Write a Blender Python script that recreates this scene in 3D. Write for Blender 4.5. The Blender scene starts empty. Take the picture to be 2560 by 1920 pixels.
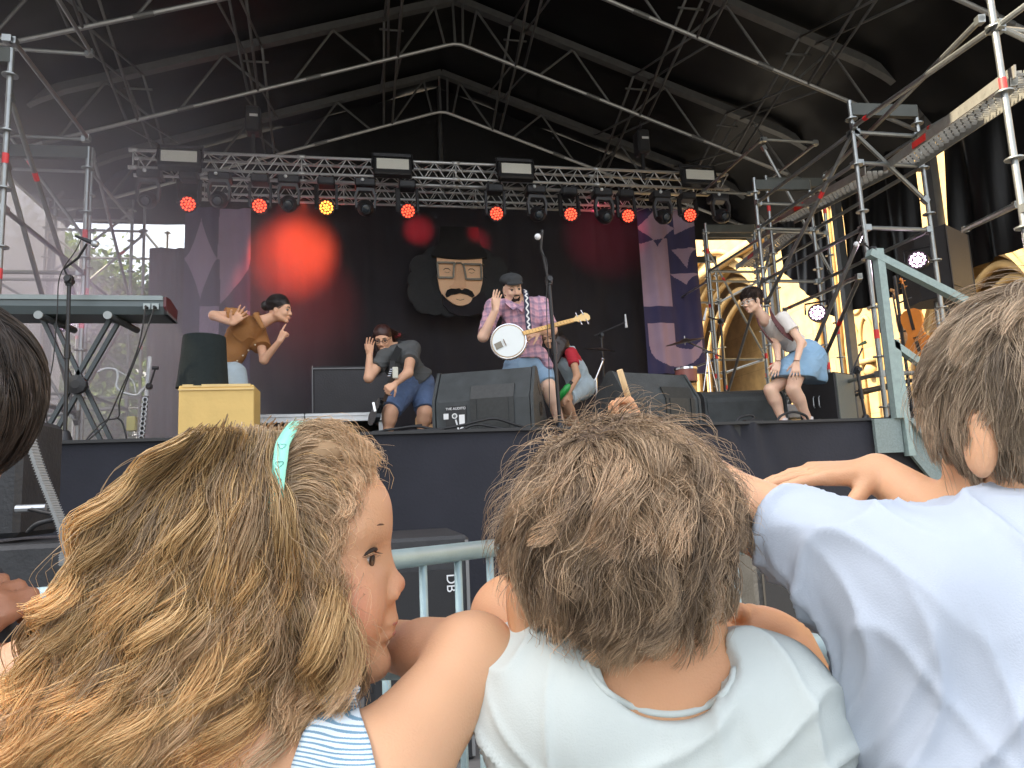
import bpy, math, random
import numpy as np
from mathutils import Vector, Matrix
random.seed(7); np.random.seed(7)
R=math.radians
S=bpy.context.scene
COL=S.collection
# ---------- camera ----------
CAM_H=1.15; FPX=1820.0
cd=bpy.data.cameras.new("camera"); cam=bpy.data.objects.new("camera",cd); COL.objects.link(cam)
cd.sensor_width=36.0; cd.lens=FPX/2560*36; cd.clip_start=0.02; cd.clip_end=600
CM=Matrix.Rotation(R(-12),3,'Z')@Matrix.Rotation(R(98.1),3,'X')@Matrix.Rotation(R(-2.6),3,'Z')
cam.matrix_world=Matrix.Translation((0,0,CAM_H))@CM.to_4x4()
S.camera=cam
CO=Vector((0,0,CAM_H))
# ---------- world, sun, exposure ----------
W=bpy.data.worlds.new("World"); S.world=W; W.use_nodes=True
nt=W.node_tree; nt.nodes.clear()
SUN_EL,SUN_AZ=44,-98          # azimuth of the sun, clockwise from +Y
sk=nt.nodes.new('ShaderNodeTexSky'); sk.sky_type='NISHITA'; sk.sun_disc=False
sk.sun_elevation=R(SUN_EL); sk.sun_rotation=R(SUN_AZ); sk.dust_density=2.5; sk.air_density=1.2
bg=nt.nodes.new('ShaderNodeBackground'); bg.inputs[1].default_value=0.15
wo=nt.nodes.new('ShaderNodeOutputWorld')
hz=nt.nodes.new('ShaderNodeHueSaturation'); hz.inputs['Saturation'].default_value=.34   # hazy white summer sky
nt.links.new(sk.outputs[0],hz.inputs['Color']); nt.links.new(hz.outputs[0],bg.inputs[0]); nt.links.new(bg.outputs[0],wo.inputs[0])
sl=bpy.data.lights.new("sun",'SUN'); sl.energy=4.8; sl.angle=R(0.5); sl.color=(1,.86,.62)
so=bpy.data.objects.new("sun",sl); COL.objects.link(so)
sd=Vector((math.sin(R(SUN_AZ))*math.cos(R(SUN_EL)),math.cos(R(SUN_AZ))*math.cos(R(SUN_EL)),math.sin(R(SUN_EL))))
so.rotation_euler=sd.to_track_quat('Z','Y').to_euler()
S.view_settings.view_transform='Standard'; S.view_settings.look='None'; S.view_settings.gamma=1
S.view_settings.exposure=1.97
S.render.engine='CYCLES'
S.cycles.use_denoising=True; S.cycles.max_bounces=6; S.cycles.diffuse_bounces=3; S.cycles.glossy_bounces=2
S.cycles.transparent_max_bounces=12; S.cycles.volume_bounces=1; S.cycles.volume_step_rate=4; S.cycles.volume_max_steps=64
S.cycles.caustics_reflective=False; S.cycles.caustics_refractive=False; S.cycles.sample_clamp_indirect=4
# ---------- helpers ----------
def ray(px,py): return CM@Vector(((px-1280)/FPX,-(py-960)/FPX,-1.0))
def at(px,py,Y):
    d=ray(px,py); return CO+d*(Y/d.y)
def atd(px,py,d): return CO+ray(px,py)*d      # d metres along the view axis
def atx(px,py,X):
    d=ray(px,py); return CO+d*(X/d.x)
def atz(px,py,Z):
    d=ray(px,py); return CO+d*((Z-CAM_H)/d.z)
V=Vector
def frame_from(fwd,up):
    f=V(fwd).normalized(); r=f.cross(V(up)).normalized(); u=r.cross(f)
    return f,u,r
_M={}
def mat(name,col,rough=.7,metal=0,var=.12,vs=6.0,bump=0,bs=60,spec=.5,emit=None,es=1,alpha=1,sss=0,det=4):
    if name in _M: return _M[name]
    m=bpy.data.materials.new(name); m.use_nodes=True; n=m.node_tree; b=n.nodes['Principled BSDF']
    tc=n.nodes.new('ShaderNodeTexCoord')
    nz=n.nodes.new('ShaderNodeTexNoise'); nz.inputs['Scale'].default_value=vs; nz.inputs['Detail'].default_value=det
    n.links.new(tc.outputs['Object'],nz.inputs['Vector'])
    mx=n.nodes.new('ShaderNodeMixRGB'); mx.blend_type='MIX'
    c=np.array(col[:3]); mx.inputs[1].default_value=(*np.clip(c*(1-var),0,1),1); mx.inputs[2].default_value=(*np.clip(c*(1+var),0,1),1)
    n.links.new(nz.outputs['Fac'],mx.inputs[0])
    n.links.new(mx.outputs[0],b.inputs['Base Color'])
    b.inputs['Roughness'].default_value=rough; b.inputs['Metallic'].default_value=metal
    b.inputs['Specular IOR Level'].default_value=spec
    if sss: b.inputs['Subsurface Weight'].default_value=sss; b.inputs['Subsurface Radius'].default_value=(.01,.004,.002); b.inputs['Subsurface Scale'].default_value=1.0
    if bump:
        n2=n.nodes.new('ShaderNodeTexNoise'); n2.inputs['Scale'].default_value=bs; n2.inputs['Detail'].default_value=3
        n.links.new(tc.outputs['Object'],n2.inputs['Vector'])
        bp=n.nodes.new('ShaderNodeBump'); bp.inputs['Strength'].default_value=bump; bp.inputs['Distance'].default_value=.01
        n.links.new(n2.outputs['Fac'],bp.inputs['Height']); n.links.new(bp.outputs[0],b.inputs['Normal'])
    if emit:
        b.inputs['Emission Color'].default_value=(*emit,1); b.inputs['Emission Strength'].default_value=es
    if alpha<1: b.inputs['Alpha'].default_value=alpha
    _M[name]=m; return m
def tag(o,label=None,cat=None,group=None,kind=None):
    if label: o['label']=label
    if cat: o['category']=cat
    if group: o['group']=group
    if kind: o['kind']=kind
    return o
def thing(name,label,cat,loc,group=None):
    o=bpy.data.objects.new(name,None); COL.objects.link(o); o.location=loc; o.empty_display_size=.1
    return tag(o,label,cat,group)
def wpos(o):
    p=V(o.location); 
    while o.parent: o=o.parent; p=p+V(o.location)
    return p
def link(name,me,mt,parent=None,smooth=False):
    if mt is not None and len(me.materials)==0:
        for m in (mt if isinstance(mt,(list,tuple)) else [mt]): me.materials.append(m)
    if smooth: me.shade_smooth()
    o=bpy.data.objects.new(name,me); COL.objects.link(o)
    if parent is not None: o.parent=parent; o.location=-wpos(parent)
    return o
def dup(root,delta,label=None,group=None,rz=0):
    r=root.copy(); COL.objects.link(r); r.location=V(root.location)+V(delta)
    if rz: r.rotation_euler=(0,0,rz)
    if label: r['label']=label
    if group: r['group']=group
    for ch in list(root.children):
        c=ch.copy(); COL.objects.link(c); c.parent=r
        for g in list(ch.children):
            d=g.copy(); COL.objects.link(d); d.parent=c
    return r
class MB:
    def __init__(s): s.v=[]; s.f=[]; s.mi=[]; s.cur=0
    def _add(s,vs,fs):
        o=len(s.v); s.v+= [tuple(x) for x in vs]; s.f+=[tuple(i+o for i in f) for f in fs]; s.mi+=[s.cur]*len(fs)
        return s
    def m(s,i): s.cur=i; return s
    def box(s,c,sz,rot=None,bev=0):
        c=V(c); h=[x/2 for x in sz]
        if bev>0:
            # chamfered box: three nested slabs
            vs=[];fs=[]
            b=min(bev,min(h)*.6)
            pts=[]
            for sx in(-1,1):
                for sy in(-1,1):
                    for sz_ in(-1,1):
                        pts.append([(sx*h[0],sy*(h[1]-b),sz_*(h[2]-b)),(sx*(h[0]-b),sy*h[1],sz_*(h[2]-b)),(sx*(h[0]-b),sy*(h[1]-b),sz_*h[2])])
            idx={}
            k=0
            for i,(sx,sy,sz_) in enumerate([(a,b2,c2) for a in(-1,1) for b2 in(-1,1) for c2 in(-1,1)]):
                for j in range(3): idx[(sx,sy,sz_,j)]=k; vs.append(pts[i][j]); k+=1
            for sx in(-1,1): fs.append([idx[(sx,-1,-1,0)],idx[(sx,1,-1,0)],idx[(sx,1,1,0)],idx[(sx,-1,1,0)]])
            for sy in(-1,1): fs.append([idx[(-1,sy,-1,1)],idx[(1,sy,-1,1)],idx[(1,sy,1,1)],idx[(-1,sy,1,1)]])
            for sz_ in(-1,1): fs.append([idx[(-1,-1,sz_,2)],idx[(1,-1,sz_,2)],idx[(1,1,sz_,2)],idx[(-1,1,sz_,2)]])
            for a in(-1,1):
                for b2 in(-1,1):
                    fs.append([idx[(a,b2,-1,0)],idx[(a,b2,1,0)],idx[(a,b2,1,1)],idx[(a,b2,-1,1)]])
                    fs.append([idx[(a,-1,b2,0)],idx[(a,1,b2,0)],idx[(a,1,b2,2)],idx[(a,-1,b2,2)]])
                    fs.append([idx[(-1,a,b2,1)],idx[(1,a,b2,1)],idx[(1,a,b2,2)],idx[(-1,a,b2,2)]])
                    for c2 in(-1,1): fs.append([idx[(a,b2,c2,0)],idx[(a,b2,c2,1)],idx[(a,b2,c2,2)]])
        else:
            vs=[(x*h[0],y*h[1],z*h[2]) for x in(-1,1) for y in(-1,1) for z in(-1,1)]
            fs=[(0,1,3,2),(4,6,7,5),(0,4,5,1),(2,3,7,6),(0,2,6,4),(1,5,7,3)]
        if rot is not None: vs=[rot@V(p) for p in vs]
        return s._add([V(p)+c for p in vs],fs)
    def beam(s,p,q,r,n=8,r2=None,cap=True):
        p=V(p);q=V(q);d=q-p
        if d.length<1e-6: return s
        r2=r if r2 is None else r2
        z=d.normalized(); x=z.orthogonal().normalized(); y=z.cross(x)
        vs=[]
        for k in range(n):
            a=2*math.pi*k/n; o=x*math.cos(a)+y*math.sin(a)
            vs.append(p+o*r); vs.append(q+o*r2)
        fs=[(2*k,2*((k+1)%n),2*((k+1)%n)+1,2*k+1) for k in range(n)]
        if cap: fs.append([2*k for k in range(n)][::-1]); fs.append([2*k+1 for k in range(n)])
        return s._add(vs,fs)
    def rbeam(s,p,q,w,h,up=(0,0,1)):
        p=V(p);q=V(q);d=(q-p); L=d.length; z=d.normalized(); u=V(up); x=u.cross(z)
        if x.length<1e-4: x=V((1,0,0)).cross(z)
        x.normalize(); y=z.cross(x)
        m=Matrix((x,y,z)).transposed()
        return s.box((p+q)/2,(w,h,L),m)
    def tube(s,pts,r,n=6,cap=True):
        pts=[V(p) for p in pts]; N=len(pts); rs=r if isinstance(r,(list,tuple)) else [r]*N
        vs=[];fs=[]; px=None
        for i,p in enumerate(pts):
            t=(pts[min(i+1,N-1)]-pts[max(i-1,0)]).normalized()
            if px is None: x=t.orthogonal().normalized()
            else:
                x=px-t*px.dot(t)
                x=x.normalized() if x.length>1e-5 else t.orthogonal().normalized()
            px=x; y=t.cross(x)
            for k in range(n):
                a=2*math.pi*k/n; vs.append(p+(x*math.cos(a)+y*math.sin(a))*rs[i])
        for i in range(N-1):
            for k in range(n):
                a=i*n+k; b=i*n+(k+1)%n; fs.append((a,b,b+n,a+n))
        if cap: fs.append(list(range(n))[::-1]); fs.append([(N-1)*n+k for k in range(n)])
        return s._add(vs,fs)
    def lathe(s,prof,o=(0,0,0),axis=(0,0,1),n=24,cap=True):
        z=V(axis).normalized(); x=z.orthogonal().normalized(); y=z.cross(x); o=V(o)
        vs=[];fs=[]
        for (r,h) in prof:
            for k in range(n):
                a=2*math.pi*k/n; vs.append(o+z*h+(x*math.cos(a)+y*math.sin(a))*r)
        for i in range(len(prof)-1):
            for k in range(n):
                a=i*n+k;b=i*n+(k+1)%n; fs.append((a,b,b+n,a+n))
        if cap: fs.append(list(range(n))[::-1]); fs.append([(len(prof)-1)*n+k for k in range(n)])
        return s._add(vs,fs)
    def prism(s,poly,ext):
        ext=V(ext); n=len(poly); vs=[V(p) for p in poly]+[V(p)+ext for p in poly]
        fs=[list(range(n))[::-1],list(range(n,2*n))]+[(k,(k+1)%n,(k+1)%n+n,k+n) for k in range(n)]
        return s._add(vs,fs)
    def sphere(s,c,r,n=12,sc=(1,1,1),rot=None):
        c=V(c);vs=[];fs=[];m=n//2
        for i in range(m+1):
            th=math.pi*i/m
            for k in range(n):
                a=2*math.pi*k/n
                p=V((math.sin(th)*math.cos(a)*r*sc[0],math.sin(th)*math.sin(a)*r*sc[1],math.cos(th)*r*sc[2]))
                if rot is not None: p=rot@p
                vs.append(c+p)
        for i in range(m):
            for k in range(n):
                a=i*n+k;b=i*n+(k+1)%n; fs.append((a,b,b+n,a+n))
        return s._add(vs,fs)
    def quad(s,a,b,c,d): return s._add([a,b,c,d],[(0,1,2,3)])
    def build(s,name,mt,parent=None,smooth=False):
        me=bpy.data.meshes.new(name); me.from_pydata(s.v,[],s.f); 
        ms=mt if isinstance(mt,(list,tuple)) else [mt]
        for m in ms: me.materials.append(m)
        if len(ms)>1: me.polygons.foreach_set('material_index',s.mi)
        me.update()
        if smooth:
            me.shade_smooth()
            if smooth=='auto': me.set_sharp_from_angle(angle=R(38))
        return link(name,me,None,parent)
def catmull(pts,n=8):
    P=[V(p) for p in pts]; P=[P[0]*2-P[1]]+P+[P[-1]*2-P[-2]]; out=[]
    for i in range(1,len(P)-2):
        for k in range(n):
            t=k/n; a,b,c,d=P[i-1],P[i],P[i+1],P[i+2]
            out.append(.5*((2*b)+(c-a)*t+(2*a-5*b+4*c-d)*t*t+(3*b-a-3*c+d)*t**3))
    out.append(P[-2]); return out
# ---------- common materials ----------
steel=mat('galvanised_steel',(.30,.315,.31),.36,.8,.25,14,bump=.05,bs=120)
galv=mat('galvanised_zinc',(.36,.48,.50),.5,.45,.22,22,bump=.08,bs=200)
alu=mat('aluminium',(.62,.63,.64),.4,.6,.12,20)
dalu=mat('dull_aluminium',(.13,.135,.135),.5,.35,.25,10)
black=mat('black_plastic',(.018,.018,.02),.5,0,.25,20)
blackmetal=mat('black_metal',(.03,.03,.033),.4,.3,.2,20)
pvc=mat('black_pvc',(.007,.0075,.008),.45,0,.35,1.2,bump=.6,bs=2.2,spec=.3)
chordm=mat('bright_tube',(.34,.35,.35),.4,.6,.2,10)
redtape=mat('red_tape',(.75,.04,.04),.5)
redm=mat('red_plate',(.8,.03,.02),.45)
cloth_black=mat('black_cloth',(.022,.02,.025),.95,0,.3,2.0,bump=.25,bs=5)
deckm=mat('stage_ply',(.03,.03,.032),.65,0,.3,8)
grillm=mat('speaker_grille',(.045,.047,.05),.6,.2,.25,160,bump=.3,bs=400)
cabm=mat('speaker_paint',(.048,.054,.056),.62,0,.55,9,bump=.5,bs=260,det=9)
# ================= ground =================
g=MB(); N=40
g.box((0,60,-.05),(400,400,.1)); tag(g.build('ground',mat('paving',(.16,.155,.15),.85,0,.25,1.5,bump=.2,bs=8)),kind='structure')
# ================= stage =================
DZ=1.58; SY=5.4; SX0,SX1=-6.2,4.75; BY=14.0
st=thing('stage_platform','wide black concert stage platform with dark cloth skirt','stage',(0,9,0))
MB().box(((SX0+SX1)/2+1.2,(SY+BY)/2,DZ-.06),(SX1-SX0+2.4,BY-SY,.12)).build('deck',deckm,st)
def skirt():
    nx,nz=260,26; X=np.linspace(SX0,SX1,nx); vs=[];fs=[]
    for j in range(nz+1):
        z=DZ-.0-(DZ-.02)*j/nz
        for x in X:
            t=j/nz
            y=SY-.03-.012*math.sin(x*5.1+math.sin(x*1.7)*2)*t-.008*math.sin(x*13+2*math.sin(x*2.3))*t
            for cx,w,a in((3.05,.22,.05),(-.4,.5,.02),(1.9,.3,.012)):
                dd=(x-cx-.5*t)/w
                y+= -a*math.exp(-dd*dd)*math.sin(6*dd+8*t)*math.exp(-t*5)
            sag=.015*math.sin(x*2.1)*(j==0)
            vs.append((x,y,z+sag))
    for j in range(nz):
        for i in range(nx-1):
            a=j*nx+i; fs.append((a,a+1,a+1+nx,a+nx))
    m=MB(); m._add(vs,fs); return m
skirt().build('skirt',mat('navy_molton',(.024,.025,.034),.95,0,.4,2.2,bump=.3,bs=45,det=8),st,True)
MB().box(((SX0+SX1)/2,SY-.035,DZ+.004),(SX1-SX0,.05,.022)).build('edge_batten',black,st)
# ================= roof =================
RX,HW=1.67,6.75; ZT,ZL,SL=9.24,8.46,.345
rf=thing('stage_roof','black gabled stage roof on lattice aluminium frames','stage roof',(RX,9,0))
EAVE=ZT-SL*(HW-.3)
def topz(x): return ZT-SL*abs(x-RX)
def lowz(x): return ZL-SL*abs(x-RX)
def roofframe(Y,half=1):
    m=MB(); KX=HW-.9
    for s in(-1,1):
        # rectangular top chord with knee
        p=[V((RX,Y,ZT)),V((RX+s*KX,Y,topz(RX+s*KX)))]
        m.rbeam(p[0],p[1],.12,.13,(0,1,0))
        kn=catmull([p[1],V((RX+s*(KX+.5),Y,p[1].z-.28)),V((RX+s*HW,Y,p[1].z-.8))],5)
        for a,b in zip(kn[:-1],kn[1:]): m.rbeam(a,b,.13,.12,(0,1,0))
        m.rbeam(kn[-1],V((RX+s*HW,Y,DZ if Y>5.5 else 0)),.13,.12,(0,1,0))
        lo=[V((RX+s*.18,Y,lowz(RX+s*.18)-.0)),V((RX+s*(HW-.15),Y,lowz(RX+s*(HW-.15))))]
        m.m(1).beam(lo[0],lo[1],.03,8)
        # couplers along the lower chord
        m.m(0)
        for q in(.33,.62,.9):
            c=lo[0].lerp(lo[1],q); dd=(lo[1]-lo[0]).normalized()*.12; m.beam(c-dd,c+dd,.038,8)
        xs=[.35+i*.82 for i in range(8)]
        for i,x in enumerate(xs):
            if x>HW-.5: break
            a=V((RX+s*x,Y,topz(RX+s*x)-.05)); 
            for dx in(-.82*.75,.82*.75) if i%1==0 else ():
                xx=max(.2,min(HW-.3,x+dx)); b=V((RX+s*xx,Y,lowz(RX+s*xx)))
                if (i%2==0): m.beam(a,b,.02,6)
    m.m(1).tube([V((RX-.18,Y,lowz(RX+.18))),V((RX-.06,Y,ZL-.03)),V((RX+.06,Y,ZL-.03)),V((RX+.18,Y,lowz(RX+.18)))],.03,8)
    m.m(0).beam((RX-.05,Y,ZT),(RX-.03,Y,ZL),.022,6); m.beam((RX+.12,Y,ZT-.04),(RX+.1,Y,ZL-.03),.022,6)
    return m
FY=[4.4,6.6,8.8,11.0,13.2]
for Y in FY: roofframe(Y).build('roof_frame',[dalu,chordm],rf,'auto')
# longitudinal bracing between the frames
for off in(-4.9,-3.2,-1.05,1.05,3.2,4.9):
    m=MB(); x=RX+off
    for Y0,Y1 in zip(FY[:-1],FY[1:]):
        for e in(-.13,.13):
            m.beam((x+e,Y0,topz(x)-.02),(x+e*.6,Y1,lowz(x)+.02),.022,6)
            m.beam((x+e,Y0,lowz(x+e)),(x+e,Y1,topz(x+e)-.06),.018,6)
        for Y in(Y0+.25,):
            m.beam((x-.2,Y,topz(x)-.12),(x+.2,Y,topz(x)-.12),.018,6)
    m.build('brace',dalu,rf,True)
m=MB(); m.beam((RX,13.7,DZ),(RX,13.7,ZT),.045,8); m.build('mast',dalu,rf,True)
def canopy():
    m=MB(); nx,ny=64,40; vs=[];fs=[]
    prof=[]
    for i in range(nx+1):
        u=-1+2*i/nx; x=RX+u*(HW+.1); z=topz(x)+.12
        if abs(u)>.87: z-= (abs(u)-.87)*6.0
        prof.append((x,z))
    for j in range(ny+1):
        Y=4.2+(14.1-4.2)*j/ny
        for i,(x,z) in enumerate(prof):
            bay=abs(((Y-4.4)/2.2)%1-.5)*2
            vs.append((x,Y,z+.05*(1-bay)*math.sin(i*.9)*.4+.03*math.sin(Y*7+i*.35)*(1-bay)))
    for j in range(ny):
        for i in range(nx): a=j*(nx+1)+i; fs.append((a,a+1,a+nx+2,a+nx+1))
    m._add(vs,fs); return m
canopy().build('canopy',pvc,rf,True)
def drape(m,P00,P10,P11,P01,nu,nv,amp,fr,nrm,seed=0,sag=0):
    """cloth sheet between four corners, with folds"""
    vs=[];fs=[]; nrm=V(nrm)
    for j in range(nv+1):
        v=j/nv
        for i in range(nu+1):
            u=i/nu; p=(V(P00)*(1-u)+V(P10)*u)*(1-v)+(V(P01)*(1-u)+V(P11)*u)*v
            w=amp*(math.sin(u*fr+seed+1.3*math.sin(v*3+seed))+.5*math.sin(u*fr*2.3+v*4+seed*2))
            p=p+nrm*w
            if sag: p.z-=sag*math.sin(u*math.pi)**2*(v)
            vs.append(p)
    for j in range(nv):
        for i in range(nu): a=j*(nu+1)+i; fs.append((a,a+1,a+nu+2,a+nu+1))
    m._add(vs,fs); return m
# gable end and side sheets
gx0,gx1=RX-HW,RX+HW
m=MB()
drape(m,(gx0+.1,13.9,6.25),(gx1-.1,13.9,6.25),(gx1-.1,13.9,7.0),(gx0+.1,13.9,7.0),60,6,.03,30,(0,1,0))
m._add([(gx0+.1,13.92,6.9),(gx1-.1,13.92,6.9),(gx1-.6,13.92,topz(gx1-.6)+.1),(RX,13.92,ZT+.12),(gx0+.6,13.92,topz(gx0+.6)+.1)],[(0,1,2,3,4)])
m.build('gable_sheet',pvc,rf,True)
XR=gx1+.12; XL=gx0-.12
def sheet_x(X,y0,y1,z0a,z0b,z1,amp=.06,fr=14,seed=0):
    m=MB(); drape(m,(X,y0,z0a),(X,y1,z0b),(X,y1,z1),(X,y0,z1),40,24,amp,fr,(1,0,0),seed); return m
zs=3.95
sheet_x(XR,3.9,6.42,zs,zs,7.2,seed=1).build('side_sheet',pvc,rf,True)
sheet_x(XR,6.85,8.70,zs,zs,7.2,seed=2).build('side_sheet',pvc,rf,True)
sheet_x(XR,9.32,11.02,zs,zs,7.2,seed=3).build('side_sheet',pvc,rf,True)
sheet_x(XR,11.5,12.9,zs,5.2,7.2,seed=4).build('side_sheet',pvc,rf,True)
gauze=mat('mesh_gauze',(.26,.26,.29),.8,0,.2,2,bump=.4,bs=3); _n=gauze.node_tree; _b=_n.nodes['Principled BSDF']; _t=_n.nodes.new('ShaderNodeBsdfTranslucent'); _t.inputs[0].default_value=(.13,.13,.155,1); _p=_n.nodes.new('ShaderNodeBsdfTransparent')
_m1=_n.nodes.new('ShaderNodeMixShader'); _m1.inputs[0].default_value=.6; _n.links.new(_b.outputs[0],_m1.inputs[1]); _n.links.new(_t.outputs[0],_m1.inputs[2]); _m2=_n.nodes.new('ShaderNodeMixShader'); _m2.inputs[0].default_value=.10; _n.links.new(_m1.outputs[0],_m2.inputs[1]); _n.links.new(_p.outputs[0],_m2.inputs[2]); _n.links.new(_m2.outputs[0],_n.nodes['Material Output'].inputs[0])
sheet_x(XL,4.0,13.95,DZ-.4,DZ-.4,7.2,.1,22,seed=5).build('side_gauze',gauze,rf,True)
# ================= backdrop =================
bx0,bx1=-4.15,6.35
m=MB(); drape(m,(-2.5,13.45,DZ),(bx1,13.45,DZ),(bx1,13.45,6.62),(-2.5,13.45,6.62),120,14,.025,75,(0,1,0))
tag(m.build('backdrop_curtain',cloth_black,None,True),'tall black cloth backdrop hanging behind the band','curtain')
m=MB(); drape(m,(-3.58,13.35,DZ),(-2.62,13.35,DZ),(-2.62,13.35,5.62),(-3.58,13.35,5.62),40,14,.03,18,(0,1,0),2)
tag(m.build('side_curtain',mat('plum_cloth',(.06,.035,.05),.95,0,.2,2),None,True),'dull plum coloured curtain panel left of the printed banner','curtain')
# ================= banners =================
def banner_mat(name,dark,light):
    m=bpy.data.materials.new(name); m.use_nodes=True; n=m.node_tree; b=n.nodes['Principled BSDF']; b.inputs['Roughness'].default_value=.85
    m.diffuse_color=(*dark,1)
    tc=n.nodes.new('ShaderNodeTexCoord'); nz=n.nodes.new('ShaderNodeTexNoise'); nz.inputs['Scale'].default_value=3; n.links.new(tc.outputs['Object'],nz.inputs[0])
    mx=n.nodes.new('ShaderNodeMixRGB'); mx.inputs[1].default_value=(*[c*.85 for c in dark],1); mx.inputs[2].default_value=(*[c*1.15 for c in dark],1)
    n.links.new(nz.outputs['Fac'],mx.inputs[0]); n.links.new(mx.outputs[0],b.inputs['Base Color']); return m
bn_d=banner_mat('banner_purple',(.06,.055,.15),None); bn_l=banner_mat('banner_lilac',(.50,.36,.50),None)
bn_d2=banner_mat('banner_plum',(.07,.055,.12),None); bn_l2=banner_mat('banner_mauve',(.42,.32,.46),None)
def lens(c,r,k):   # four pointed star with concave sides
    pts=[]
    for q in range(4):
        a0=q*math.pi/2; 
        for i in range(8):
            t=i/8; a=a0+t*math.pi/2
            # superellipse p<1
            x=math.cos(t*math.pi/2)**(2/k); y=math.sin(t*math.pi/2)**(2/k)
            ca,sa=math.cos(a0),math.sin(a0); pts.append((c[0]+r[0]*(x*ca-y*sa),c[1]+r[1]*(x*sa+y*ca)))
    return pts
def qarc(c,r,a0,a1,n=10): return [(c[0]+r[0]*math.cos(R(a0+(a1-a0)*i/n)),c[1]+r[1]*math.sin(R(a0+(a1-a0)*i/n))) for i in range(n+1)]
def banner(label,x0,x1,z0,z1,Y,polys,md,ml,seed):
    t=thing('festival_banner',label,'banner',((x0+x1)/2,Y,z0),'printed banners flanking the backdrop')
    w,h=x1-x0,z1-z0
    def fold(x,z): return Y+.035*math.sin((x-x0)*9+seed+.4*math.sin(z))+.015*math.sin((x-x0)*23+z)
    nu,nv=40,40; m=MB(); vs=[];fs=[]
    for j in range(nv+1):
        for i in range(nu+1):
            x=x0+w*i/nu; z=z0+h*j/nv; vs.append((x,fold(x,z),z))
    for j in range(nv):
        for i in range(nu): a=j*(nu+1)+i; fs.append((a,a+1,a+nu+2,a+nu+1))
    m._add(vs,fs); m.build('cloth',md,t,True)
    # printed shapes follow the folds (cut on a fine grid, 4 mm proud)
    G=MB(); NU,NV=90,int(90*h/w)
    P=[np.array(p)*[w,h]+[x0,z0] for p in polys]
    xs=x0+w*(np.arange(NU)+.5)/NU; zs_=z0+h*(np.arange(NV)+.5)/NV
    XX,ZZ=np.meshgrid(xs,zs_); ins=np.zeros(XX.shape,bool)
    for p in P:
        c=np.zeros(XX.shape,bool); n=len(p)
        for i in range(n):
            a=p[i];b=p[(i+1)%n]
            if a[1]==b[1]: continue
            k=((a[1]>ZZ)!=(b[1]>ZZ))&(XX<(b[0]-a[0])*(ZZ-a[1])/(b[1]-a[1])+a[0]); c^=k
        ins^=c
    dw,dh=w/NU/2,h/NV/2; vs=[];fs=[]
    for j,i in zip(*np.nonzero(ins)):
        x,z=XX[j,i],ZZ[j,i]; o=len(vs)
        for sx,sz in((-1,-1),(1,-1),(1,1),(-1,1)): vs.append((x+sx*dw,fold(x+sx*dw,z+sz*dh)-.006,z+sz*dh))
        fs.append((o,o+1,o+2,o+3))
    G._add(vs,fs); G.build('print',ml,t,True)
pl=[lens((.25,.80),(.25,.155),.85),[(.5,.80),(1,.80),(1,1),(.52,1)],[(.5,.8),(.53,.62),(.55,.6),(1,.79),(1,.8)],
    qarc((.55,.42),(.45,.18),0,90)+[(1,.6)],[(.25,.62),(.53,.62),(.53,.18),(.25,.18)],[(.56,.0),(1,.0),(1,.22),(.56,.3)]]
pl[2]=[(.53,.8),(1,.8),(.97,.76),(.55,.63)]
banner('mauve and plum patterned banner at the left end of the backdrop',-2.98,-1.86,DZ,6.35,13.25,pl,bn_d2,bn_l2,1)
pr_=[lens((.3,.88),(.34,.12),.85),[(.62,1),(1,1),(1,.9),(.62,.84)],[(0,.78),(.5,.82),(.5,.40),(0,.40)],[(.56,.75)]+qarc((1.0,.62),(.2,.13),175,100)+[(1,.76)],
    [(.5,.60)]+qarc((1.0,.50),(.25,.09),160,95)+[(1,.6)],[(.05,.30),(.5,.30),(.5,.16),(.75,.14),(.95,.2)]+qarc((.5,.16),(.45,.12),0,-180)]
banner('deep purple and lilac patterned banner at the right end of the backdrop',5.42,6.62,3.18,6.5,12.9,pr_,bn_d,bn_l,2)
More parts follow.
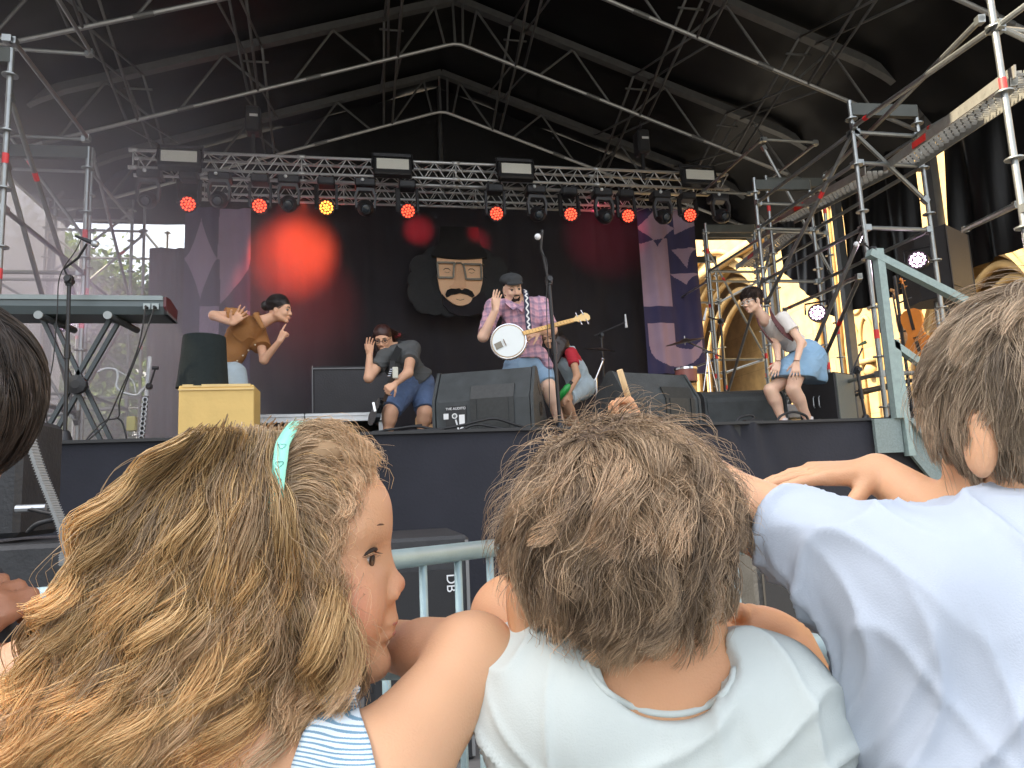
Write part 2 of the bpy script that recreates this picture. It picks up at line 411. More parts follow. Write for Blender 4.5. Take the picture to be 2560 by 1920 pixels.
# ================= bearded face emblem =================
def face_emblem():
    Y=12.9; c=at(1148,700,Y); sc=(at(1248,700,Y)-at(1048,700,Y)).length/200
    t=thing('face_cutout','large painted bearded face with glasses and hat hung on the black backdrop','stage prop',c)
    def P(x,y,d=0): 
        q=c+V(((x-1148)*sc,0,-(y-700)*sc)); q.y=Y-d; return q
    def pr(pts,d,th): 
        m=MB(); m.prism([P(x,y,d) for x,y in pts],(0,th,0)); return m
    skin=mat('painted_skin',(.90,.56,.34),.7,0,.06,5); hair=mat('felt_charcoal',(.022,.024,.026),.95,0,.3,30,bump=.5,bs=40); bl=mat('felt_black',(.006,.006,.006),.95)
    # curly side hair
    m=MB(); rr=random.Random(3)
    out=[(1092,648),(1060,672),(1050,705),(1052,735),(1062,758),(1085,765),(1118,772)]
    for (x,y),r_ in zip(out,(32,34,30,34,30,28,24)): m.lathe([(.01,0),(r_*sc*1.02,.0),(r_*sc*.96,-.05),(.01,-.07)],P(x,y,.02),(0,1,0),20)
    for (x,y),r_ in zip([(2296-x,y) for x,y in out],(32,34,30,34,30,28,24)): m.lathe([(.01,0),(r_*sc*1.02,.0),(r_*sc*.96,-.05),(.01,-.07)],P(x,y,.02),(0,1,0),20)
    m.prism([P(x,y,.06) for x,y in [(1070,640),(1226,640),(1240,760),(1180,790),(1110,790),(1062,760)]],(0,.05,0))
    m.build('hair',hair,t,'auto')
    f=[(1092,644)]+[(1092+112*i/8,649+3*math.sin(i/8*math.pi)) for i in range(1,8)]+[(1204,644),(1205,690),(1202,715),(1196,735),(1186,745),(1176,751),(1175,757),(1166,765),(1152,770),(1140,770),(1128,765),(1112,752),(1103,742),(1097,728),(1093,700)]
    pr(f,.14,.07).build('face',skin,t)
    # beard ring
    bb=[(1102,742)]+[(1112,755),(1122,765),(1134,772),(1150,773),(1163,769),(1172,761),(1177,751),(1190,745),(1204,735),(1212,752),(1206,775),(1190,790),(1165,797),(1140,796),(1118,786),(1104,768)]
    m=pr(bb,.16,.09); m.build('beard',mat('felt_beard',(.012,.010,.014),.95,0,.3,30,bump=.6,bs=60),t)
    mo=[(1112,750),(1110,742),(1114,733),(1124,729),(1136,730),(1144,728),(1150,733),(1157,728),(1166,730),(1176,736),(1181,746),(1176,750),(1166,744),(1154,741),(1146,739),(1136,742),(1124,744),(1117,749)]
    pr(mo,.185,.05).build('moustache',bl,t)
    hb=[(1080,640)]+[(1080+136*i/8,648+6*math.sin(i/8*math.pi)) for i in range(0,9)]+[(1216,640),(1200,615),(1196,572),(1102,572),(1098,615)]
    pr(hb,.2,.14).build('hat',bl,t)
    nose=[(1139,668),(1156,668),(1158,690),(1161,710),(1162,722),(1155,727),(1140,727),(1124,729),(1121,722),(1130,717),(1136,700)]
    pr(nose,.16,.03).build('nose',mat('painted_skin_ridge',(.78,.46,.27),.7),t)
    g=MB()
    for (x0,x1,y0,y1,o) in((1092,1134,664,702,2),(1156,1200,667,705,-2)):
        q=[(x0,y0),(x1,y0),(x1-2-o,y1),(x0+2-o+2,y1)]
        for a,b in zip(q,q[1:]+q[:1]): g.rbeam(P(*a,.185),P(*b,.185),.042,.03)
    g.tube([P(1134,668,.185),P(1140,664,.185),P(1150,664,.185),P(1156,669,.185)],.014)
    g.beam(P(1198,668,.185),P(1208,666,.16),.014)
    g.build('glasses',mat('brass_frame',(.12,.105,.075),.3,.4),t)
    e=MB()
    for cx in(1116,1177):
        for a in(0,): e.tube([P(cx-9,681,.146),P(cx-4,677,.146),P(cx+3,677,.146),P(cx+9,682,.146)],[.004,.008,.008,.004])
        e.tube([P(cx-6,686,.144),P(cx,688,.144),P(cx+6,686,.144)],.003)
    e.tube([P(1136,754,.146),P(1146,757,.146),P(1156,754,.146)],.004)
    e.build('eyes',mat('brown_line',(.05,.02,.01),.8),t)
face_emblem()
# ================= lighting trusses =================
def box_truss(p,q,s=.27,bay=.33,name='lighting_truss',label=''):
    p=V(p);q=V(q);d=(q-p); L=d.length; u=d.normalized(); n=V((0,1,0)); z=V((0,0,1))
    t=thing(name,label,'truss',p,'lighting trusses under the roof')
    m=MB(); cs=[z*0,n*s,-z*s,n*s-z*s]
    for c in cs: m.beam(p+c,q+c,.025,8)
    m.build('chord',alu,t,True)
    m=MB(); k=int(L/bay)
    for i in range(k):
        a=p+u*(L*i/k); b=p+u*(L*(i+1)/k); mid=(a+b)/2
        for c0,c1 in((cs[0],cs[2]),(cs[1],cs[3]),(cs[2],cs[3]),(cs[0],cs[1])):
            m.beam(a+c0,mid+c1,.009,5,cap=False); m.beam(mid+c1,b+c0,.009,5,cap=False)
        if i%7==0:
            for c0,c1 in((cs[0],cs[2]),(cs[1],cs[3])): m.beam(a+c0,a+c1,.012,5)
            for c in cs: m.beam(a+c-u*.06,a+c+u*.06,.033,8)
    m.build('lattice',alu,t,True); return t
TZ=6.32
box_truss((-3.2,11,TZ),(6.35,11,TZ+.06),label='front aluminium lighting truss carrying the lamps and white floods')
box_truss((-2.6,12.7,6.66),(6.6,12.7,6.72),label='rear aluminium truss just above the black backdrop')
for px,lab in((630,'left chain hoist holding up the front lighting truss'),(1614,'right chain hoist holding up the front lighting truss')):
    p=at(px,390,11); x=p.x; t=thing('chain_hoist',lab,'chain hoist',(x,11.13,TZ+.3),'chain hoists')
    MB().box((x,11.13,TZ+.62),(.22,.26,.42),None,.03).build('motor',black,t)
    c=MB(); zt=lowz(x)
    for i in range(int((zt-TZ-.8)/.07)): c.box((x,11.13,TZ+.85+i*.07),(.03,.014,.05) if i%2 else (.014,.03,.05))
    c.box((x,11.13,TZ+.2),(.05,.05,.45)); c.build('chain',blackmetal,t)
    MB().box((x+.02,10.995,TZ+.66),(.12,.006,.04)).build('plate',mat('hoist_plate',(.6,.6,.6),.5),t)
# wash moving heads with red LEDs
ledr=mat('led_red',(.9,.1,.05),.4,emit=(1,.05,.02),es=1.3); ledo=mat('led_orange',(.9,.3,.05),.4,emit=(1,.26,.03),es=1.7)
def wash(px,py,i,led,aim=(-.1,-1,-.15),label=''):
    c=at(px,py,10.93); f=V(aim).normalized(); t=thing('wash_light',label,'stage light',(c.x,11,TZ-.27),'red wash lights on the front truss')
    r=V((0,0,1)).cross(f).normalized(); u=f.cross(r); rot=Matrix((r,-f,u)).transposed()
    m=MB(); m.lathe([(.06,-.17),(.10,-.14),(.125,-.03),(.128,.01),(.118,.018),(.112,.006)],c,f,24); m.build('head',black,t,'auto')
    m=MB()
    for (rad,n) in((0,1),(.042,6),(.086,12)):
        for k in range(n):
            a=2*math.pi*k/n+.2; p=c+r*(rad*math.cos(a))+u*(rad*math.sin(a))+f*.012
            m.lathe([(.0165,-.004),(.0165,.004),(.01,.010)],p,f,10)
    m.build('led_cluster',led,t)
    m=MB(); b=V((c.x,11.0,TZ-.27-.12))
    m.box(b,(.26,.22,.13),None,.02); m.box(b+V((0,-.112,0)),(.13,.01,.06))
    for s in(-1,1): m.rbeam(b+V((s*.15,0,-.04)),c+r*s*.15-f*.06,.035,.07); m.beam(c+r*s*.16-f*.06,c+r*s*.1-f*.06,.03)
    m.build('yoke',blackmetal,t)
    m=MB(); m.beam(b+V((-.1,0,.06)),b+V((-.1,.0,.14)),.02); m.beam(b+V((.1,0,.06)),b+V((.1,.0,.14)),.02); m.build('clamp',blackmetal,t)
    return c
lits=[(470,510,ledr,(.25,-1,-.45),'leftmost red wash light, glowing at the hazy end of the truss'),(649,515,ledr,(0,-1,-.2),'second red wash light from the left on the front truss'),(816,519,ledo,(-.05,-1,-.25),'orange glowing wash light beside the big red glow'),
 (1020,528,ledr,(-.1,-1,-.3),'red wash light right of the second white flood'),(1241,534,ledr,(0,-1,-.25),'red wash light above the flat capped banjo player'),(1427,536,ledr,(-.1,-1,-.2),'red wash light above the tall microphone stand'),
 (1570,540,ledr,(.0,-1,-.3),'red wash light left of the lilac banner top'),(1725,538,ledr,(-.1,-1,-.3),'rightmost red wash light in front of the lilac banner')]
for i,(x,y,l,a,lab) in enumerate(lits): wash(x,y,i,l,a,lab)
# unlit spot moving heads
def spot(px,py,label):
    c=at(px,py,10.95); t=thing('spot_light',label,'stage light',(c.x,11,TZ-.27),'unlit moving heads on the front truss')
    b=V((c.x,11.02,TZ-.27-.11)); m=MB(); m.box(b,(.32,.24,.13),None,.02); m.build('base',blackmetal,t)
    m=MB(); pr=[(-.15,0),(-.17,.2),(-.13,.33),(.13,.33),(.17,.2),(.15,0),(.12,0),(.135,.19),(.1,.28),(-.1,.28),(-.135,.19),(-.12,0)]
    m.prism([V((c.x+x,10.9,c.z-.02+z)) for x,z in pr],(0,.09,0)); m.build('yoke',mat('yoke_grey',(.07,.07,.075),.45,.2),t)
    m=MB(); m.lathe([(.03,.2),(.1,.15),(.13,.0),(.12,-.1),(.085,-.16),(.075,-.15)],c,V((0,1,.45)),20); m.build('head',black,t,'auto')
    m=MB(); m.lathe([(.07,0),(.05,.012),(.01,.018)],c+V((0,-.14,-.065)),V((0,-1,-.45)),16); m.build('lens',mat('lens_glass',(.03,.04,.05),.08),t,True)
    m=MB(); m.sphere((c.x-.04,10.88,b.z+.02),.028,10); m.build('sensor',mat('white_knob',(.75,.78,.8),.4),t,True)
for (x,y,lab) in((370,500,'unlit moving head left of all the red lamps'),(548,500,'unlit moving head between the two leftmost red lamps'),(722,510,'unlit moving head left of the orange lamp'),(914,520,'unlit moving head right of the orange lamp'),
    (1343,535,'unlit moving head over the tall microphone stand'),(1511,540,'unlit moving head left of the second red lamp from the right'),(1658,542,'unlit moving head just left of the rightmost red lamp'),(1803,540,'unlit moving head at the right end of the truss')):
    spot(x,y,lab)
def flood(x0,x1,y0,y1,label,tilt=.2):
    c=at((x0+x1)/2,(y0+y1)/2,10.82); w=(at(x1,y0,10.82)-at(x0,y0,10.82)).length; h=(at(x0,y1,10.82)-at(x0,y0,10.82)).length
    t=thing('flood_light',label,'flood light',c,'white flood panels on the front truss'); rot=Matrix.Rotation(R(-14),3,'X')
    MB().box(c+V((0,.06,0)),(w+.1,.14,h+.09),rot,.02).build('housing',black,t)
    m=MB(); m.box(c+rot@V((0,-.02,0)),(w,.012,h)); m.build('panel',mat('flood_panel',(.66,.66,.6),.5,0,.05,40),t)
    m=MB(); 
    for s in(-1,1): m.rbeam(c+V((s*(w/2+.07),.05,0)),c+V((s*(w/2+.05),.1,h/2+.14)),.02,.05); m.beam(c+V((s*.15,.12,h/2+.02)),c+V((s*.15,.15,h/2+.14)),.02)
    m.rbeam(c+V((-w/2-.07,.1,h/2+.12)),c+V((w/2+.07,.1,h/2+.12)),.02,.05); m.build('bracket',blackmetal,t)
flood(403,493,379,415,'leftmost white flood panel, in haze'); flood(942,1022,399,433,'white flood panel left of the centre mast'); flood(1254,1327,411,443,'white flood panel right of the centre mast'); flood(1715,1784,427,458,'rightmost white flood panel near the scaffold')
# real lamp beams: they light backdrop and smoke
def beam(px,py,tx,ty,TY,power,size,blend,col):
    a=at(px,py,10.7 if TY<11 else 11.3); b=at(tx,ty,TY)
    l=bpy.data.lights.new('lamp_beam','SPOT'); l.energy=power; l.spot_size=R(size); l.spot_blend=blend; l.color=col; l.shadow_soft_size=.05
    o=bpy.data.objects.new('lamp_beam',l); COL.objects.link(o); o.location=a; o.rotation_euler=(b-a).to_track_quat('-Z','Y').to_euler()
beam(760,500,738,640,13.4,1000,46,1,(1,.085,.03)); beam(800,500,765,615,13.4,420,38,1,(1,.10,.03)); beam(820,505,720,590,13.4,160,28,1,(1,.05,.02)); beam(700,500,735,740,13.4,150,60,1,(1,.04,.03)); beam(1019,510,1045,575,13.4,260,18,1,(1,.03,.05)); beam(1200,530,1190,605,13.4,130,18,1,(1,.03,.06)); beam(1480,530,1510,590,13.4,60,50,1,(1,.04,.12))
# ================= scaffolding =================
def rosette(m,c,ax=(0,0,1)): m.lathe([(.03,-.006),(.062,-.006),(.062,.006),(.03,.006)],c,ax,12)
def post(m,x,y,z0,z1,bands,r=.024):
    m.m(0).beam((x,y,z0),(x,y,z1),r,10); z=z0+.25
    while z<z1: rosette(m,(x,y,z)); z+=.5
    m.m(1)
    for b in [b for b in bands if b<z1-.2]: m.beam((x,y,b),(x,y,b+.09),r+.002,10,cap=False)
    m.m(0)
def ledger(m,a,b,band=None,r=.022):
    m.m(0).beam(a,b,r,8); a=V(a);b=V(b); u=(b-a).normalized()
    for q,s in((a,1),(b,-1)): m.rbeam(q-u*.0*s,q+u*s*.07,.05,.06)
    if band: c=a.lerp(b,band); m.m(1).beam(c,c+u*.08,r+.002,8,cap=False); m.m(0)
SM=[steel,redtape]
def tower(label,x0,x1,y0,y1,z1,levels,braces,beamtop=True,posts4=True,bands=()):
    t=thing('scaffold_tower',label,'scaffolding',((x0+x1)/2,(y0+y1)/2,0),'scaffold towers beside the stage')
    for (x,y) in((x0,y0),(x1,y0),(x0,y1),(x1,y1)):
        m=MB(); post(m,x,y,0.02,z1,bands); m.lathe([(.08,0),(.08,.015),(.03,.02)],(x,y,0),(0,0,1),8); m.build('upright',SM,t,'auto')
    for z in levels:
        m=MB()
        for a,b in(((x0,y0),(x1,y0)),((x0,y1),(x1,y1)),((x0,y0),(x0,y1)),((x1,y0),(x1,y1))): ledger(m,(*a,z),(*b,z),None)
        m.build('ledger',SM,t,'auto')
    for i_,(a,b) in enumerate(braces):
        m=MB(); ledger(m,a,b,.3 if i_==0 else None); m.build('brace',SM,t,'auto')
    if beamtop:
        for yy in(y0,y1): MB().rbeam((x0,yy,z1-.1),(x1,yy,z1-.07),.06,.13).build('header_beam',mat('header_olive',(.075,.08,.072),.55,.3,.25,8),t)
    return t
def plank(t,a,b,w=.32):
    a=V(a);b=V(b); u=(b-a).normalized(); s=u.cross(V((0,0,1))).normalized()
    m=MB(); m.m(0)
    for k in(-1,1): m.rbeam(a+s*k*w/2,b+s*k*w/2,.012,.09)
    n=int((b-a).length/.055)
    for i in range(n):
        for j in range(5):
            c=a+u*(.055*(i+.5))+s*((j-2)*.062+(.02 if i%2 else -.0)); m.rbeam(c-s*.024,c+s*.024,.022,.012,u)
    c=a.lerp(b,.3)+s*(-w/2-.008); m.m(1).rbeam(c,c+u*.3,.006,.06); c=a.lerp(b,.3)+s*(w/2+.008); m.rbeam(c,c+u*.3,.006,.06); m.m(0)
    m.build('walkway_plank',[mat('plank_steel',(.32,.31,.28),.5,.55,.3,12),redm],t)
# right side towers: near, middle, far
A=at(2164,600,6.2); B=at(2331,600,6.2); print('P2',A,B)
C_=at(1930,600,9.0); D_=at(2070,600,9.0); print('P3',C_,D_)
E_=at(1759,580,11.8); F_=at(1884,590,11.8); print('P4',E_,F_)
N_=at(2531,366,4.0); print('P1',N_)
px0,px1=A.x,B.x
t=tower('middle right scaffold tower, its corner post rising beside the grey stair rail',px0,px1,6.2,8.1,6.75 if False else at(2116,252,6.2).z,[2.1,3.6,at(2144,407,6.2).z,at(2128,330,6.2).z],
  [((px0,6.2,at(2110,330,6.2).z),(px0,8.1,3.3)),((px0,6.2,at(2150,330,6.2).z),(px1,6.2,3.9)),((px0,8.1,1.7),(px0,6.2,3.6))],bands=(2.45,5.05))
t3=tower('far right scaffold tower standing behind the woman in the denim skirt',C_.x,D_.x,9.0,10.9,at(1906,439,9.0).z,[2.3,4.6,6.0],
  [((C_.x,9,5.9),(D_.x,9,4.0)),((C_.x,10.9,2.2),(C_.x,9,4.4))],bands=(3.1,4.9))
t4=tower('rearmost right scaffold tower in front of the stone portal',E_.x,F_.x,11.8,13.3,at(1758,573,11.8).z,[3.25,4.7],
  [((E_.x,11.8,5.4),(F_.x,11.8,3.3))],bands=(2.9,4.2))
nx=N_.x
t1=tower('near right scaffold tower cut by the picture edge',nx,nx+1.1,2.1,4.0,8.5,[.4,2.9,4.9,5.9,at(2480,70,4.0).z],
  [((nx,4.0,at(2480,60,4).z),(nx+1.1,4.0,3.9)),((nx,2.1,3),(nx,4,5))],False,bands=(at(2503,225,4.0).z,))
# long tubes and walkways joining the towers
def longtube(name,label,a,b,bandat=None,r=.024,group='long scaffold tubes on the right'):
    t=thing(name,label,'scaffold tube',a,group); m=MB(); ledger(m,a,b,bandat,r); m.build('tube',SM,t,'auto')
zA=at(2128,318,6.2).z
longtube('scaffold_tube','upper rail tube running from the middle tower to the near tower',(px0,6.2,zA),(nx,4.0,at(2462,65,4.0).z),.12)
longtube('scaffold_tube','lower guard rail tube just above the perforated walkway',(px1,6.25,at(2290,340,6.25).z),(nx+.1,4.0,at(2495,200,4.0).z),.2)
longtube('scaffold_tube','dark tube high under the roof between the towers',at(2060,445,8.1),at(2455,45,4.2),.3)
longtube('scaffold_tube','tube with a cable ties bundle beyond the hanging loudspeaker',at(2410,575,6.1),at(2545,510,5.0),None,.03)
longtube('scaffold_tube','long diagonal tube behind the woman in the denim skirt',at(1960,775,8.95),at(2150,690,6.5),.1)
longtube('scaffold_tube','steep diagonal tube ending behind the rear loudspeaker cabinet',at(2150,690,6.6),at(2045,930,8.0),.42)
longtube('scaffold_tube','thin tube crossing in front of the sunlit stone panel',at(2085,1000,7.5),at(2230,965,6.3),None,.02)
tp=thing('scaffold_walkway','perforated steel walkway with red mark crossing high at the right','scaffold walkway',(px1,6.2,5),'scaffold walkways')
plank(tp,at(2250,415,6.3),at(2600,170,3.9))
tp=thing('scaffold_walkway','dark perforated walkway between the far and middle towers','scaffold walkway',(px0,8,5),'scaffold walkways')
plank(tp,at(1958,553,9.2),at(2200,425,6.5))
tp=thing('scaffold_walkway','small dark walkway in front of the stone portal','scaffold walkway',(px0,11,4),'scaffold walkways')
plank(tp,at(1862,668,11.6),at(1985,575,9.2))
# left towers
L1=at(15,370,6.4); L2=at(226,500,10.2); L3=at(357,700,12.9)
tower('left scaffold tower at the picture edge with red bands',L1.x-1.3,L1.x,6.4,8.2,at(30,122,6.4).z,[2.1,3.6,5.1,6.1],[((L1.x,6.4,at(45,235,6.4).z),(L1.x,8.2,3.1)),((L1.x-1.3,6.4,3.4),(L1.x,6.4,6)),((L1.x,8.2,2),(L1.x,6.4,4))],bands=(at(9,395,6.4).z-.05,3.0))
tower('second left scaffold tower standing in the smoke',L2.x-1.1,L2.x,10.2,12.0,at(232,370,10.2).z,[2.6,4.1,5.6],[((L2.x-1.1,10.2,6.2),(L2.x,10.2,4.6)),((L2.x,10.2,2.1),(L2.x-1.1,10.2,4)),((L2.x,10.2,2.6),(L2.x,12,4.1)),((L2.x,12,4.3),(L2.x,10.2,5.9))],bands=(3.9,))
tower('rear left scaffold tower by the plum curtain',L3.x-1.5,L3.x,12.9,14.4,6.3,[2.9,4.6,5.75],[((L3.x,12.9,5.7),(L3.x-1.0,12.9,4.7)),((L3.x,12.9,3.2),(L3.x-1.5,12.9,4.4)),((L3.x-1.5,12.9,4.9),(L3.x-.2,12.9,6.1))],beamtop=False,bands=(3.7,4.2))
# ================= church =================
def stone_mat(name,col,scale=1.0):
    m=bpy.data.materials.new(name); m.use_nodes=True; n=m.node_tree; b=n.nodes['Principled BSDF']; b.inputs['Roughness'].default_value=.9
    m.diffuse_color=(*col,1)
    tc=n.nodes.new('ShaderNodeTexCoord'); mp=n.nodes.new('ShaderNodeMapping'); mp.inputs['Rotation'].default_value=(R(90),0,R(90)); n.links.new(tc.outputs['Object'],mp.inputs[0])
    br=n.nodes.new('ShaderNodeTexBrick'); br.inputs['Scale'].default_value=1.0; br.inputs['Brick Width'].default_value=.9; br.inputs['Row Height'].default_value=.38; br.inputs['Mortar Size'].default_value=.008
    br.inputs['Color1'].default_value=(*col,1); br.inputs['Color2'].default_value=(*[c*.86 for c in col],1); br.inputs['Mortar'].default_value=(*[c*.6 for c in col],1)
    n.links.new(mp.outputs[0],br.inputs[0])
    nz=n.nodes.new('ShaderNodeTexNoise'); nz.inputs['Scale'].default_value=2.5; nz.inputs['Detail'].default_value=8; n.links.new(tc.outputs['Object'],nz.inputs[0])
    rp=n.nodes.new('ShaderNodeMapRange'); rp.inputs[1].default_value=.3; rp.inputs[2].default_value=.75; rp.inputs[3].default_value=.72; rp.inputs[4].default_value=1.1; n.links.new(nz.outputs['Fac'],rp.inputs[0])
    mx=n.nodes.new('ShaderNodeMixRGB'); mx.blend_type='MULTIPLY'; mx.inputs[0].default_value=1; n.links.new(br.outputs[0],mx.inputs[1]); n.links.new(rp.outputs[0],mx.inputs[2]); n.links.new(mx.outputs[0],b.inputs['Base Color'])
    bp=n.nodes.new('ShaderNodeBump'); bp.inputs['Strength'].default_value=.5; bp.inputs['Distance'].default_value=.03; n.links.new(nz.outputs['Fac'],bp.inputs['Height']); n.links.new(bp.outputs[0],b.inputs['Normal'])
    return m
stone=stone_mat('church_stone',(.50,.335,.14))
stoneb=stone_mat('church_stone_carved',(.48,.32,.135))
CX=13.6
ch=thing('stone_church','sunlit honey coloured gothic church wall with arches and blind tracery','church',(CX,16,0))
def cy(px,py): return atx(px,py,CX)
# pointed arch helper in plane X: half width w, spring z, apex rise
def garch(yc,zs_,w,rise,n=12):
    pts=[]; 
    for s in(1,-1):
        r=[]
        for i in range(n+1):
            t=i/n; a=t; yy=w*(1-math.sin(a*math.pi/2)**1.0*1.0) if False else w*math.cos(t*math.pi/2)**1.15; zz=rise*math.sin(t*math.pi/2)**.95
            r.append((yc+s*yy,zs_+zz))
        pts.append(r)
    return pts[0]+pts[1][::-1][1:]     # from +w foot over apex to -w foot
def wall_with_portals():
    Y0,Y1,H=2.0,40.0,17.0
    ports=[(pa,.0,4.2,1.9,2.7) for pa in()]
    return ports
p1=cy(1800,800); pL=cy(1690,900); pR=cy(1925,900); p2L=cy(2215,950); p2R=cy(2560,950); ap1=cy(1835,600); tr=cy(2160,800)
print('church',p1,pL,pR,p2L,p2R,ap1,tr)
PORT=[((pL.y+pR.y)/2,ap1.z-4.6,abs(pL.y-pR.y)/2*1.05,4.2),((cy(2290,900).y+cy(2660,900).y)/2,2.6,abs(cy(2290,900).y-cy(2660,900).y)/2,3.6)]
# wall pieces between the portals
m=MB(); Yf,Yn,H=42.0,1.0,17.0; edges=[]
for (yc,zs_,w,rise) in PORT: edges.append((yc-w,yc+w,zs_,rise,yc,w))
edges.sort()
cur=Yn
for (a,b,zs_,rise,yc,w) in edges:
    m.box((CX+.6,(cur+a)/2,H/2),(1.2,a-cur,H)); 
    pts=garch(yc,zs_,w,rise,14)[::-1]
    # above the arch: strips
    for (y0_,z0_),(y1_,z1_) in zip(pts[:-1],pts[1:]):
        m.prism([V((CX,y0_,z0_)),V((CX,y1_,z1_)),V((CX,y1_,H)),V((CX,y0_,H))],(1.2,0,0))
    cur=b
m.box((CX+.6,(cur+Yf)/2,H/2),(1.2,Yf-cur,H)); m.box((CX+4.2,(Yf+Yn)/2,H/2),(.6,Yf-Yn,H)); m.box((CX+2.7,(Yf+Yn)/2,H-.3),(3,Yf-Yn,.6))
m.build('wall',stone,ch)
# nested arch mouldings
for (yc,zs_,w,rise) in PORT:
    for k in range(6):
        f=1.10-.085*k; mm=MB(); pts=garch(yc,zs_,w*f,rise*(f+.02),14)
        path=[V((CX-.10+.30*k,y,z)) for y,z in [(pts[0][0],0.0)]+pts+[(pts[-1][0],0.0)]]
        mm.tube(path,[.10]*len(path),8); mm.tube([p+V((.1,0,0)) for p in path],[.05]*len(path),5); mm.build('arch_moulding',stoneb,ch,True)
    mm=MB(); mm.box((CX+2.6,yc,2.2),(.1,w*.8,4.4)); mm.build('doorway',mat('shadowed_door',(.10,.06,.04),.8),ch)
# blind tracery panel
mm=MB()
def ring(c,r,t=.05,n=20): mm.tube([V((CX-.03,c[0]+r*math.cos(2*math.pi*i/n),c[1]+r*math.sin(2*math.pi*i/n))) for i in range(n+1)],t,6,False)
q0,q1=cy(2130,800),cy(2200,800); wv=abs(q0.y-q1.y); yc=(q0.y+q1.y)/2
zt_=cy(2145,785).z
for s in(-1,0,1):
    y=yc+s*wv*.55; zb=cy(2165,960).z
    mm.tube([V((CX-.03,y+a,b)) for a,b in[(wv*.24,zb-1.2)]+[(p[0],p[1]) for p in garch(0,zt_-.9,wv*.24,.75,8)]+[(-wv*.24,zb-1.2)]],.055,6)
for s in(-.5,.5): ring((yc+s*wv*.55,zt_+.25),wv*.2)
ring((yc,zt_+.95),wv*.2)
for y in(cy(2110,900).y,cy(2215,900).y,cy(2060,900).y): mm.rbeam((CX-.1,y,0),(CX-.1,y,9),.22,.22)
for y,z in((cy(2185,925).y,cy(2185,925).z),): mm.sphere((CX-.05,y,z),.22,8); mm.box((CX-.1,y,z+.25),(.3,.7,.12))
mm.rbeam((CX-.12,Yn,9.2),(CX-.12,Yf,9.2),.3,.3); mm.rbeam((CX-.1,Yn,2.3),(CX-.1,Yf,2.3),.24,.2)
mm.build('tracery',stoneb,ch,True)
# low grey stone kerb wall by the church
tag(MB().box((CX-2.2,12,.55),(.5,22,1.1),None,.03).build('low_wall',mat('grey_stone',(.35,.34,.32),.85,0,.2,4)),'low pale grey parapet wall in front of the church','wall')
# unseen building added at the left to keep sun off the children
tb=thing('shade_block','plain tall unseen block added to shade the square','building',(-13.5,2,0))
m=MB(); m.box((-15.5,-4.0,7.2),(6,15,14.4)); m.build('wall',mat('render_wall',(.5,.46,.4),.9),tb)
for i in range(4):
    for j in range(4):
        w=MB().box((-12.48,-9+i*3.4,2.2+j*3.3),(.08,1.1,1.7)).build('window',mat('dark_glass',(.03,.04,.05),.1),tb)
# ================= trees behind left =================
def tree(label,base,h,cr,cz,n,seed,dark,light,wr=(1,1,.9)):
    rr=np.random.RandomState(seed); t=thing('leafy_tree',label,'tree',base,'trees behind the left side of the stage'); b=V(base)
    m=MB(); top=b+V((.2,0,h*.55)); m.tube([b,b+V((.05,0,h*.3)),top],[.2,.15,.08],8)
    for k in range(7):
        a=k*.9+seed; e=top+V((math.cos(a)*cr*.7,math.sin(a)*cr*.7,h*(.1+.05*k%.3))); m.tube([b+V((.1,0,h*(.3+.03*k))),top.lerp(e,.5)+V((0,0,.1)),e],[.06,.04,.015],5)
    m.build('trunk',mat('bark',(.09,.07,.05),.9,0,.3,20),t,True)
    cl=rr.normal(size=(26,3)); cl/=np.linalg.norm(cl,axis=1)[:,None]; cl*=rr.uniform(.35,1,(26,1))
    cc=np.array(b)+[0,0,cz]+cl*np.array([cr*wr[0],cr*wr[1],cr*wr[2]])
    idx=rr.randint(0,26,n); off=rr.normal(size=(n,3))*cr*.2
    c=cc[idx]+off; d1=rr.normal(size=(n,3)); d1/=np.linalg.norm(d1,axis=1)[:,None]; d2=np.cross(d1,rr.normal(size=(n,3))); d2/=np.linalg.norm(d2,axis=1)[:,None]
    s=rr.uniform(.07,.13,(n,1)); Vv=np.stack([c-d1*s,c+d2*s*.55,c+d1*s,c-d2*s*.55],1).reshape(-1,3)
    me=bpy.data.meshes.new('crown'); me.from_pydata(Vv.tolist(),[],np.arange(4*n).reshape(-1,4).tolist())
    link('crown',me,leafmat,t)
leafmat=bpy.data.materials.new('leaves'); leafmat.use_nodes=True; n_=leafmat.node_tree; b_=n_.nodes['Principled BSDF']; leafmat.diffuse_color=(.08,.16,.03,1)
ge=n_.nodes.new('ShaderNodeNewGeometry'); rp_=n_.nodes.new('ShaderNodeValToRGB'); rp_.color_ramp.elements[0].color=(.04,.085,.015,1); rp_.color_ramp.elements[1].color=(.15,.22,.05,1)
n_.links.new(ge.outputs['Random Per Island'],rp_.inputs[0]); n_.links.new(rp_.outputs[0],b_.inputs['Base Color']); b_.inputs['Roughness'].default_value=.6
tr_=n_.nodes.new('ShaderNodeBsdfTranslucent'); n_.links.new(rp_.outputs[0],tr_.inputs[0]); ms_=n_.nodes.new('ShaderNodeMixShader'); ms_.inputs[0].default_value=.4
n_.links.new(b_.outputs[0],ms_.inputs[1]); n_.links.new(tr_.outputs[0],ms_.inputs[2]); n_.links.new(ms_.outputs[0],n_.nodes['Material Output'].inputs[0])
tree('big leafy tree seen through the smoke left of the plum curtain',(at(290,900,21).x,21,0),9,2.1,6.2,9000,3,0,0)
tree('pale green tree behind the keyboard at the left',(at(175,700,24).x-.4,24,0),9,2.4,7.6,9000,5,0,0)
tree('low dark tree under the big one behind the keyboard',(at(250,900,19).x,19,0),5.2,1.5,3.4,7000,9,0,0,(1.2,1,1))
